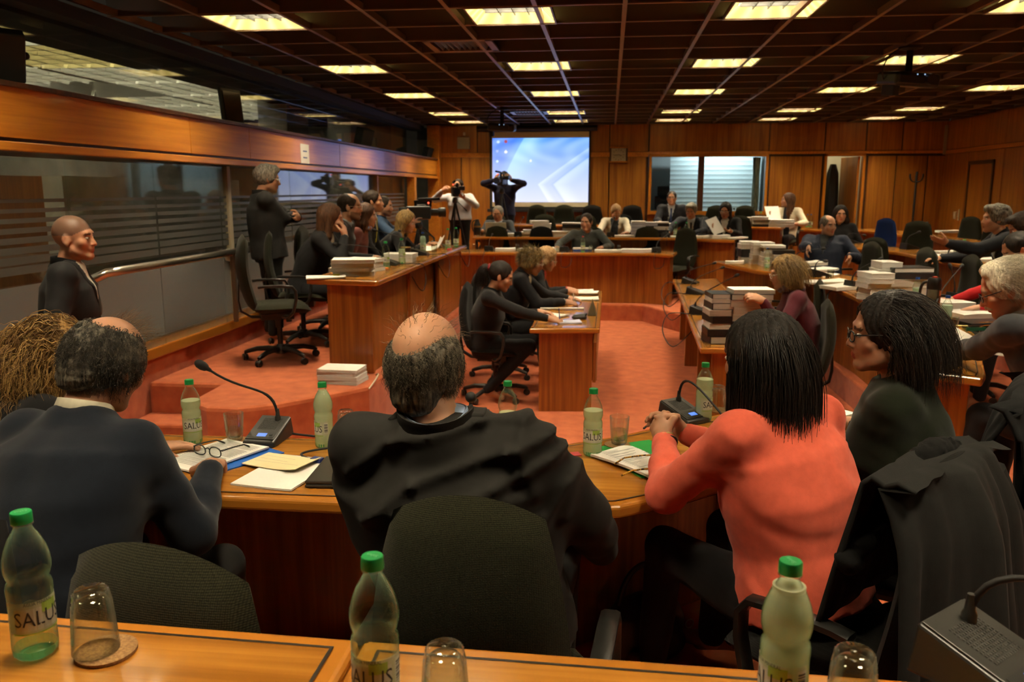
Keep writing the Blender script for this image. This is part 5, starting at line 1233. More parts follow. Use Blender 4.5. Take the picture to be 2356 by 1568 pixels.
R0 = scalp(3000, (0, -.020, .040), (.092, .110, .102), lambda p: p[2] > .0 and notface(p) and p[1] < .075, 10)
strands(q, R0, .36, .0011, ((.006, .0045, .004), (.040, .028, .022)), steps=16, grav=.30, out=.04, flow=lambda a, b: (a[0]*5, -.5, -.8), seed=11, push=body, jit=.09, wave=.10)
R0 = scalp(1500, (0, -.050, .0), (.092, .085, .09), lambda p: p[1] < -.02 and p[2] < .03, 12)
strands(q, R0, .30, .0011, ((.006, .0045, .004), (.035, .025, .02)), steps=14, grav=.3, out=.10, flow=lambda a, b: (a[0]*3, -.2, -1), seed=13, push=body, jit=.12, wave=.14)
q = _who('dark green jumper')
cheek = [((0, .055, -.035), (.094, .068, .125))]
R0 = scalp(2800, (0, -.020, .040), (.092, .110, .102), lambda p: p[2] > .0 and notface(p) and p[1] < .035+.5*max(0, p[2]-.09), 14)
strands(q, R0, .225, .0010, ((.007, .005, .0045), (.055, .040, .030)), steps=14, grav=.20, out=.12, flow=lambda a, b: ((a[0]-.02)*6, -1.1, -.4), seed=15, push=body[:2]+cheek, jit=.12, wave=.30)
R0 = scalp(1300, (0, -.050, .0), (.096, .090, .09), lambda p: p[1] < .0 and p[2] < .03, 16)
strands(q, R0, .16, .0010, ((.007, .005, .0045), (.055, .040, .030)), steps=12, grav=.22, out=.28, flow=lambda a, b: (a[0]*4, -.3, -1), seed=17, push=body[:2]+cheek, jit=.16, wave=.40)
q = _who('wavy blonde')
R0 = scalp(3000, (0, -.020, .040), (.092, .110, .102), lambda p: p[2] > -.02 and notface(p) and p[1] < .075, 18)
strands(q, R0, .24, .0020, ((.12, .055, .014), (.62, .38, .13)), steps=16, grav=.22, out=.08, flow=lambda a, b: (a[0]*4-.5, -.9, -.3), seed=19, push=body[:2], jit=.14, wave=1.15, curl=.15)
R0 = scalp(1200, (0, -.060, -.02), (.10, .085, .09), lambda p: p[1] < -.01, 20)
strands(q, R0, .20, .0013, ((.12, .055, .014), (.62, .38, .13)), steps=12, grav=.2, out=.22, flow=lambda a, b: (a[0]*5, -.6, -.8), seed=21, push=body[:2], jit=.25, wave=.65, curl=.3)
q = _who('white hair')
R0 = scalp(2600, (0, -.020, .044), (.090, .110, .100), lambda p: notface(p) and p[2]+.5*(p[1]+.05) > -.08 and p[1] < .055, 22)
strands(q, R0, .085, .0009, ((.40, .36, .26), (.85, .80, .66)), steps=8, grav=.16, out=.08, flow=lambda a, b: (a[0]*2, -1, -.15), seed=23, push=[((0, -.020, .044), (.090, .110, .100))], jit=.12, wave=.12)
q = _who('burgundy')
R0 = scalp(1500, (0, -.020, .040), (.093, .112, .103), lambda p: p[2] > .0 and notface(p) and p[1] < .07, 24)
strands(q, R0, .17, .0016, ((.08, .045, .012), (.42, .26, .09)), steps=9, grav=.2, out=.15, flow=lambda a, b: (a[0]*6, -.4, -.5), seed=25, push=body[:2], jit=.2, wave=.25)
q = _who('cropped highlighted')
R0 = scalp(1300, (0, -.020, .036), (.092, .108, .10), lambda p: p[2] > -.06 and notface(p) and p[1] < .08, 26)
strands(q, R0, .075, .0020, ((.03, .018, .006), (.45, .33, .12)), steps=6, grav=.1, out=.45, flow=lambda a, b: (a[0]*3, -.6, -.3), seed=27, push=[SK], jit=.35)
q = _who('ponytail')
R0 = scalp(500, (0, -.155, .0), (.035, .03, .05), lambda p: True, 28)
strands(q, R0, .19, .0014, ((.006, .0045, .004), (.03, .02, .015)), steps=9, grav=.4, out=.35, flow=lambda a, b: (0, -.3, -1), seed=29, jit=.2, wave=.25)
m = MB().tube([(.026*math.cos(a), -.122-.006*math.sin(a), .033+.026*math.sin(a)) for a in [2*PI*i/14 for i in range(15)]], .011, 8)
m.v = [tuple(q['hp'](v)) for v in m.v]; m.build('scrunchie', plain('scrunchie_red', (.20, .012, .02), .8), q['o'], smooth=60)
# ------------------------------------------------------------------ coats hung over chair backs
def coat(label, cx, cy, z, rz, col, w=.27, low=.30, fur=None, seed=0, top=1.10, flare=.10):
    r = np.random.RandomState(seed); nu, nv = 44, 40
    prof = [(-.10, .62), (-.13, .80), (-.17, 1.0), (-.21, top-.02), (-.25, top), (-.30, top-.015), (-.335, top-.08), (-.36, .85), (-.385, .6), (-.40, low)]
    L = [0]
    for a, b in zip(prof[:-1], prof[1:]): L.append(L[-1]+math.hypot(b[0]-a[0], b[1]-a[1]))
    vs = []; ph = r.rand(6)*6.28
    for j in range(nv+1):
        s_ = L[-1]*j/nv; y = float(np.interp(s_, L, [p[0] for p in prof])); zz = float(np.interp(s_, L, [p[1] for p in prof])); k = max(0, (s_-.55)/(L[-1]-.55)); kf = max(0, (.35-s_)/.35)
        for i in range(nu+1):
            u = -1+2*i/nu; hw = w+flare*max(k, kf*.3)
            droop = (.07+.20*k)*abs(u)**3 if s_ > .3 else .10*abs(u)**3
            x = u*hw; fold = (.010+.034*k)*(math.sin(u*8+ph[0]+k*1.5)+.6*math.sin(u*15+ph[1]-k*2)+.3*math.sin(u*26+ph[2]))
            wrap = .11*abs(u)**2.5*(1 if s_ > .5 else -.1)
            vs.append((x+.012*k*math.sin(u*11+ph[3]), y+fold*(-1 if s_ > .5 else .4)+wrap, zz-droop*(.55 if zz > 1 else .15)+.02*math.sin(u*5+ph[4])*k))
    m = MB(); m.add(vs, [(j*(nu+1)+i, j*(nu+1)+i+1, (j+1)*(nu+1)+i+1, (j+1)*(nu+1)+i) for j in range(nv) for i in range(nu)])
    t = empty('coat', (cx, cy, z), math.radians(rz), label, 'coat')
    mt = cloth('coat_%d' % seed, col, .95, 300, .3, .01)
    o = m.build('coat_body', mt, t, smooth=80); sm = o.modifiers.new('solidify', 'SOLIDIFY'); sm.thickness = .012
    # hanging sleeves at both sides
    for s in (1,):
        sl = MB().tube([(s*(w+.01), -.22, top-.10), (s*(w+.055), -.27, top-.24), (s*(w+.07), -.28, top-.46), (s*(w+.06), -.27, max(low+.08, top-.70))], [.060, .068, .062, .052], 14)
        sl.v = [(a+.006*math.sin(c*40+a*30), b+.006*math.sin(c*33), c) for a, b, c in sl.v]
        sl.build('sleeve', mt, t, smooth=70)
    if fur:
        F_ = Field(V3(-.40, -.42, .70), V3(.40, .05, 1.25), .011)
        for i in range(14):
            u = -1+2*i/13; F_.put(ell((u*.27+.02, -.15-.04*(1-u*u), top-.005-.22*max(0, -u)**1.3-.07*max(0, u)**2), (.035, .034, .030)), .02)
        F_.F += .006*wob([F_.ax[0][:, None, None], F_.ax[1][None, :, None], F_.ax[2][None, None, :]], 110, seed).astype(np.float32)
        link_mesh('fur_collar', F_.mesh('fur_collar'), cloth('fur_%d' % seed, fur, 1.0, 900, .8, .02), t)
    return t
coat('charcoal coat with black fur collar hung over the chair of the woman in coral', .64, 2.17, T1, 46, (.011, .011, .0105), .25, .20, (.003, .003, .003), 1, 1.00, .12)
coat('plain dark coat hung over the chair behind the woman in green', 1.00, 2.58, T1, 62, (.008, .0085, .009), .25, .25, None, 2, 1.10, .10)
coat('dark jacket over the chair back behind the navy jumper at the far left', -1.62, 1.75, T1, 0, (.009, .009, .0095), .27, .55, None, 3, 1.02, .05)
# ------------------------------------------------------------------ BOTTLES, GLASSES, MICROPHONES
PET = glassy('pet_clear', (.95, .985, .95), (.55, .85, .55), .03, 1.6)
def liquid(name, col, rough, tr, ior=1.33):
    m, nt, b = _mat(name); b.inputs['Base Color'].default_value = (*col, 1); b.inputs['Roughness'].default_value = rough; b.inputs['Transmission Weight'].default_value = tr; b.inputs['IOR'].default_value = ior; return m
WATER = glassy('water', (.90, .97, .91), spec_rough=.02, ior=1.5)
def milky(name, col, f):
    m, nt, b = _mat(name); N = nt.nodes; L = nt.links
    tr = N.new('ShaderNodeBsdfTransparent'); tr.inputs[0].default_value = (.92, 1, .9, 1); df = N.new('ShaderNodeBsdfTranslucent'); df.inputs[0].default_value = (*col, 1); dd = N.new('ShaderNodeBsdfDiffuse'); dd.inputs[0].default_value = (*col, 1)
    a = N.new('ShaderNodeMixShader'); a.inputs[0].default_value = .5; L.new(df.outputs[0], a.inputs[1]); L.new(dd.outputs[0], a.inputs[2])
    x = N.new('ShaderNodeMixShader'); x.inputs[0].default_value = f; L.new(tr.outputs[0], x.inputs[1]); L.new(a.outputs[0], x.inputs[2]); L.new(x.outputs[0], N['Material Output'].inputs[0]); N.remove(b); return m
PET_BASE = milky('pet_green_foot', (.20, .75, .42), .45)
MISTY = milky('misty_water', (.86, .93, .68), .74); MISTY_B = milky('misty_blue_water', (.70, .90, .80), .7); FAINT = milky('faint_mist', (.8, .9, .7), .28)
CAPS = {'green': plain('cap_green', (.010, .26, .065), .35), 'blue': plain('cap_blue', (.012, .07, .36), .35), 'red': plain('cap_red', (.45, .03, .03), .35)}
LABEL = milky('label_film', (.80, .80, .64), .80); LABEL_T = plain('label_ink', (.012, .014, .022), .5); LABEL_G = plain('label_green', (.36, .55, .10), .5); LABEL_W = plain('label_white', (.72, .72, .64), .5); CAPTXT = plain('cap_emboss', (.25, .55, .30), .4)
def text_mesh(s, size, ext=0):
    c = bpy.data.curves.new('txt', 'FONT'); c.body = s; c.size = size; c.align_x = 'CENTER'; c.align_y = 'CENTER'; c.resolution_u = 2; c.extrude = ext
    o = bpy.data.objects.new('txt', c); C.objects.link(o); dg = bpy.context.evaluated_depsgraph_get()
    me = bpy.data.meshes.new_from_object(o.evaluated_get(dg)); bpy.data.objects.remove(o); return me
_salus = text_mesh('SALUS', .034); _salus_s = text_mesh('Salus', .009); _small = text_mesh('AGUA MINERAL', .0075)
def wrapped(me, r, z, sx=.80, a0=-PI/2):
    m = me.copy(); v = np.empty(len(m.vertices)*3, np.float32); m.vertices.foreach_get('co', v); v = v.reshape(-1, 3)
    a = a0+v[:, 0]*sx/r; m.vertices.foreach_set('co', np.stack([r*np.cos(a), r*np.sin(a), z+v[:, 1]], 1).astype(np.float32).ravel()); m.update(); return m
def patch(r, a, b, z0, z1, n=10):
    m = MB(); vs = []
    for i in range(n+1):
        t = a+(b-a)*i/n
        for z in (z0, z1): vs.append((r*math.cos(t), r*math.sin(t), z))
    return m.add(vs, [(2*i, 2*i+2, 2*i+3, 2*i+1) for i in range(n)])
BP = [(.012, .004), (.026, 0), (.0315, .006), (.0325, .02), (.0318, .035), (.0318, .040), (.0318, .098), (.0325, .104), (.0325, .114), (.0310, .120), (.0285, .126), (.0310, .132), (.0330, .140), (.0335, .150), (.0325, .160), (.0290, .174), (.0225, .190), (.0160, .201), (.0128, .207), (.0128, .212), (.0155, .2125), (.0155, .2145), (.0125, .215), (.0125, .220)]
capm = MB().lathe([(.0140, .2150), (.0150, .2152), (.0150, .230), (.0142, .2322), (.004, .2325)], 36, fl=lambda k, i: 1+.025*(k % 2) if i in (1, 2) else 1)
CAPME = {k: capm.mesh('cap_'+k, 30) for k in CAPS}
for k in CAPS: CAPME[k].materials.append(CAPS[k])
SHELL = MB().lathe(BP, 28, cap1=False).mesh('bottle', 60); SHELL.materials.append(PET)
SHELL_LO = MB().lathe(BP[::2], 14, cap1=False).mesh('bottle_far', 60); SHELL_LO.materials.append(PET)
FOOT = MB().lathe([(.010, .0035), (.026, .0012), (.0305, .006), (.0312, .016)], 20, cap1=False, fl=lambda k, i: 1-.05*(k % 4 == 0)).mesh('foot', 50); FOOT.materials.append(PET_BASE)
def fill(level):
    pr = [(r-.0012, max(z, .002)) for r, z in BP if z <= level]; pr.append((pr[-1][0], level)); return MB().lathe(pr, 24).mesh('water', 60)
FILLS = {}
def bottle(p, label, cap='green', water=('misty', .13), rz=0, near=False, tag_txt=True, s=1.0, tilt=0, group='small water bottles'):
    o = link_mesh('water_bottle', SHELL if near else SHELL_LO, None); o.location = p; o.rotation_euler = (0, 0, math.radians(rz)); o.scale = (s,)*3
    tag(o, label, 'bottle', group)
    link_mesh('cap', CAPME[cap], None, o); link_mesh('foot', FOOT, None, o)
    if water:
        k = water
        if k not in FILLS:
            FILLS[k] = fill(k[1]); FILLS[k].materials.append({'misty': MISTY, 'clear': WATER, 'blue': MISTY_B, 'faint': FAINT}[k[0]])
        link_mesh('water', FILLS[k], None, o)
    lb = patch(.0326, -PI/2-1.45, -PI/2+1.75, .048, .098).build('label', LABEL, o, smooth=60)
    if tag_txt:
        link_mesh('label_text', wrapped(_salus, .0331, .070), LABEL_T, lb)
        patch(.0328, -PI/2-1.25, -PI/2+1.2, .046, .0485).build('label_stripe', LABEL_G, lb); patch(.0329, -PI/2+.1, -PI/2+.9, .078, .094, 6).build('label_flash', LABEL_G, lb); patch(.0328, -PI/2-1.1, -PI/2+1.1, .052, .088, 8).build('label_field', LABEL_W, lb)
        link_mesh('label_text', wrapped(_small, .0331, .095), LABEL_T, lb)
        q = patch(.0328, -PI/2+1.30, -PI/2+1.75, .055, .092, 5); q.build('barcode', LABEL_W, lb)
        m = MB()
        for i in range(9): m.add(*(lambda t: (t.v, t.f))(patch(.0331, -PI/2+1.34, -PI/2+1.70, .058+i*.0034, .058+i*.0034+.0010+.0008*(i % 3), 4)))
        m.build('barcode_bars', LABEL_T, lb)
    if near:
        t = link_mesh('cap_text', _salus_s.copy(), CAPTXT, o); t.location = (0, 0, .2329); t.rotation_euler = (0, 0, PI*.93)
    return o
TUMB = None
def clear(name, ior=1.45, col=(1, 1, 1)):
    m, nt, b = _mat(name); b.inputs['Base Color'].default_value = (*col, 1); b.inputs['Roughness'].default_value = .0; b.inputs['Transmission Weight'].default_value = 1; b.inputs['IOR'].default_value = ior; return m
TGLASS = glassy('tumbler_glass', (.94, .96, .93), (.75, .75, .62), .02, 1.9)
def tumbler_mesh(n=48):
    m = MB(); fl = lambda k, i: 1+(.035*math.cos(k*2*PI/n*12)**2-.0 if 2 <= i <= 5 else (.03*math.cos(k*2*PI/n*24) if i in (0, 1) else 0))
    m.lathe([(.022, 0), (.0262, .004), (.0262, .010), (.0285, .02), (.0300, .04), (.0315, .062), (.0335, .080), (.0348, .100), (.0340, .1015), (.0330, .100), (.0312, .078), (.0285, .05), (.0262, .022), (.020, .014), (.004, .013)], n, fl=fl); return m.mesh('tumbler', 60)
TUMB = tumbler_mesh(); TUMB.materials.append(TGLASS)
TUMB_LO = tumbler_mesh(16); TUMB_LO.materials.append(glassy('far_glass', (.90, .92, .88), spec_rough=.08, ior=1.7))
CORK = noise_mat('cork', (.20, .095, .03), (.36, .19, .065), (220, 220, 220), 3, .9, .4, 500)
def tumbler(p, label, inverted=True, near=False, water=None, coaster=None, group='glass tumblers'):
    z = p[2]
    if coaster is not None:
        c = MB().lathe([(.044, 0), (.0455, .001), (.0455, .0025), (.0450, .003), (.0455, .0035), (.0455, .0055), (.044, .006)], 40).build('coaster', CORK, None, smooth=40); c.location = (p[0]+coaster[1][0], p[1]+coaster[1][1], z); tag(c, coaster[0], 'coaster'); z += .0062
    o = link_mesh('drinking_glass', TUMB if near else TUMB_LO, None); o.location = (p[0], p[1], z+(.1017 if inverted else 0))
    if inverted: o.rotation_euler = (PI, 0, 0)
    tag(o, label, 'glass', group)
    if water: MB().lathe([(.004, .0135), (.0198, .0145), (.0258, .0225), (.028, water-.0), (.0002, water)], 28).build('water', WATER, o, smooth=50)
    return o
def bez(a, b, c, d, n=14):
    a, b, c, d = [Vector(q) for q in (a, b, c, d)]
    return [tuple(a*(1-t)**3+b*3*t*(1-t)**2+c*3*t*t*(1-t)+d*t**3) for t in [i/n for i in range(n+1)]]
SCREEN_B = plain('lit_display', (.02, .03, .10), .3, emit=(.10, .26, .9), es=.8)
MICTOP = plain('mic_top_panel', (.034, .033, .029), .35, .3); GRILL = noise_mat('mic_grille', (.012, .012, .011), (.075, .07, .06), (300, 300, 300), 1, .5)
def mic(p, rz, head, label, col=None, near=False, cable=None, arch=.10, s=1.0, lit=True, c2=.55):
    """wedge base at p facing rz; gooseneck to the world point head"""
    t = empty('conference_microphone', p, math.radians(rz), label, 'microphone', 'gooseneck conference microphones')
    w, d, hb, hf = .062*s, .085*s, .070*s, .020*s      # half width, half depth, rear and front heights
    m = MB(); m.add([(-w, -d, 0), (w, -d, 0), (w, d, 0), (-w, d, 0), (-w*.92, -d, hf), (w*.92, -d, hf), (w*.92, d*.9, hb), (-w*.92, d*.9, hb)], [(3, 2, 1, 0), (4, 5, 6, 7), (0, 1, 5, 4), (1, 2, 6, 5), (2, 3, 7, 6), (3, 0, 4, 7)])
    m.build('base', BLACK if not near else DGREY, t, bevel=.005)
    sl = math.atan2(hb-hf, d*1.9); R = rotm(sl, 0, 0)
    def top(y, off): return (0, y, hf+(y+d)*math.tan(sl)+off)
    if near:
        MB().box(top(.0, .002), (w*1.72, d*1.78, .003), R).build('top_panel', MICTOP, t, bevel=.001)
        g = MB()
        for i in range(11):
            for k in range(13): g.box((lambda q: (q[0]+(k-6)*w*.085, q[1], q[2]))(top(-.012+i*.0065, .0040)), (w*.055, .0042, .0016), R)
        g.build('speaker_grille', GRILL, t)['kind'] = 'stuff'
        MB().box(top(-.050, .0042), (.034, .020, .002), R).build('display', SCREEN_B, t); MB().box(top(-.050, .0040), (w*1.5, .034, .0015), R).build('display_bezel', BLACK, t)
        for i in range(2): q = top(-.050, .005); MB().box((.034, q[1], q[2]), (.010, .007, .003), R).build('button', DGREY, t)
    Mi = Matrix.Rotation(-math.radians(rz), 3, 'Z'); hl = Mi @ (Vector(head)-Vector(p)); nx = 0 if not near else .018
    root = Vector((nx, d*.55, hf+(d*1.55)*math.tan(sl))); dr = (hl-root)
    path = bez(root, root+Vector((0, .0, arch)), root+dr*.42+Vector((0, 0, arch*c2)), hl)
    MB().lathe([(.011, 0), (.011, .014), (.008, .02), (.0055, .045)], 12, tuple(root)).build('neck_socket', DGREY if near else BLACK, t, smooth=50)
    MB().tube(path, [.0052]*6+[.0042]*9, 8).build('gooseneck', BLACKM, t, smooth=60)
    a = Vector(path[-1]); u = (a-Vector(path[-3])).normalized()
    MB().tube([tuple(a+u*q) for q in (-.012, 0, .006, .020, .036, .046, .050)], [.006, .008, .013, .0165, .0155, .010, .003], 12).build('foam_windscreen', BLACKM, t, smooth=70)
    if cable:
        pts = [Mi @ (Vector(q)-Vector(p)) for q in cable]; full = [Vector((0, d*.9, .02))]+pts
        sm = []
        for i in range(len(full)-1):
            p0, p1, p2, p3 = full[max(0, i-1)], full[i], full[i+1], full[min(len(full)-1, i+2)]
            for k in range(6):
                q = k/6; sm.append(tuple(.5*((2*p1)+(-p0+p2)*q+(2*p0-5*p1+4*p2-p3)*q*q+(-p0+3*p1-3*p2+p3)*q**3)))
        MB().tube(sm+[tuple(full[-1])], .0042*max(1, s), 6).build('cable', BLACKM, t, smooth=60)
    return t
# ---- paper goods
def sheet(p, w, d, rz, label, mat=None, h=.002, curl=0, cat='paper', name='paper_sheet', lines=0, tiltx=0, group=None, dz=0, seed=0, tilty=0):
    n = 10; m = MB(); vs = []
    for s_ in (h, 0):
        for j in range(n+1):
            for i in range(n+1):
                x, y = (i/n-.5)*w, (j/n-.5)*d; vs.append((x, y, s_+curl*max(0, (x/w+.5)-.55)**2*4+abs(curl)*.25*math.sin(x*9+y*7+seed)**2))
    N_ = (n+1)**2; fs = []
    for j in range(n):
        for i in range(n): a = j*(n+1)+i; fs += [(a, a+1, a+n+2, a+n+1), (N_+a, N_+a+n+1, N_+a+n+2, N_+a+1)]
    ed = [i for i in range(n+1)]+[(j)*(n+1)+n for j in range(1, n+1)]+[n*(n+1)+i for i in range(n-1, -1, -1)]+[j*(n+1) for j in range(n-1, 0, -1)]
    for a, b in zip(ed, ed[1:]+ed[:1]): fs.append((a, N_+a, N_+b, b))
    m.add(vs, fs); o = m.build(name, mat or PAPER, None, smooth=40); o.location = (p[0], p[1], p[2]+dz); o.rotation_euler = (tiltx, tilty, math.radians(rz)); tag(o, label, cat, group)
    if lines:
        q = MB(); r = random.Random(seed)
        for k in range(lines):
            y = d*.42-k*d*.84/lines; x0 = -w*.40; x1 = w*(.40 if r.random() > .2 else r.uniform(-.1, .3)); zt = lambda x: h+.0009+curl*max(0, (x/w+.5)-.55)**2*4+abs(curl)*.25
            q.add([(x0, y, zt(x0)), (x1, y, zt(x1)), (x1, y+d*.010, zt(x1)), (x0, y+d*.010, zt(x0))], [(0, 1, 2, 3)])
        q.build('printed_lines', plain('print_ink', (.26, .25, .24), .8), o)['kind'] = 'stuff'
    return o
EDGE = noise_mat('page_edges', (.40, .36, .30), (.62, .57, .50), (8, 8, 900), 2, .9); WEDGE = noise_mat('white_page_edges', (.58, .56, .52), (.82, .80, .74), (8, 8, 700), 2, .85)
BCOV = plain('black_cover', (.012, .012, .013), .35); BLUEG = noise_mat('bluish_pages', (.36, .38, .46), (.52, .54, .62), (8, 8, 700), 2, .85)
ORD = ['bottom', 'second up', 'third up', 'fourth up', 'fifth up', 'sixth up', 'seventh up', 'eighth up']
def volume(x, y, z, rz, w, d, h, kind, label, group, tilt=0):
    """a bound report: page block, and black covers or a black spine where the photo shows them"""
    pe = {'w': WEDGE, 'g': EDGE, 'k': EDGE, 'b': BLUEG, 's': WEDGE}[kind]; wob_ = rnd.uniform(-.002, .002)
    m = MB().box((0, 0, h/2), (w, d, h*.86)).build('document', pe, None, bevel=.0015)
    m.location = (x, y, z); m.rotation_euler = (0, 0, math.radians(rz)); tag(m, label, 'document', group)
    top = PAPER if kind in 'wgb' else BCOV
    MB().b2((-w/2-.002, -d/2-.002, h*.93), (w/2+.002, d/2+.002, h)).build('cover', top, m); MB().b2((-w/2-.002, -d/2-.002, 0), (w/2+.002, d/2+.002, h*.07)).build('cover', BCOV if kind in 'ks' else pe, m)
    if kind in 'ks': MB().b2((-w/2-.004, -d/2-.003, .001), (-w/2+.004, d/2+.003, h-.001)).build('spine', BCOV, m)
    if kind == 'k': MB().b2((-w/2-.002, -d/2-.004, .001), (w/2+.002, -d/2+.002, h-.001)).build('binder_edge', BCOV, m)
    return m
def pile(x, y, z, rz, spec, where, group, w=.30, d=.215, jit=.012, jr=4):
    n = len(spec)
    for i, (k, h) in enumerate(spec):
        lb = '%s, %s of %s' % ({'w': 'white report', 'g': 'greyish report', 'k': 'black binder', 'b': 'bluish report', 's': 'black spined report'}[k], 'alone on top' if i == n-1 and n > 1 else ('lying' if n == 1 else ORD[i]), where)
        if n == 1: lb = lb.replace('lying of', 'lying at')
        if i == n-1 and n > 1: lb = lb.replace('alone on top of', 'topmost of')
        volume(x+rnd.uniform(-jit, jit), y+rnd.uniform(-jit, jit), z, rz+rnd.uniform(-jr, jr), w*rnd.uniform(.97, 1.02), d*rnd.uniform(.97, 1.02), h, k, lb, group); z += h+.0012
    return z
# ================================================================== PLACE THINGS: near desk
Z1 = .9805
bottle(at(445, 1018, Z1), 'half full green capped bottle on the near desk beside the microphone', 'green', ('misty', .158), 42, True)
bottle(at(747, 1026, Z1), 'full misty green capped bottle on the near desk left of the suited back', 'green', ('misty', .205), -55, True)
bottle(aty(1168, 1020, 2.80)[:2]+(Z1,), 'green capped bottle just showing behind the suited shoulder', 'green', ('misty', .12), 40, True)
bottle(at(1363, 1045, Z1), 'half full green capped bottle beside the green folder', 'green', ('misty', .158), -6, True)
bottle(at(1618, 967, Z1), 'misty green capped bottle behind the black microphone of the woman in coral', 'green', ('misty', .168), 53, True)
tumbler(at(541, 1016, Z1), 'upright glass of water between the first bottle and grey microphone', False, True, .048, ('cork coaster under the upright glass left of the grey microphone', (.012, .004)))
tumbler(at(797, 1004, Z1), 'upturned glass half hidden behind the suited left shoulder', True, True)
tumbler(at(1424, 1024, Z1), 'upright half full glass beside the bottle at the green folder', False, True, .052, ('cork coaster under the glass by the green folder', (-.006, -.002)))
tumbler(at(1650, 945, Z1), 'upturned glass behind the hair of the woman in coral', True, True, None, ('cork coaster under the upturned glass by the coral cardigan', (.01, 0)))
p = at(618, 1012, Z1); mic(p, 186-180-8, aty(478, 848, p[1]-.06), 'grey conference microphone with blue display on the near desk', near=True, arch=.15, c2=.05, cable=[(p[0]+.06, p[1]+.07, Z1+.006), (p[0]+.30, p[1]+.02, Z1+.006)])
p = at(1572, 965, Z1); mic(p, 40, at(1668, 962, 1.06), 'black conference microphone with blue display before the woman in coral', near=True, arch=.16, cable=[(p[0]-.05, p[1]+.03, Z1+.006), (p[0]-.12, p[1]-.06, Z1+.006), (p[0]-.16, p[1]-.16, Z1+.006)])
p = (-.47, 2.62, Z1); mic(p, 0, aty(1083, 912, 2.35), 'microphone hidden behind the suited back, foam ball at the ear', near=True, arch=.18)
# navy jumper's papers
q = at(490, 1052, Z1); fo = sheet((q[0]+.045, q[1]-.005, Z1), .23, .31, -30, 'blue card folder under the printed pages', plain('blue_card', (.010, .12, .52), .4), .004, 0, 'folder', 'folder')
sheet((q[0], q[1], Z1+.005), .215, .30, -24, 'printed white pages in front of the navy jumper', None, .006, .004, lines=26, seed=3)
def spectacles(p, rz, label, mat, pitch=0):
    t = MB()
    for s in (-1, 1):
        t.tube([(s*.034+.025*math.cos(a)*(1-.1*math.sin(a)), 0, .018+.017*math.copysign(abs(math.sin(a))**.75, math.sin(a))) for a in [2*PI*i/18 for i in range(19)]], .0022, 6, False)
    t.tube([(-.010, 0, .024), (0, .003, .027), (.010, 0, .024)], .0022, 6)
    o = t.build('spectacles', mat, None, smooth=60); o.location = p; o.rotation_euler = (pitch, 0, math.radians(rz)); tag(o, label, 'glasses')
    for s in (-1, 1): MB().tube([(s*.058, 0, .026), (s*.063, .004, .026), (s*.064, .05, .024), (s*.062, .105, .018), (s*.058, .13, .004), (s*.056, .138, -.002)], [.003, .003, .0027, .0027, .0032, .0028], 6).build('temple', mat, o, smooth=60)
    m = MB()
    for s in (-1, 1): m.add([(s*.034+.023*math.cos(a), 0, .018+.016*math.sin(a)) for a in [2*PI*i/14 for i in range(14)]], [tuple(range(14))])
    m.build('lens', GLASS, o)['kind'] = 'stuff'
    return o
q2 = at(478, 1048, Z1+.014); spectacles((q2[0], q2[1], Z1+.0135), -18, 'black framed glasses with open arms lying on the printed pages', BLACK)
q = at(655, 1082, Z1); sheet((q[0]+.015, q[1]-.02, Z1), .21, .295, -10, 'blank white sheets beside the closed laptop', None, .006, .002, seed=5)
sheet((q[0]-.03, q[1]+.05, Z1+.008), .22, .13, -18, 'cream envelope lying across the white sheets', plain('cream_envelope', (.78, .66, .38), .7), .0025, .012, 'envelope', 'envelope', seed=7, lines=4)
q = at(775, 1095, Z1); lp = MB().b2((-.17, -.12, .002), (.17, .12, .013)).build('laptop', DGREY, None, bevel=.004); lp.location = (q[0]+.10, q[1]+.015, Z1); lp.rotation_euler = (0, 0, math.radians(4)); tag(lp, 'closed dark laptop half hidden by the suited back', 'laptop')
MB().b2((-.17, -.12, .014), (.17, .12, .024)).build('lid', plain('laptop_lid', (.045, .038, .032), .35, .3), lp, bevel=.004)
q3 = at(700, 1052, Z1); cb = MB().tube(bez((q3[0]+.16, q3[1]+.06, Z1+.03), (q3[0]+.05, q3[1]+.05, Z1+.02), (q3[0]-.03, q3[1]+.02, Z1+.012), (q3[0]-.005, q3[1]-.01, Z1+.012))+bez((q3[0]-.005, q3[1]-.01, Z1+.012), (q3[0]+.01, q3[1]-.03, Z1+.012), (q3[0]+.02, q3[1]-.04, Z1+.012), (q3[0]+.05, q3[1]-.05, Z1+.014)), .004, 8).build('monitor_cable', BLACKM, None, smooth=60)
tag(cb, 'black monitor cable with a blue plug behind the laptop', 'cable'); MB().box((q3[0]+.066, q3[1]-.056, Z1+.014), (.04, .028, .014), rotm(0, 0, -.3)).build('plug', plain('plug_blue', (.02, .035, .16), .4), cb, bevel=.003)
# woman in coral's papers
q = at(1462, 1062, Z1); GC = plain('green_card', (.012, .30, .045), .45)
sheet((q[0]+.035, q[1]+.045, Z1), .24, .33, 30, 'bright green card folder under the pages before the woman in coral', GC, .003, 0, 'folder', 'folder')
sheet((q[0]+.03, q[1]-.01, Z1+.004), .215, .30, 42, 'printed pages curling over the green folder', None, .008, -.03, lines=24, seed=9)
TORT = noise_mat('tortoiseshell', (.03, .014, .004), (.55, .27, .03), (90, 90, 90), 2, .25, lo=.42, hi=.52)
q2 = at(1520, 1075, Z1+.02); spectacles((q2[0], q2[1], Z1+.016), 100, 'tortoiseshell glasses folded open on the printed pages', TORT)
q = at(1908, 958, Z1); sheet((q[0], q[1], Z1), .23, .16, 35, 'brown envelope on the desk between the coral cardigan and the green jumper', plain('kraft', (.42, .27, .10), .7), .003, 0, 'envelope', 'envelope')
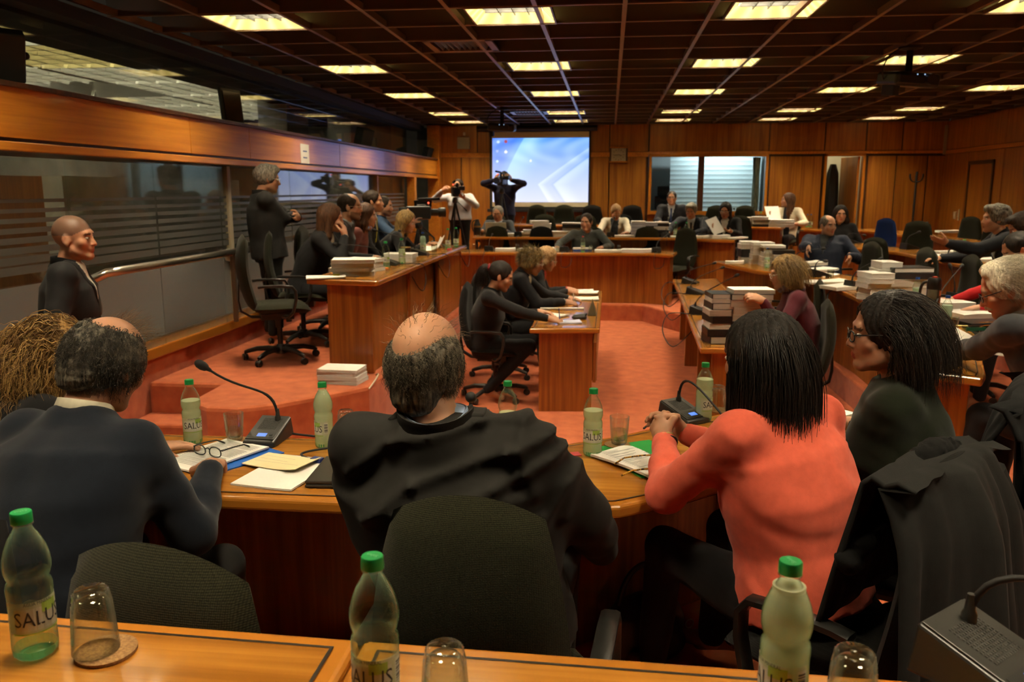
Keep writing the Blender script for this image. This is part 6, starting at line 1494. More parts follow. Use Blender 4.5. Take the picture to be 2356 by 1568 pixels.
sheet((q[0]-.02, q[1]+.01, Z1+.004), .21, .15, 40, 'small white notepad on the brown envelope', None, .010, 0)
q = at(1315, 1045, Z1); sheet(q, .06, .04, 20, 'red and white card by the suited elbow', plain('red_card', (.5, .05, .05), .5), .002, 0, 'card', 'card')
# band and bracelet on the near wrist of the woman in coral
q_ = _who('coral cardigan'); a_ = q_['arms'][-1]; d_ = unit(a_['d']); u_ = unit(np.cross(d_, V3(0, 0, 1))); v_ = np.cross(d_, u_)
for off, rr, th, nm, mt in ((-.016, .0315, .006, 'wristband', BLACKM), (.000, .0305, .0045, 'bracelet', BRASS)):
    MB().tube([tuple(a_['w']+d_*off+(u_*math.cos(t)+v_*math.sin(t))*rr*(1+(.04*math.sin(t*12) if nm == 'bracelet' else 0))) for t in [2*PI*i/48 for i in range(49)]], th, 8, False).build(nm, mt, q_['o'], smooth=60)
# black handbag on the floor
bg = MB()
hb_ = Field(V3(-.20, -.12, -.02), V3(.20, .12, .36), .014); hb_.put(ell((0, 0, .12), (.16, .085, .13)), .02); hb_.put(ell((0, 0, .05), (.17, .09, .06)), .03); hb_.F += .006*wob([hb_.ax[0][:, None, None], hb_.ax[1][None, :, None], hb_.ax[2][None, None, :]], 30, 4).astype(np.float32)
o = link_mesh('handbag', hb_.mesh('handbag'), plain('bag_leather', (.010, .009, .009), .4)); q = at(1480, 1440, T1+.12); o.location = (q[0], q[1], T1); o.rotation_euler = (0, 0, .5); tag(o, 'black leather handbag with a silver ring on the floor by the coral cardigan', 'bag')
MB().tube(bez((-.10, 0, .22), (-.08, 0, .40), (.08, 0, .40), (.10, 0, .22)), .010, 8).build('strap', plain('bag_leather', (.010, .009, .009), .4), o, smooth=60)
MB().tube([(.13+.016*math.cos(a), -.09, .15+.016*math.sin(a)) for a in [2*PI*i/14 for i in range(15)]], .0022, 6).build('ring', CHROME, o, smooth=60)
# ================================================================== nearest desk
ZF = 1.1605
bottle(at(84, 1500, ZF), 'clear green capped bottle at the left end of the nearest desk', 'green', ('clear', .135), 57, True)
bottle(at(868, 1640, ZF), 'clear green capped bottle in the middle of the nearest desk', 'green', ('clear', .150), -6, True)
bottle(at(1796, 1656, ZF), 'full misty green capped bottle on the right of the nearest desk', 'green', ('misty', .198), -56, True)
tumbler(at(222, 1502, ZF), 'upturned glass on a round cork coaster, nearest desk', True, True, None, ('round cork coaster on the left of the nearest desk', (.014, .004)))
tumbler(at(1025, 1640, ZF), 'upturned glass right of the middle bottle on the nearest desk', True, True)
tumbler(at(1955, 1652, ZF), 'upturned glass left of the grey microphone on the nearest desk', True, True)
p = at(2290, 1575, ZF); mic(p, -150+180+12, (p[0]+.30, p[1]-.04, ZF+.10), 'grey conference microphone at the right corner of the nearest desk', near=True, arch=.13, s=1.15)
# ================================================================== clerks table
for (x, y, w, d, rz, lb, dz, m) in ((1265, 726, .30, .21, -30, 'white sheets under the pen of the ponytail clerk', .0, None), (1340, 688, .34, .24, 4, 'bright white sheets in front of the second clerk', 0, None), (1345, 676, .30, .22, -3, 'second bundle of white sheets further along the clerks table', .012, None), (1335, 670, .30, .2, 2, 'white sheets at the far end of the clerks table', 0, None), (1310, 742, .20, .15, 12, 'pale bluish sheet lying flat by the small black handset', 0, plain('pale_blue_paper', (.50, .54, .72), .6))):
    q = at(x, y, .7405); sheet((q[0], q[1], .7405+dz), w, d, rz, lb, m, .012, .006, seed=int(x))
q = at(1270, 716, .742); pn = MB().tube([(0, 0, 0), (.42, .0, .0)], .011, 8).build('rolled_paper', PAPER, None, smooth=60); pn.location = (q[0]-.12, q[1]+.10, .753); pn.rotation_euler = (0, 0, .12); tag(pn, 'long narrow roll of white paper across the clerks table', 'paper')
q = at(1362, 722, .7405); np_ = MB().add([(-.04, -.12, 0), (.04, -.12, 0), (0, -.12, .13), (-.04, .12, 0), (.04, .12, 0), (0, .12, .13)], [(0, 1, 2), (5, 4, 3), (0, 2, 5, 3), (1, 4, 5, 2), (0, 3, 4, 1)]).build('name_plate', plain('olive_plate', (.13, .12, .075), .5), None, bevel=.003); np_.location = q; tag(np_, 'grey olive tent shaped name plate on the clerks table', 'sign')
q = at(1333, 734, .7405); cf_ = Field(V3(-.09, -.06, -.01), V3(.09, .06, .07), .008); cf_.put(ell((0, 0, .016), (.07, .038, .026)), .01); cf_.put(cone((-.04, 0, .03), (.06, 0, .045), .014, .012), .01)
o = link_mesh('handset', cf_.mesh('handset'), BLACK); o.location = q; tag(o, 'small black handset near the end of the clerks table', 'telephone')
def pen(p, d, label, c):
    a = Vector(p); b = a+Vector(d); o = MB().tube([tuple(a), tuple(a+(b-a)*.1), tuple(b)], [.001, .004, .0045], 8).build('pen', c, None, smooth=60); tag(o, label, 'pen'); return o
for k, s, dd, lb, c in (('ponytail', 1, (-.01, 0, .13), 'blue topped pen in the hand of the ponytail clerk', plain('pen_blue', (.03, .07, .3), .4)), ('cropped highlighted', 1, (-.01, .01, .14), 'white pen in the hand of the second clerk', PAPER)):
    a = _who(k)['arms'][s]; o_ = _who(k)['o']; bpy.context.view_layer.update(); wv = o_.matrix_world @ Vector([float(c_) for c_ in a['w']+unit(a['d'])*.10]); pen((wv.x, wv.y, .745), dd, lb, c)
# ================================================================== pit desk
ZP = .7405
for i, (bx, by, hx_, hy_, lb) in enumerate(((1588, 652, 1640, 606, 'furthest gooseneck microphone on the glossy pit desk'), (1600, 676, 1658, 617, 'second gooseneck microphone on the glossy pit desk'), (1612, 722, 1690, 636, 'nearest gooseneck microphone, behind the tall binder stack'))):
    p = at(bx, by, ZP); mic(p, 70, aty(hx_, hy_, p[1]-.1), lb, arch=.10, s=1.15, cable=[(p[0]-.10, p[1]-.05, ZP+.006), (p[0]-.30, p[1]-.15, ZP+.02), (p[0]-.36, p[1]-.25, ZP-.12), (p[0]-.28, p[1]-.5, ZP-.22), (p[0]-.12, p[1]-.55, ZP-.06)])
spec = [('s', .055), ('k', .05), ('w', .045), ('k', .055), ('g', .045), ('s', .05), ('w', .03), ('s', .035)]
q = at(1642, 790, ZP); zt_ = pile(.83, 6.32, ZP, 8, spec, 'the left tall stack on the pit desk', 'reports stacked on the pit desk', .16, .24)
zt2 = pile(1.06, 6.30, ZP, 4, [('k', .06), ('g', .05), ('k', .06), ('g', .05), ('g', .055), ('g', .05), ('s', .045), ('w', .03)], 'the right tall stack on the pit desk', 'reports stacked on the pit desk', .30, .22)
# ================================================================== dais desk
ZD = dz_t+.0005
pile(-2.02, 6.42, ZD, 4, [('w', .035), ('g', .03), ('w', .035), ('w', .03)], 'the pile at the near end of the dais desk', 'white piles on the dais desk', .33, .26, .03, 12)
pile(-2.06, 6.80, ZD, -8, [('w', .03), ('g', .04), ('w', .03)], 'the second pile on the dais desk', 'white piles on the dais desk', .30, .24, .02, 10)
pile(-1.98, 7.75, ZD, 6, [('w', .035), ('w', .04)], 'the low pile behind the second dais bottle', 'white piles on the dais desk', .30, .24, .02, 8)
sheet((-2.18, 6.20, ZD), .30, .21, 20, 'loose white sheets at the very corner of the dais desk', None, .008, .01, seed=2)
sheet((-2.12, 6.28, ZD+.012), .05, .05, 10, 'small yellow sticky pad on the dais corner sheets', plain('yellow_note', (.75, .70, .04), .6), .008, 0, 'note', 'sticky_note')
sheet((-1.92, 6.98, ZD), .06, .05, 10, 'orange sticky pad behind the white pile on the dais', plain('orange_note', (.8, .25, .04), .6), .012, 0, 'note', 'sticky_note')
for (x, y, cp, wt, lb) in ((-1.93, 7.05, 'green', ('faint', .09), 'first green capped bottle on the dais desk'), (-1.90, 7.50, 'green', ('misty', .135), 'second green capped bottle on the dais desk, misty'), (-1.96, 8.65, 'blue', ('blue', .19), 'blue capped bottle on the dais desk'), (-1.86, 9.52, 'green', ('faint', .06), 'green capped bottle at the far end of the dais desk, left one'), (-1.82, 9.82, 'green', ('faint', .05), 'green capped bottle at the far end of the dais desk, right one')):
    bottle((x, y, ZD), lb, cp, wt, 30, False)
for (x, y, lb) in ((-1.98, 6.98, 'glass beside the first dais bottle'), (-1.86, 8.75, 'glass beside the blue capped dais bottle'), (-1.92, 9.60, 'glass at the far end of the dais desk')): tumbler((x, y, ZD), lb, False)
mg = MB().lathe([(.04, 0), (.052, .004), (.055, .10), (.051, .10), (.048, .01)], 24, cap1=False).build('mug', BLACK, None, smooth=50); mg.location = (-2.04, 8.20, ZD); tag(mg, 'black mug with a pale rim on the dais desk', 'cup'); MB().tube([(.054+.02*math.sin(a), 0, .05-.03*math.cos(a)) for a in [PI*i/8 for i in range(9)]], .006, 8).build('handle', BLACK, mg, smooth=60); MB().lathe([(.055, .098), (.057, .102), (.052, .104), (.050, .100)], 24, cap0=False, cap1=False).build('rim', BRASS, mg, smooth=60)
sh = sheet((-1.96, 9.15, ZD), .22, .30, 20, 'curled white booklet standing open on the dais desk', None, .012, .16, seed=8); sheet((-1.80, 9.30, ZD), .05, .05, 0, 'small pink sticky pad near the end of the dais desk', plain('pink_note', (.8, .08, .12), .6), .018, 0, 'note', 'sticky_note')
for i, (x, y, hx, hy, lb) in enumerate(((-1.98, 7.32, -2.38, 7.12, 'first gooseneck microphone on the dais desk'), (-1.96, 8.48, -2.36, 8.3, 'second gooseneck microphone on the dais desk'), (-2.02, 9.75, -2.4, 9.5, 'third gooseneck microphone on the dais desk'))):
    mic((x, y, ZD), -90+180, (hx, hy, ZD+.20+.06*(i == 1)), lb, s=1.1, cable=[(x+.12, y+.02, ZD+.008), (-1.70, y+.10, ZD+.004), (-1.67, y+.14, ZD-.10), (-1.665, y+.04, ZD-.22), (-1.67, y-.12, ZD-.20), (-1.72, y-.20, ZD-.08)])
pile(-1.96, 5.86, DZ, -4, [('w', .028), ('w', .03), ('w', .026), ('w', .022)], 'the paper pile on the dais floor', 'paper pile on the dais floor', .30, .22, .010, 3)
o = MB().tube(bez((-1.76, 6.05, DZ+.01), (-1.70, 5.95, DZ+.06), (-1.68, 5.86, DZ+.05), (-1.72, 5.72, DZ-.02)), .006, 8).build('white_cable', plain('cable_white', (.55, .48, .36), .5), None, smooth=60); tag(o, 'short white cable looping off the nose of the dais', 'cable')
# ================================================================== back rows
Zb1, Zb2, Zb3 = zt+.0005, z2+.0005, z4+.0005
for i, (x, lb) in enumerate(((1092, 'far left'), (1190, 'second'), (1284, 'third'), (1424, 'last'))):
    q = aty(x, 572, 12.22); tumbler((q[0], 12.22, Zb1), 'upturned glass on the first back row desk, %s along' % lb, True)
q = aty(1359, 570, 12.2); tumbler((q[0], 12.2, Zb1), 'upturned glass beside the blue box of the grey jumper man', True)
for x, rz, lb, hx, hy in ((1126, 180, 'leftmost microphone of the first back row', 1132, 540), (1300, 170, 'microphone left of the man in the grey jumper', 1340, 541), (1508, 190, 'rightmost microphone of the first back row, cable hanging', 1535, 540)):
    q = aty(x, 575, 12.25); mic((q[0], 12.25, Zb1), rz, aty(hx, hy, 12.45), lb, s=1.1, cable=[(q[0]+.02, 12.08, Zb1+.006), (q[0]-.02, 11.90, Zb1+.004), (q[0]-.04, 11.86, Zb1-.10), (q[0]-.02, 11.86, Zb1-.20), (q[0]+.08, 11.87, Zb1-.18), (q[0]+.12, 11.93, Zb1-.06)])
bottle((aty(1341, 570, 12.15)[0], 12.15, Zb1), 'red topped bottle in front of the man in the grey jumper', 'red', ('faint', .14), 0)
bx = MB().b2((-.14, -.07, 0), (.14, .07, .05)).build('blue_box', plain('box_blue', (.015, .08, .42), .4), None, bevel=.004); q = aty(1340, 572, 12.3); bx.location = (q[0], 12.3, Zb1); tag(bx, 'blue and white box behind the red topped bottle', 'box'); MB().b2((-.14, -.071, .030), (.14, .071, .052)).build('lid', PAPER, bx)
for x, y, w, rz, h, lb in ((1163, 12.3, .30, 4, .035, 'first white bundle on the first back row desk'), (1212, 12.35, .26, -6, .03, 'second white bundle on the first back row desk'), (1246, 12.25, .34, 14, .02, 'fanned white sheets before the black chair'), (1282, 12.4, .30, -3, .045, 'third white bundle on the first back row desk'), (1400, 12.25, .40, 3, .028, 'long white bundle right of the man in the grey jumper'), (1465, 12.15, .42, -4, .05, 'thick white catalogue at the right end of the first back row')):
    q = aty(x, 572, y); sheet((q[0], y, Zb1), w, .22, rz, lb, None, h, .01, seed=int(x))
# second row
q = aty(1145, 530, 13.45); lt = MB().b2((-.17, -.12, 0), (.17, .12, .018)).build('laptop', DGREY, None, bevel=.004); lt.location = (q[0], 13.5, Zb2); tag(lt, 'white laptop open before the smiling man in the grey jacket', 'laptop'); lt.rotation_euler = (0, 0, math.radians(176)); o = MB().box((0, 0, .11), (.34, .010, .22)).build('lid', plain('laptop_white', (.62, .58, .46), .4), lt, bevel=.004); o.location = (0, .125, .012); o.rotation_euler = (-.35, 0, 0)
q = aty(1098, 525, 13.5); th = MB().lathe([(.055, 0), (.06, .01), (.06, .17), (.045, .20), (.035, .24), (.03, .26)], 18).build('vacuum_flask', BLACK, None, smooth=50); th.location = (q[0], 13.5, Zb2); tag(th, 'black vacuum flask at the left end of the second back row', 'flask'); MB().lathe([(.0605, .13), (.0605, .155)], 18, cap0=False, cap1=False).build('band', BRASS, th); MB().tube(bez((-.02, 0, .24), (-.10, 0, .26), (-.10, 0, .10), (-.055, 0, .06)), .012, 8).build('handle', BLACK, th, smooth=60)
tumbler((aty(1118, 530, 13.4)[0], 13.4, Zb2), 'glass on a saucer beside the black flask', False)
def backpile(x, y, z, spec, where, grp, w=.30, d=.22, rz=0, jit=.02, jr=6): pile(aty(x, 525, y)[0], y, z, rz, spec, where, grp, w, d, jit, jr)
G2 = 'piles on the second back row'
backpile(1222, 13.45, Zb2, [('w', .03), ('w', .035), ('w', .03)], 'the left white pile of the second back row', G2); backpile(1244, 13.5, Zb2, [('w', .05), ('w', .05), ('w', .05), ('w', .045), ('w', .045)], 'the tallest white pile of the second back row', G2, .28, .22, 6, .03, 10)
backpile(1285, 13.45, Zb2, [('w', .03), ('w', .025), ('w', .02)], 'the low white pile right of the tallest one', G2, .36); backpile(1316, 13.5, Zb2, [('g', .08), ('g', .05), ('k', .06), ('w', .02)], 'the black and grey pile behind the grey jumper', G2, .30)
for x, sp, wh in ((1468, [('b', .06), ('b', .06), ('b', .05), ('b', .05), ('w', .02)], 'the bluish left column of binders'), (1497, [('b', .05), ('b', .07), ('k', .05), ('b', .055)], 'the bluish right column of binders'), (1522, [('k', .05), ('k', .06), ('g', .05), ('k', .05), ('w', .02)], 'the black column of binders beside the bluish ones')): backpile(x, 13.45, Zb2, sp, wh, G2, .22, .24, 0, .012, 3)
for x, cp, lb in ((1554, 'green', 'left of two green capped bottles before the leaning man'), (1579, 'green', 'right of two green capped bottles before the leaning man')): q = aty(x, 540, 13.42); bottle((q[0], 13.42, Zb2), lb, cp, ('faint', .12), 0)
tumbler((aty(1594, 540, 13.5)[0], 13.5, Zb2), 'upturned glass beside the leaning man', True)
for x, rz, lb in ((1405, 180, 'microphone before the fair woman in white'), (1532, 180, 'microphone beside the black binder column'), (1612, 200, 'microphone between the leaning man and the reader'), (1192, 180, 'microphone beside the white laptop')):
    q = aty(x, 535, 13.3); mic((q[0], 13.35, Zb2), rz, (q[0]+.05, 13.55, Zb2+.28), lb, s=1.05, cable=[(q[0]+.02, 13.2, Zb2+.006), (q[0], 13.05, Zb2), (q[0], 13.02, Zb2-.12)])
for x, y, w, rz, h, lb in ((1432, 13.4, .34, 5, .02, 'open white pages under the hands of the fair woman'), (1610, 13.2, .30, -10, .03, 'white bundle before the reader'), (1655, 13.1, .28, 10, .045, 'rough white bundle right of the reader microphone'), (1690, 12.98, .34, 20, .02, 'yellowish open notebook at the end of the second back row'), (1180, 13.4, .24, 0, .04, 'small white bundle right of the laptop'), (1565, 13.35, .30, 4, .015, 'white sheets under the two green capped bottles')):
    q = aty(x, 540, y); sheet((q[0], y, Zb2), w, .22, rz, lb, None, h, .012, seed=int(x)+1)
def palm(k, s, dd=.09):
    a = _who(k)['arms'][s]; o_ = _who(k)['o']; bpy.context.view_layer.update(); return o_.matrix_world @ Vector([float(c_) for c_ in a['w']+unit(a['d'])*dd])
q = palm('reading a held', 1); sheet((q.x+.04, q.y-.01, q.z+.02), .20, .28, 30, 'white sheet held up by the reader', None, .002, .01, tiltx=1.0, tilty=-.3)
# third row
G3 = 'piles on the third back row'
backpile(1716, 14.5, Zb3, [('w', .03), ('s', .03), ('w', .03), ('s', .03), ('w', .025)], 'the left pile on the third row end', G3, .30); backpile(1748, 14.35, Zb3, [('k', .04), ('w', .03), ('g', .04), ('w', .05)], 'the middle pile on the third row end', G3, .26); backpile(1797, 14.3, Zb3, [('w', .04), ('w', .04), ('w', .035)], 'the white pile before the long haired woman', G3, .40, .24); backpile(1770, 14.45, Zb3, [('w', .025), ('k', .03), ('w', .03)], 'the low pile beside the white one on the third row', G3, .30)
q = palm('turned left holding', 1); sheet((q.x+.06, q.y-.02, q.z+.02), .24, .30, 10, 'white page held by the long haired woman', None, .002, .01, tiltx=.9)
for x, y, cp, lb, zz in ((1750, 14.7, 'green', 'green bottle on the third row end', Zb3), (1776, 14.85, 'blue', 'blue capped bottle beside the long haired woman', Zb3), (1858, 15.3, 'blue', 'left blue capped bottle on the small side table', 1.2205), (1866, 15.3, 'blue', 'right blue capped bottle on the small side table', 1.2205)): q = aty(x, 500, y); bottle((q[0], y, zz), lb, cp, ('faint', .1), 0)
for x, lb in ((1688, 'first'), (1740, 'second')): q = aty(x, 490, 15.0); mic((q[0], 14.9, Zb3), 180, (q[0], 14.95, Zb3+.26), '%s microphone on the third row below the window' % lb, s=1.0)
q = at(1540, 513, Zb3); pile(.95, 14.85, Zb3, 0, [('w', .03)], 'the desk under the hand of the man before the window', G3, .26, .2)
sheet((1.6, 15.0, Zb3), .26, .2, 0, 'white card standing behind the leaning man', None, .03, 0, tiltx=1.2)
# ================================================================== right hand rows
Zr1, Zr2, Zr3 = zt+.0005, z2+.0005, z3+.0005
GR = 'piles on the curved first row desk'
def rp(x, y, z, spec, wh, w=.30, d=.22, rz=0, grp=GR): q = at(x, y, z); pile(q[0], q[1], z, rz, spec, wh, grp, w, d, .012, 4)
rp(1722, 603, Zr1, [('g', .07), ('k', .10), ('g', .06), ('w', .03)], 'the left column behind the empty chairs', .24, .26); rp(1750, 606, Zr1, [('g', .06), ('g', .06), ('g', .06), ('g', .05), ('w', .03)], 'the second column behind the empty chairs', .26, .26); rp(1775, 610, Zr1, [('g', .06), ('g', .05), ('g', .05), ('s', .05), ('w', .03)], 'the third column behind the blue capped bottle', .26, .26); rp(1800, 612, Zr1, [('s', .05), ('k', .04), ('g', .05), ('k', .05)], 'the right column behind the burgundy jumper', .24, .26)
bottle(at(1764, 616, Zr1), 'blue capped bottle with green foot before the binder columns', 'blue', ('blue', .12), 0)
sheet(at(1690, 606, Zr1), .22, .15, -10, 'white slips at the far end of the curved first row desk', None, .03, .01)
for x, y, w, rz, h, lb in ((1862, 610, .34, 20, .04, 'white bundle before the man in the blazer'), (1885, 622, .34, 30, .02, 'open pages before the man in the blazer'), (1900, 650, .42, 15, .018, 'wide white sheets beside the curved desk microphone'), (1935, 664, .34, 30, .03, 'white pad with dark stripe on the curved desk'), (1890, 634, .28, 40, .012, 'loose sheet beside a glass on the curved desk')):
    sheet(at(x, y, Zr1), w, .24, rz, lb, None, h, .012, seed=int(x))
for x, y, hx, hy, lb in ((1885, 636, 1895, 600, 'microphone before the man in the blazer'), (1972, 664, 2020, 598, 'microphone beside the big binder stacks'), (1838, 608, 1890, 572, 'small microphone by the blazer sleeve')):
    p = at(x, y, Zr1); mic(p, 110, aty(hx, hy, p[1]), lb, s=1.2, cable=[(p[0]-.14, p[1]-.02, Zr1+.006), (p[0]-.26, p[1]-.08, Zr1-.02), (p[0]-.30, p[1]-.14, Zr1-.12)])
for x, y, lb in ((1910, 645, 'glass beside the microphone before the blazer man'), (1845, 618, 'glass beside the white bundle of the blazer man')): tumbler(at(x, y, Zr1), lb, False, False, None, ('cork coaster on the curved desk under the %s glass' % ('far' if x < 1900 else 'near'), (0, 0)))
rp(2010, 690, Zr1, [('w', .05), ('w', .05), ('w', .045), ('w', .04), ('w', .04)], 'the white left stack on the curved desk', .19, .25, 8); rp(2032, 684, Zr1, [('w', .06), ('w', .06), ('w', .06), ('w', .06), ('w', .06)], 'the taller white stack on the curved desk', .17, .25, 4); rp(2078, 686, Zr1, [('g', .05), ('g', .06), ('g', .06), ('k', .05), ('s', .04)], 'the wide black edged stack on the curved desk', .34, .25, 6)
p = at(2142, 738, Zr1); fl_ = MB().lathe([(.040, 0), (.046, .004), (.046, .225), (.040, .235)], 24).build('thermos_flask', plain('steel_flask', (.42, .38, .30), .25, 1), None, smooth=40); fl_.location = p; fl_.rotation_euler = (0, 0, 2.6); tag(fl_, 'steel vacuum flask with black lid and red button', 'flask')
MB().lathe([(.046, .222), (.047, .25), (.044, .285), (.036, .30)], 24).build('lid', BLACK, fl_, smooth=40); MB().lathe([(.018, .300), (.018, .308)], 16).build('button', plain('flask_red', (.55, .06, .03), .4), fl_, smooth=40); MB().tube(bez((.04, 0, .27), (.10, 0, .28), (.10, 0, .12), (.046, 0, .10)), .010, 8).build('handle', BLACK, fl_, smooth=60)
m = patch(.0465, 2.6, 3.3, .18, .215, 6).build('badge', plain('flask_badge', (.5, .12, .03), .5), fl_)
bottle(at(2106, 706, Zr1), 'blue capped misty bottle beside the steel flask', 'blue', ('blue', .15), 0, False, False); bottle(at(2174, 762, Zr1), 'blue capped misty bottle between the green jumper and the writing man', 'blue', ('blue', .17), 10, True)
tumbler(at(2190, 765, Zr1), 'glass beside the bottle of the writing man', False, True)
sheet(at(2180, 705, Zr1), .26, .30, 10, 'thick white book with print beside the flask', WEDGE, .05, 0, 'book', 'book', lines=14, seed=4); sheet(at(2235, 728, Zr1), .34, .26, 18, 'open white report under the red sleeve', WEDGE, .035, .02, 'report', 'report', lines=16, seed=6)
sheet(at(2300, 722, Zr1)[:2]+(Zr1+.03,), .30, .26, 18, 'curled open pages held by the writing man', None, .006, .10, lines=16, seed=7); sheet(at(2265, 748, Zr1), .34, .2, 14, 'black and white bound volume beside the glass case', BCOV, .03, 0, 'book', 'book')
sheet(at(2235, 795, Zr1), .30, .24, 60, 'white sheet with yellow highlights under the writing hand', None, .004, .02, lines=14, seed=8); sheet(at(2300, 808, Zr1), .28, .22, 40, 'second white sheet under the writing man wrist', None, .004, .01, lines=10, seed=10)
q = at(2170, 775, Zr1+.03); sheet((q[0], q[1], Zr1+.05), .20, .26, 60, 'white page rising against the bottle', None, .002, .05, tiltx=.5, lines=12, seed=11)
q = at(2262, 780, 1.04); a_ = _who('white hair')['arms'][1]; o_ = _who('white hair')['o']; wv = o_.matrix_world @ Vector([float(c_) for c_ in a_['w']+unit(a_['d'])*.10]); hl = MB().tube([(0, 0, 0), (.012, .0, .008), (.04, 0, .025), (.10, 0, .06)], [.002, .006, .009, .009], 10).build('highlighter', BLACK, None, smooth=60); hl.location = (wv.x-.03, wv.y-.02, Zr1+.015); hl.rotation_euler = (0, 0, .25); tag(hl, 'black highlighter with a yellow tip end in the writing hand', 'pen'); MB().tube([(.098, 0, .059), (.125, 0, .075)], .0095, 10).build('cap_end', plain('neon_yellow', (.7, .8, .04), .5), hl, smooth=60)
q = at(2300, 757, Zr1); spectacles((q[0], q[1], Zr1+.012), 80, 'amber framed glasses beside the black volume', plain('amber_frame', (.45, .16, .02), .25))
q = at(2215, 752, Zr1); pen((q[0]-.12, q[1], Zr1+.01), (.22, -.02, .0), 'gold coloured pen lying by the bottle', BRASS); o = MB().box((q[0]+.02, q[1]-.12, Zr1+.015), (.14, .06, .03), rotm(0, 0, .3)).build('pencil_case', glassy('case_clear', (.75, .85, .75), spec_rough=.1), None, bevel=.004); tag(o, 'clear green lidded pencil box before the writing man', 'case'); o2 = MB().box((q[0]+.02, q[1]-.15, Zr1+.012), (.14, .008, .022), rotm(0, 0, .3)).build('lid', plain('case_green', (.01, .10, .06), .4), o)
mic(at(2160, 745, Zr1), 110, at(2212, 612, 1.28), 'tall gooseneck microphone rising beside the flask', arch=.14); p = at(2205, 690, Zr1); mic(p, 110, aty(2188, 618, p[1]), 'second tall microphone behind the flask', arch=.10)
# second row right
for x, y, w, rz, h, lb in ((2180, 583, .34, 12, .03, 'white report with blue edge on the second right row'), (2160, 590, .30, 8, .02, 'white pages beside the report on the second right row'), (2262, 600, .34, 14, .025, 'white pages beside the bottle of the gesturing man'), (2195, 600, .22, 16, .02, 'folded sheet at the edge of the second right row')): sheet(at(x, y, Zr2), w, .22, rz, lb, None, h, .008, seed=int(x))
bottle(at(2214, 603, Zr2), 'green capped bottle on the second right row before the gesturing man', 'green', ('faint', .06), 0)
for x, y, lb in ((2200, 598, 'left'), (2228, 606, 'right')): tumbler(at(x, y, Zr2), 'glass %s of the bottle before the gesturing man' % lb, False)
for x, y, hx, hy, lb in ((2092, 573, 2110, 535, 'microphone alone on the second right row'), (2190, 601, 2240, 560, 'microphone before the gesturing man'), (1955, 560, 1985, 540, 'microphone behind the blazer shoulder')): p = at(x, y, Zr2); mic(p, 110, aty(hx, hy, p[1]), lb, s=1.15)
sheet(at(2182, 535, Zr3), .34, .22, 10, 'white papers under the open hand of the gesturing man', None, .035, .008); tumbler(at(2034, 528, Zr3), 'upturned glass alone on the rear right desk', True); p = at(2110, 532, Zr3); mic(p, 110, aty(2130, 512, p[1]), 'microphone on the rear right desk', s=1.1)
# ================================================================== things on the walls and ceiling
scn = empty('projection_screen', (0, 0, 0), 0, 'large hanging projection screen with a blue abstract desktop picture', 'screen')
YS = YB-.10
MB().tube([(-2.62, YS, 3.05), (-.26, YS, 3.05)], .055, 14).build('housing', BLACKM, scn, smooth=60)
MB().b2((-2.37, YS-.002, 1.50), (-.385, YS+.002, 3.02)).build('black_border', BLACKM, scn)
MB().b2((-2.32, YS-.006, 1.545), (-.42, YS-.002, 2.985)).build('screen_cloth', plain('screen_cloth', (.70, .62, .44), .8), scn)
MB().b2((-2.42, YS-.02, 1.44), (-.33, YS+.02, 1.505)).build('bottom_bar', BLACKM, scn, bevel=.01)
nx, nz = 150, 96; vs = []; cl = []
def ss(a, b, x): t = min(1, max(0, (x-a)/(b-a))); return t*t*(3-2*t)
for j in range(nz+1):
    for i in range(nx+1):
        u, v = i/nx, 1-j/nz; vs.append((-2.31+u*1.89, YS-.009, 1.635+(1-v)*1.235+.0*u))
        # v: 0 top .. 1 bottom
        base = np.array([.22, .44, 1.0])*(1-v)+np.array([.72, .74, .97])*v; c = base.copy()
        d1 = u-(.30-.36*(v-.05)+.10*(v-.2)**2)             # first arc edge
        c = c+np.array([.16, .24, .02])*ss(0, .015, d1)*(1-ss(.0, .34, d1))*(1-v*.7)
        c = c-np.array([.10, .16, .02])*(1-ss(-.10, .0, d1))*(1-v)*.9
        n_ = math.sin(u*13+3*math.sin(v*9))*math.sin(v*11+2*math.sin(u*8)); c = c+np.array([.10, .10, .02])*n_*(1-ss(.05, .6, v))
        vm = .72; ed = .47+abs(v-vm)*(.86 if v < vm else .42)+(.12*(vm-v)**2 if v < vm else 0); d2 = u-ed
        c = c+np.array([.14, .14, .05])*ss(0, .012, d2)*(1-ss(.01, .10, d2)); d3 = u-(ed+.16-.04*(vm-v)); c = c-np.array([.10, .08, .0])*math.exp(-(d3/.025)**2)*(.4+.6*(1-v)); c = c+np.array([.12, .12, .04])*ss(0, .012, d3)*(1-ss(.01, .22, d3))
        for (a, b, r, q) in ((.06, .06, .018, (.6, .75, 1)), (.14, .05, .020, (.42, .12, .14)), (.05, .20, .016, (.45, .55, .9)), (.14, .21, .018, (.9, .9, .9)), (.05, .36, .016, (.7, .85, 1)), (.40, .35, .014, (.85, .9, .7))):
            if (u-a)**2+((v-b)*.66)**2 < r*r*.7: c = np.array(q)
        cl.append(np.clip(c, .02, 1.05))
pm = MB(); pm.add(vs, [(j*(nx+1)+i, j*(nx+1)+i+1, (j+1)*(nx+1)+i+1, (j+1)*(nx+1)+i) for j in range(nz) for i in range(nx)])
pme = pm.mesh('projected_picture'); set_col(pme, np.array(cl)**1.2)
m_, nt_, b_ = _mat('projected_light'); a_ = nt_.nodes.new('ShaderNodeAttribute'); a_.attribute_name = 'col'; e_ = nt_.nodes.new('ShaderNodeEmission'); nt_.links.new(a_.outputs['Color'], e_.inputs[0]); e_.inputs[1].default_value = .84; nt_.links.new(e_.outputs[0], nt_.nodes['Material Output'].inputs[0])
link_mesh('projected_picture', pme, m_, scn)
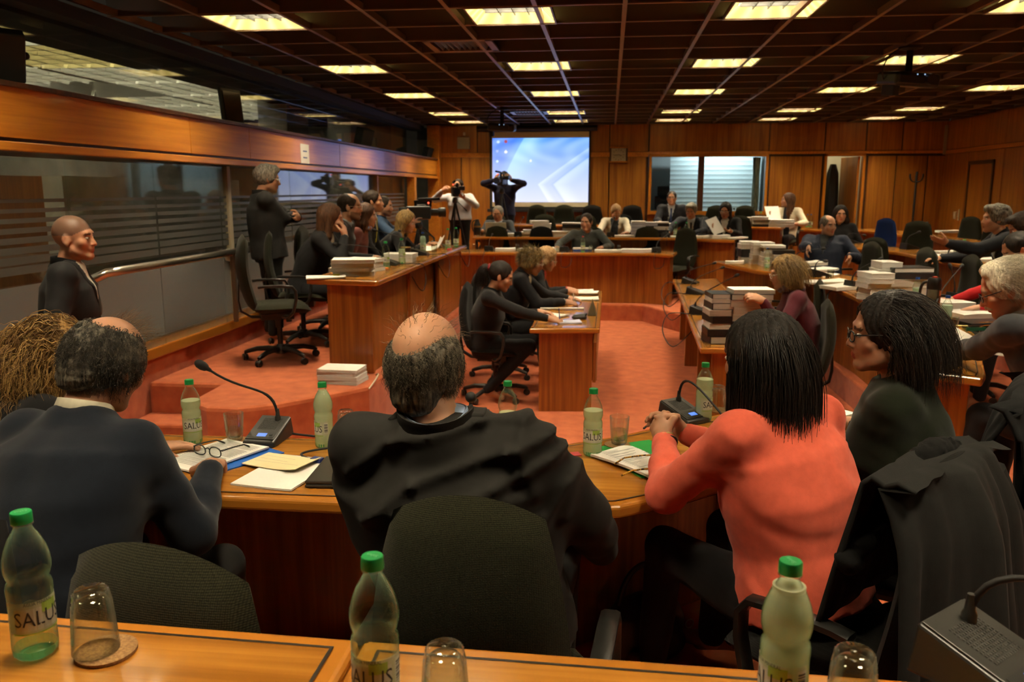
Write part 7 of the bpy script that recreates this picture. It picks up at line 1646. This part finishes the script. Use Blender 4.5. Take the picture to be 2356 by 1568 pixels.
# clock
ck = MB().b2((-.02, YB-.075, 2.39), (.33, YB-.03, 2.70)).build('wall_clock', W_DARK, None, bevel=.01); tag(ck, 'square wooden wall clock with a silvery face right of the screen', 'clock')
MB().b2((.015, YB-.082, 2.425), (.295, YB-.074, 2.665)).build('face', plain('clock_face', (.42, .38, .30), .35, .3), ck)
MB().b2((-.015, YB-.086, 2.395), (.325, YB-.076, 2.42)).b2((-.015, YB-.086, 2.672), (.325, YB-.076, 2.695)).build('bezel', W_EDGE, ck)
for i in range(12): a = i*PI/6; MB().box((.155+.10*math.sin(a), YB-.084, 2.545+.10*math.cos(a)), (.008, .003, .022), rotm(0, a, 0)).build('hour_mark', BLACKM, ck)
for a, L_ in ((1.9, .062), (4.6, .09)): MB().bar((.155, YB-.086, 2.545), (.155+L_*math.sin(a), YB-.086, 2.545+L_*math.cos(a)), .003, .009).build('hand', BLACKM, ck)
o = MB().b2((-3.02, YB-.08, 2.67), (-2.77, YB-.025, 2.90)).build('wall_box', plain('pale_box', (.30, .27, .22), .5), None, bevel=.01); tag(o, 'pale square box on the back wall left of the screen', 'box'); MB().b2((-2.90, YB-.075, 2.93), (-2.86, YB-.025, 2.99)).build('bracket', PAPER2, o)
def on_right(px, py): r = _ray(px, py); k = (XR-.03)/r[0]; return (XR-.03, r[1]*k, 1.87+r[2]*k)
for x, y, w, h, lb in ((2197, 495, .10, .13, 'square switch plate on the right wall'), (2206, 494, .05, .20, 'narrow beige handset plate beside the switch plate')): q = on_right(x, y); o = MB().box((q[0], q[1], q[2]), (.02, w, h)).build('switch_plate', plain('beige_plastic', (.50, .42, .28), .5), None, bevel=.004); tag(o, lb, 'switch'); MB().box((q[0]-.012, q[1], q[2]), (.008, w*.4, h*.35)).build('rocker', PAPER2, o)
# coat stand
t = empty('coat_stand', (5.55, 16.1, T2), 0, 'tall black coat stand in the far right corner', 'coat stand')
MB().tube([(0, 0, .05), (0, 0, 1.80)], .02, 10).build('pole', BLACKM, t, smooth=60)
for i in range(4): a = i*PI/2+.4; MB().tube(bez((0, 0, 1.62), (.1*math.cos(a), .1*math.sin(a), 1.60), (.16*math.cos(a), .16*math.sin(a), 1.66), (.15*math.cos(a), .15*math.sin(a), 1.76), 8), .010, 8).build('hook', BLACKM, t, smooth=60); MB().tube(bez((0, 0, .25), (.1*math.cos(a), .1*math.sin(a), .2), (.22*math.cos(a), .22*math.sin(a), .12), (.25*math.cos(a), .25*math.sin(a), .012), 8), .012, 8).build('leg', BLACKM, t, smooth=60)
# speakers and frame on the fascia, notice
def onx(px, py, X): r = _ray(px, py); k = X/r[0]; return (X, r[1]*k, 1.87+r[2]*k)
for px, py, s, rz, lb in ((10, 175, 1.15, 40, 'black loudspeaker on the fascia at the far left edge'), (838, 330, 1.0, 55, 'black tilted loudspeaker on the fascia above the blonde woman'), (985, 362, .8, 60, 'smaller black loudspeaker at the far end of the fascia')):
    q = onx(px, py, -3.58); t = empty('loudspeaker', (-3.58, q[1], fz1+.005), math.radians(rz), lb, 'speaker')
    R = rotm(.30, .06, 0); MB().box((0, 0, .155*s), (.20*s, .18*s, .24*s), R).build('cabinet', BLACKM, t, bevel=.012); MB().box((0, .092*s, .150*s), (.17*s, .012, .21*s), R).build('grille', plain('speaker_cloth', (.016, .016, .016), .8), t, bevel=.003); MB().tube([(0, 0, 0), (0, 0, .06*s)], .02, 8).build('stand', BLACK, t)
    MB().ball((-.105*s, 0, .155*s), .02*s).build('knob', BLACK, t, smooth=60); MB().ball((.105*s, 0, .155*s), .02*s).build('knob', BLACK, t, smooth=60)
q = onx(532, 252, -3.56); t = empty('framed_monitor', (-3.56, q[1], fz1+.005), math.radians(78), 'black framed tall display standing on the fascia', 'monitor')
MB().box((0, 0, .165), (.30, .03, .32), rotm(-.10, 0, 0)).build('frame', BLACK, t, bevel=.004); MB().box((0, -.02, .165), (.25, .006, .265), rotm(-.10, 0, 0)).build('panel', plain('dark_brown_glass', (.045, .030, .020), .12), t); MB().box((0, 0, .008), (.2, .12, .012)).build('foot', BLACK, t)
q = onx(702, 352, -3.405); o = MB().b2((-3.41, q[1]-.13, 2.165), (-3.406, q[1]+.13, 2.375)).build('paper_notice', PAPER, None); tag(o, 'white paper notice taped to the wooden fascia', 'notice')
for i in range(2): MB().b2((-3.406, q[1]-.06, 2.29-i*.07), (-3.4052, q[1]+.06, 2.305-i*.07)).build('printed_lines', plain('blue_print', (.12, .16, .35), .7), o)
def projector(p, rz, label, s=1.0):
    t = empty('ceiling_projector', p, math.radians(rz), label, 'projector')
    MB().lathe([(.10, 0), (.10, -.015), (.03, -.03), (.03, -.22)], 18, (0, 0, 0)).build('mount', BLACKM, t, smooth=40)
    MB().box((0, 0, -.28), (.42*s, .34*s, .12*s), rotm(.12, .06, 0)).build('body', BLACK, t, bevel=.03, seg=3); MB().tube([(.09, -.16, -.29), (.09, -.22, -.30)], .045, 16).build('lens', BLACK, t, smooth=50); MB().box((-.16, 0, -.37), (.06, .2, .10), rotm(.1, 0, 0)).build('bracket', BLACKM, t, bevel=.01)
    MB().tube(bez((-.08, 0, -.01), (-.22, 0, -.05), (-.30, 0, -.22), (-.18, .05, -.30)), .006, 6).build('cable', BLACKM, t, smooth=60)
    for i in range(2): MB().ball((-.02+.07*i, -.172*s, -.255), .006, 8, 6).build('indicator', plain('pale_led', (.4, .5, .6), .3, emit=(.4, .6, .9), es=.7), t)
q = at(2095, 108, CEIL); projector((q[0], q[1], CEIL), 14, 'black projector hanging from the ceiling on the right'); q = at(1155, 250, CEIL); projector((q[0], q[1], CEIL), 0, 'second projector hanging in front of the screen', 1.0)
# cameras
def tripod(x, y, z, h, label, r=.30):
    t = empty('camera_tripod', (x, y, z), 0, label, 'tripod')
    for i in range(3):
        a = i*2*PI/3+.5; MB().tube([(0, 0, h), (r*.55*math.cos(a), r*.55*math.sin(a), h*.45), (r*math.cos(a), r*math.sin(a), .02)], [.018, .015, .012], 8).build('leg', BLACKM, t, smooth=60)
    MB().lathe([(.03, 0), (.05, .02), (.05, .06), (.035, .10)], 14, (0, 0, h-.03)).build('head', BLACK, t, smooth=50); MB().tube([(0, 0, h+.04), (.16, .22, h-.16)], .009, 8).build('pan_handle', BLACKM, t, smooth=60); return t
def video_camera(p, rz, label, s=1.0):
    t = empty('video_camera', p, math.radians(rz), label, 'video camera'); t.scale = (s,)*3
    MB().box((0, 0, .08), (.11, .30, .16)).build('body', BLACK, t, bevel=.02); MB().tube([(0, .14, .085), (0, .24, .085), (0, .25, .085), (0, .33, .085)], [.045, .045, .058, .062], 16).build('lens', BLACK, t, smooth=50); MB().lathe([(.05, 0), (.05, .002)], 16).build('lens_glass', plain('lens_coat', (.02, .03, .06), .05), t).matrix_local = Matrix.Translation((0, .331, .085)) @ Matrix.Rotation(-PI/2, 4, 'X')
    MB().box((-.03, .06, .215), (.03, .22, .03)).box((-.03, -.03, .18), (.03, .03, .06)).box((-.03, .15, .18), (.03, .03, .06)).build('handle', BLACKM, t, bevel=.008); MB().tube([(.03, .0, .24), (.03, .26, .25)], .018, 10).build('microphone', BLACKM, t, smooth=60); MB().box((-.11, .04, .14), (.10, .14, .07)).build('viewfinder', BLACK, t, bevel=.012); MB().box((0, -.19, .08), (.09, .09, .13)).build('battery', BLACKM, t, bevel=.01)
    MB().ball((.04, .12, .20), .012).build('tally_light', plain('tally_red', (.4, .02, .02), .4, emit=(1, .1, .05), es=1.5), t); return t
tripod(-2.60, 13.98, DZ, 1.22, 'tripod in front of the cameraman in the white shirt'); video_camera((-2.60, 13.98, DZ+1.30), 196, 'black video camera hiding the face of the cameraman in white')
tripod(-1.96, 15.22, T3, 1.30, 'tripod in front of the cameraman by the screen'); video_camera((-1.96, 15.22, T3+1.42), 170, 'black video camera held up before the projection screen')
tripod(-2.42, 10.45, DZ, .95, 'tripod holding the large camera by the glass partition'); video_camera((-2.42, 10.45, DZ+1.04), -72, 'large shoulder video camera pointing right by the glass partition', 1.05)
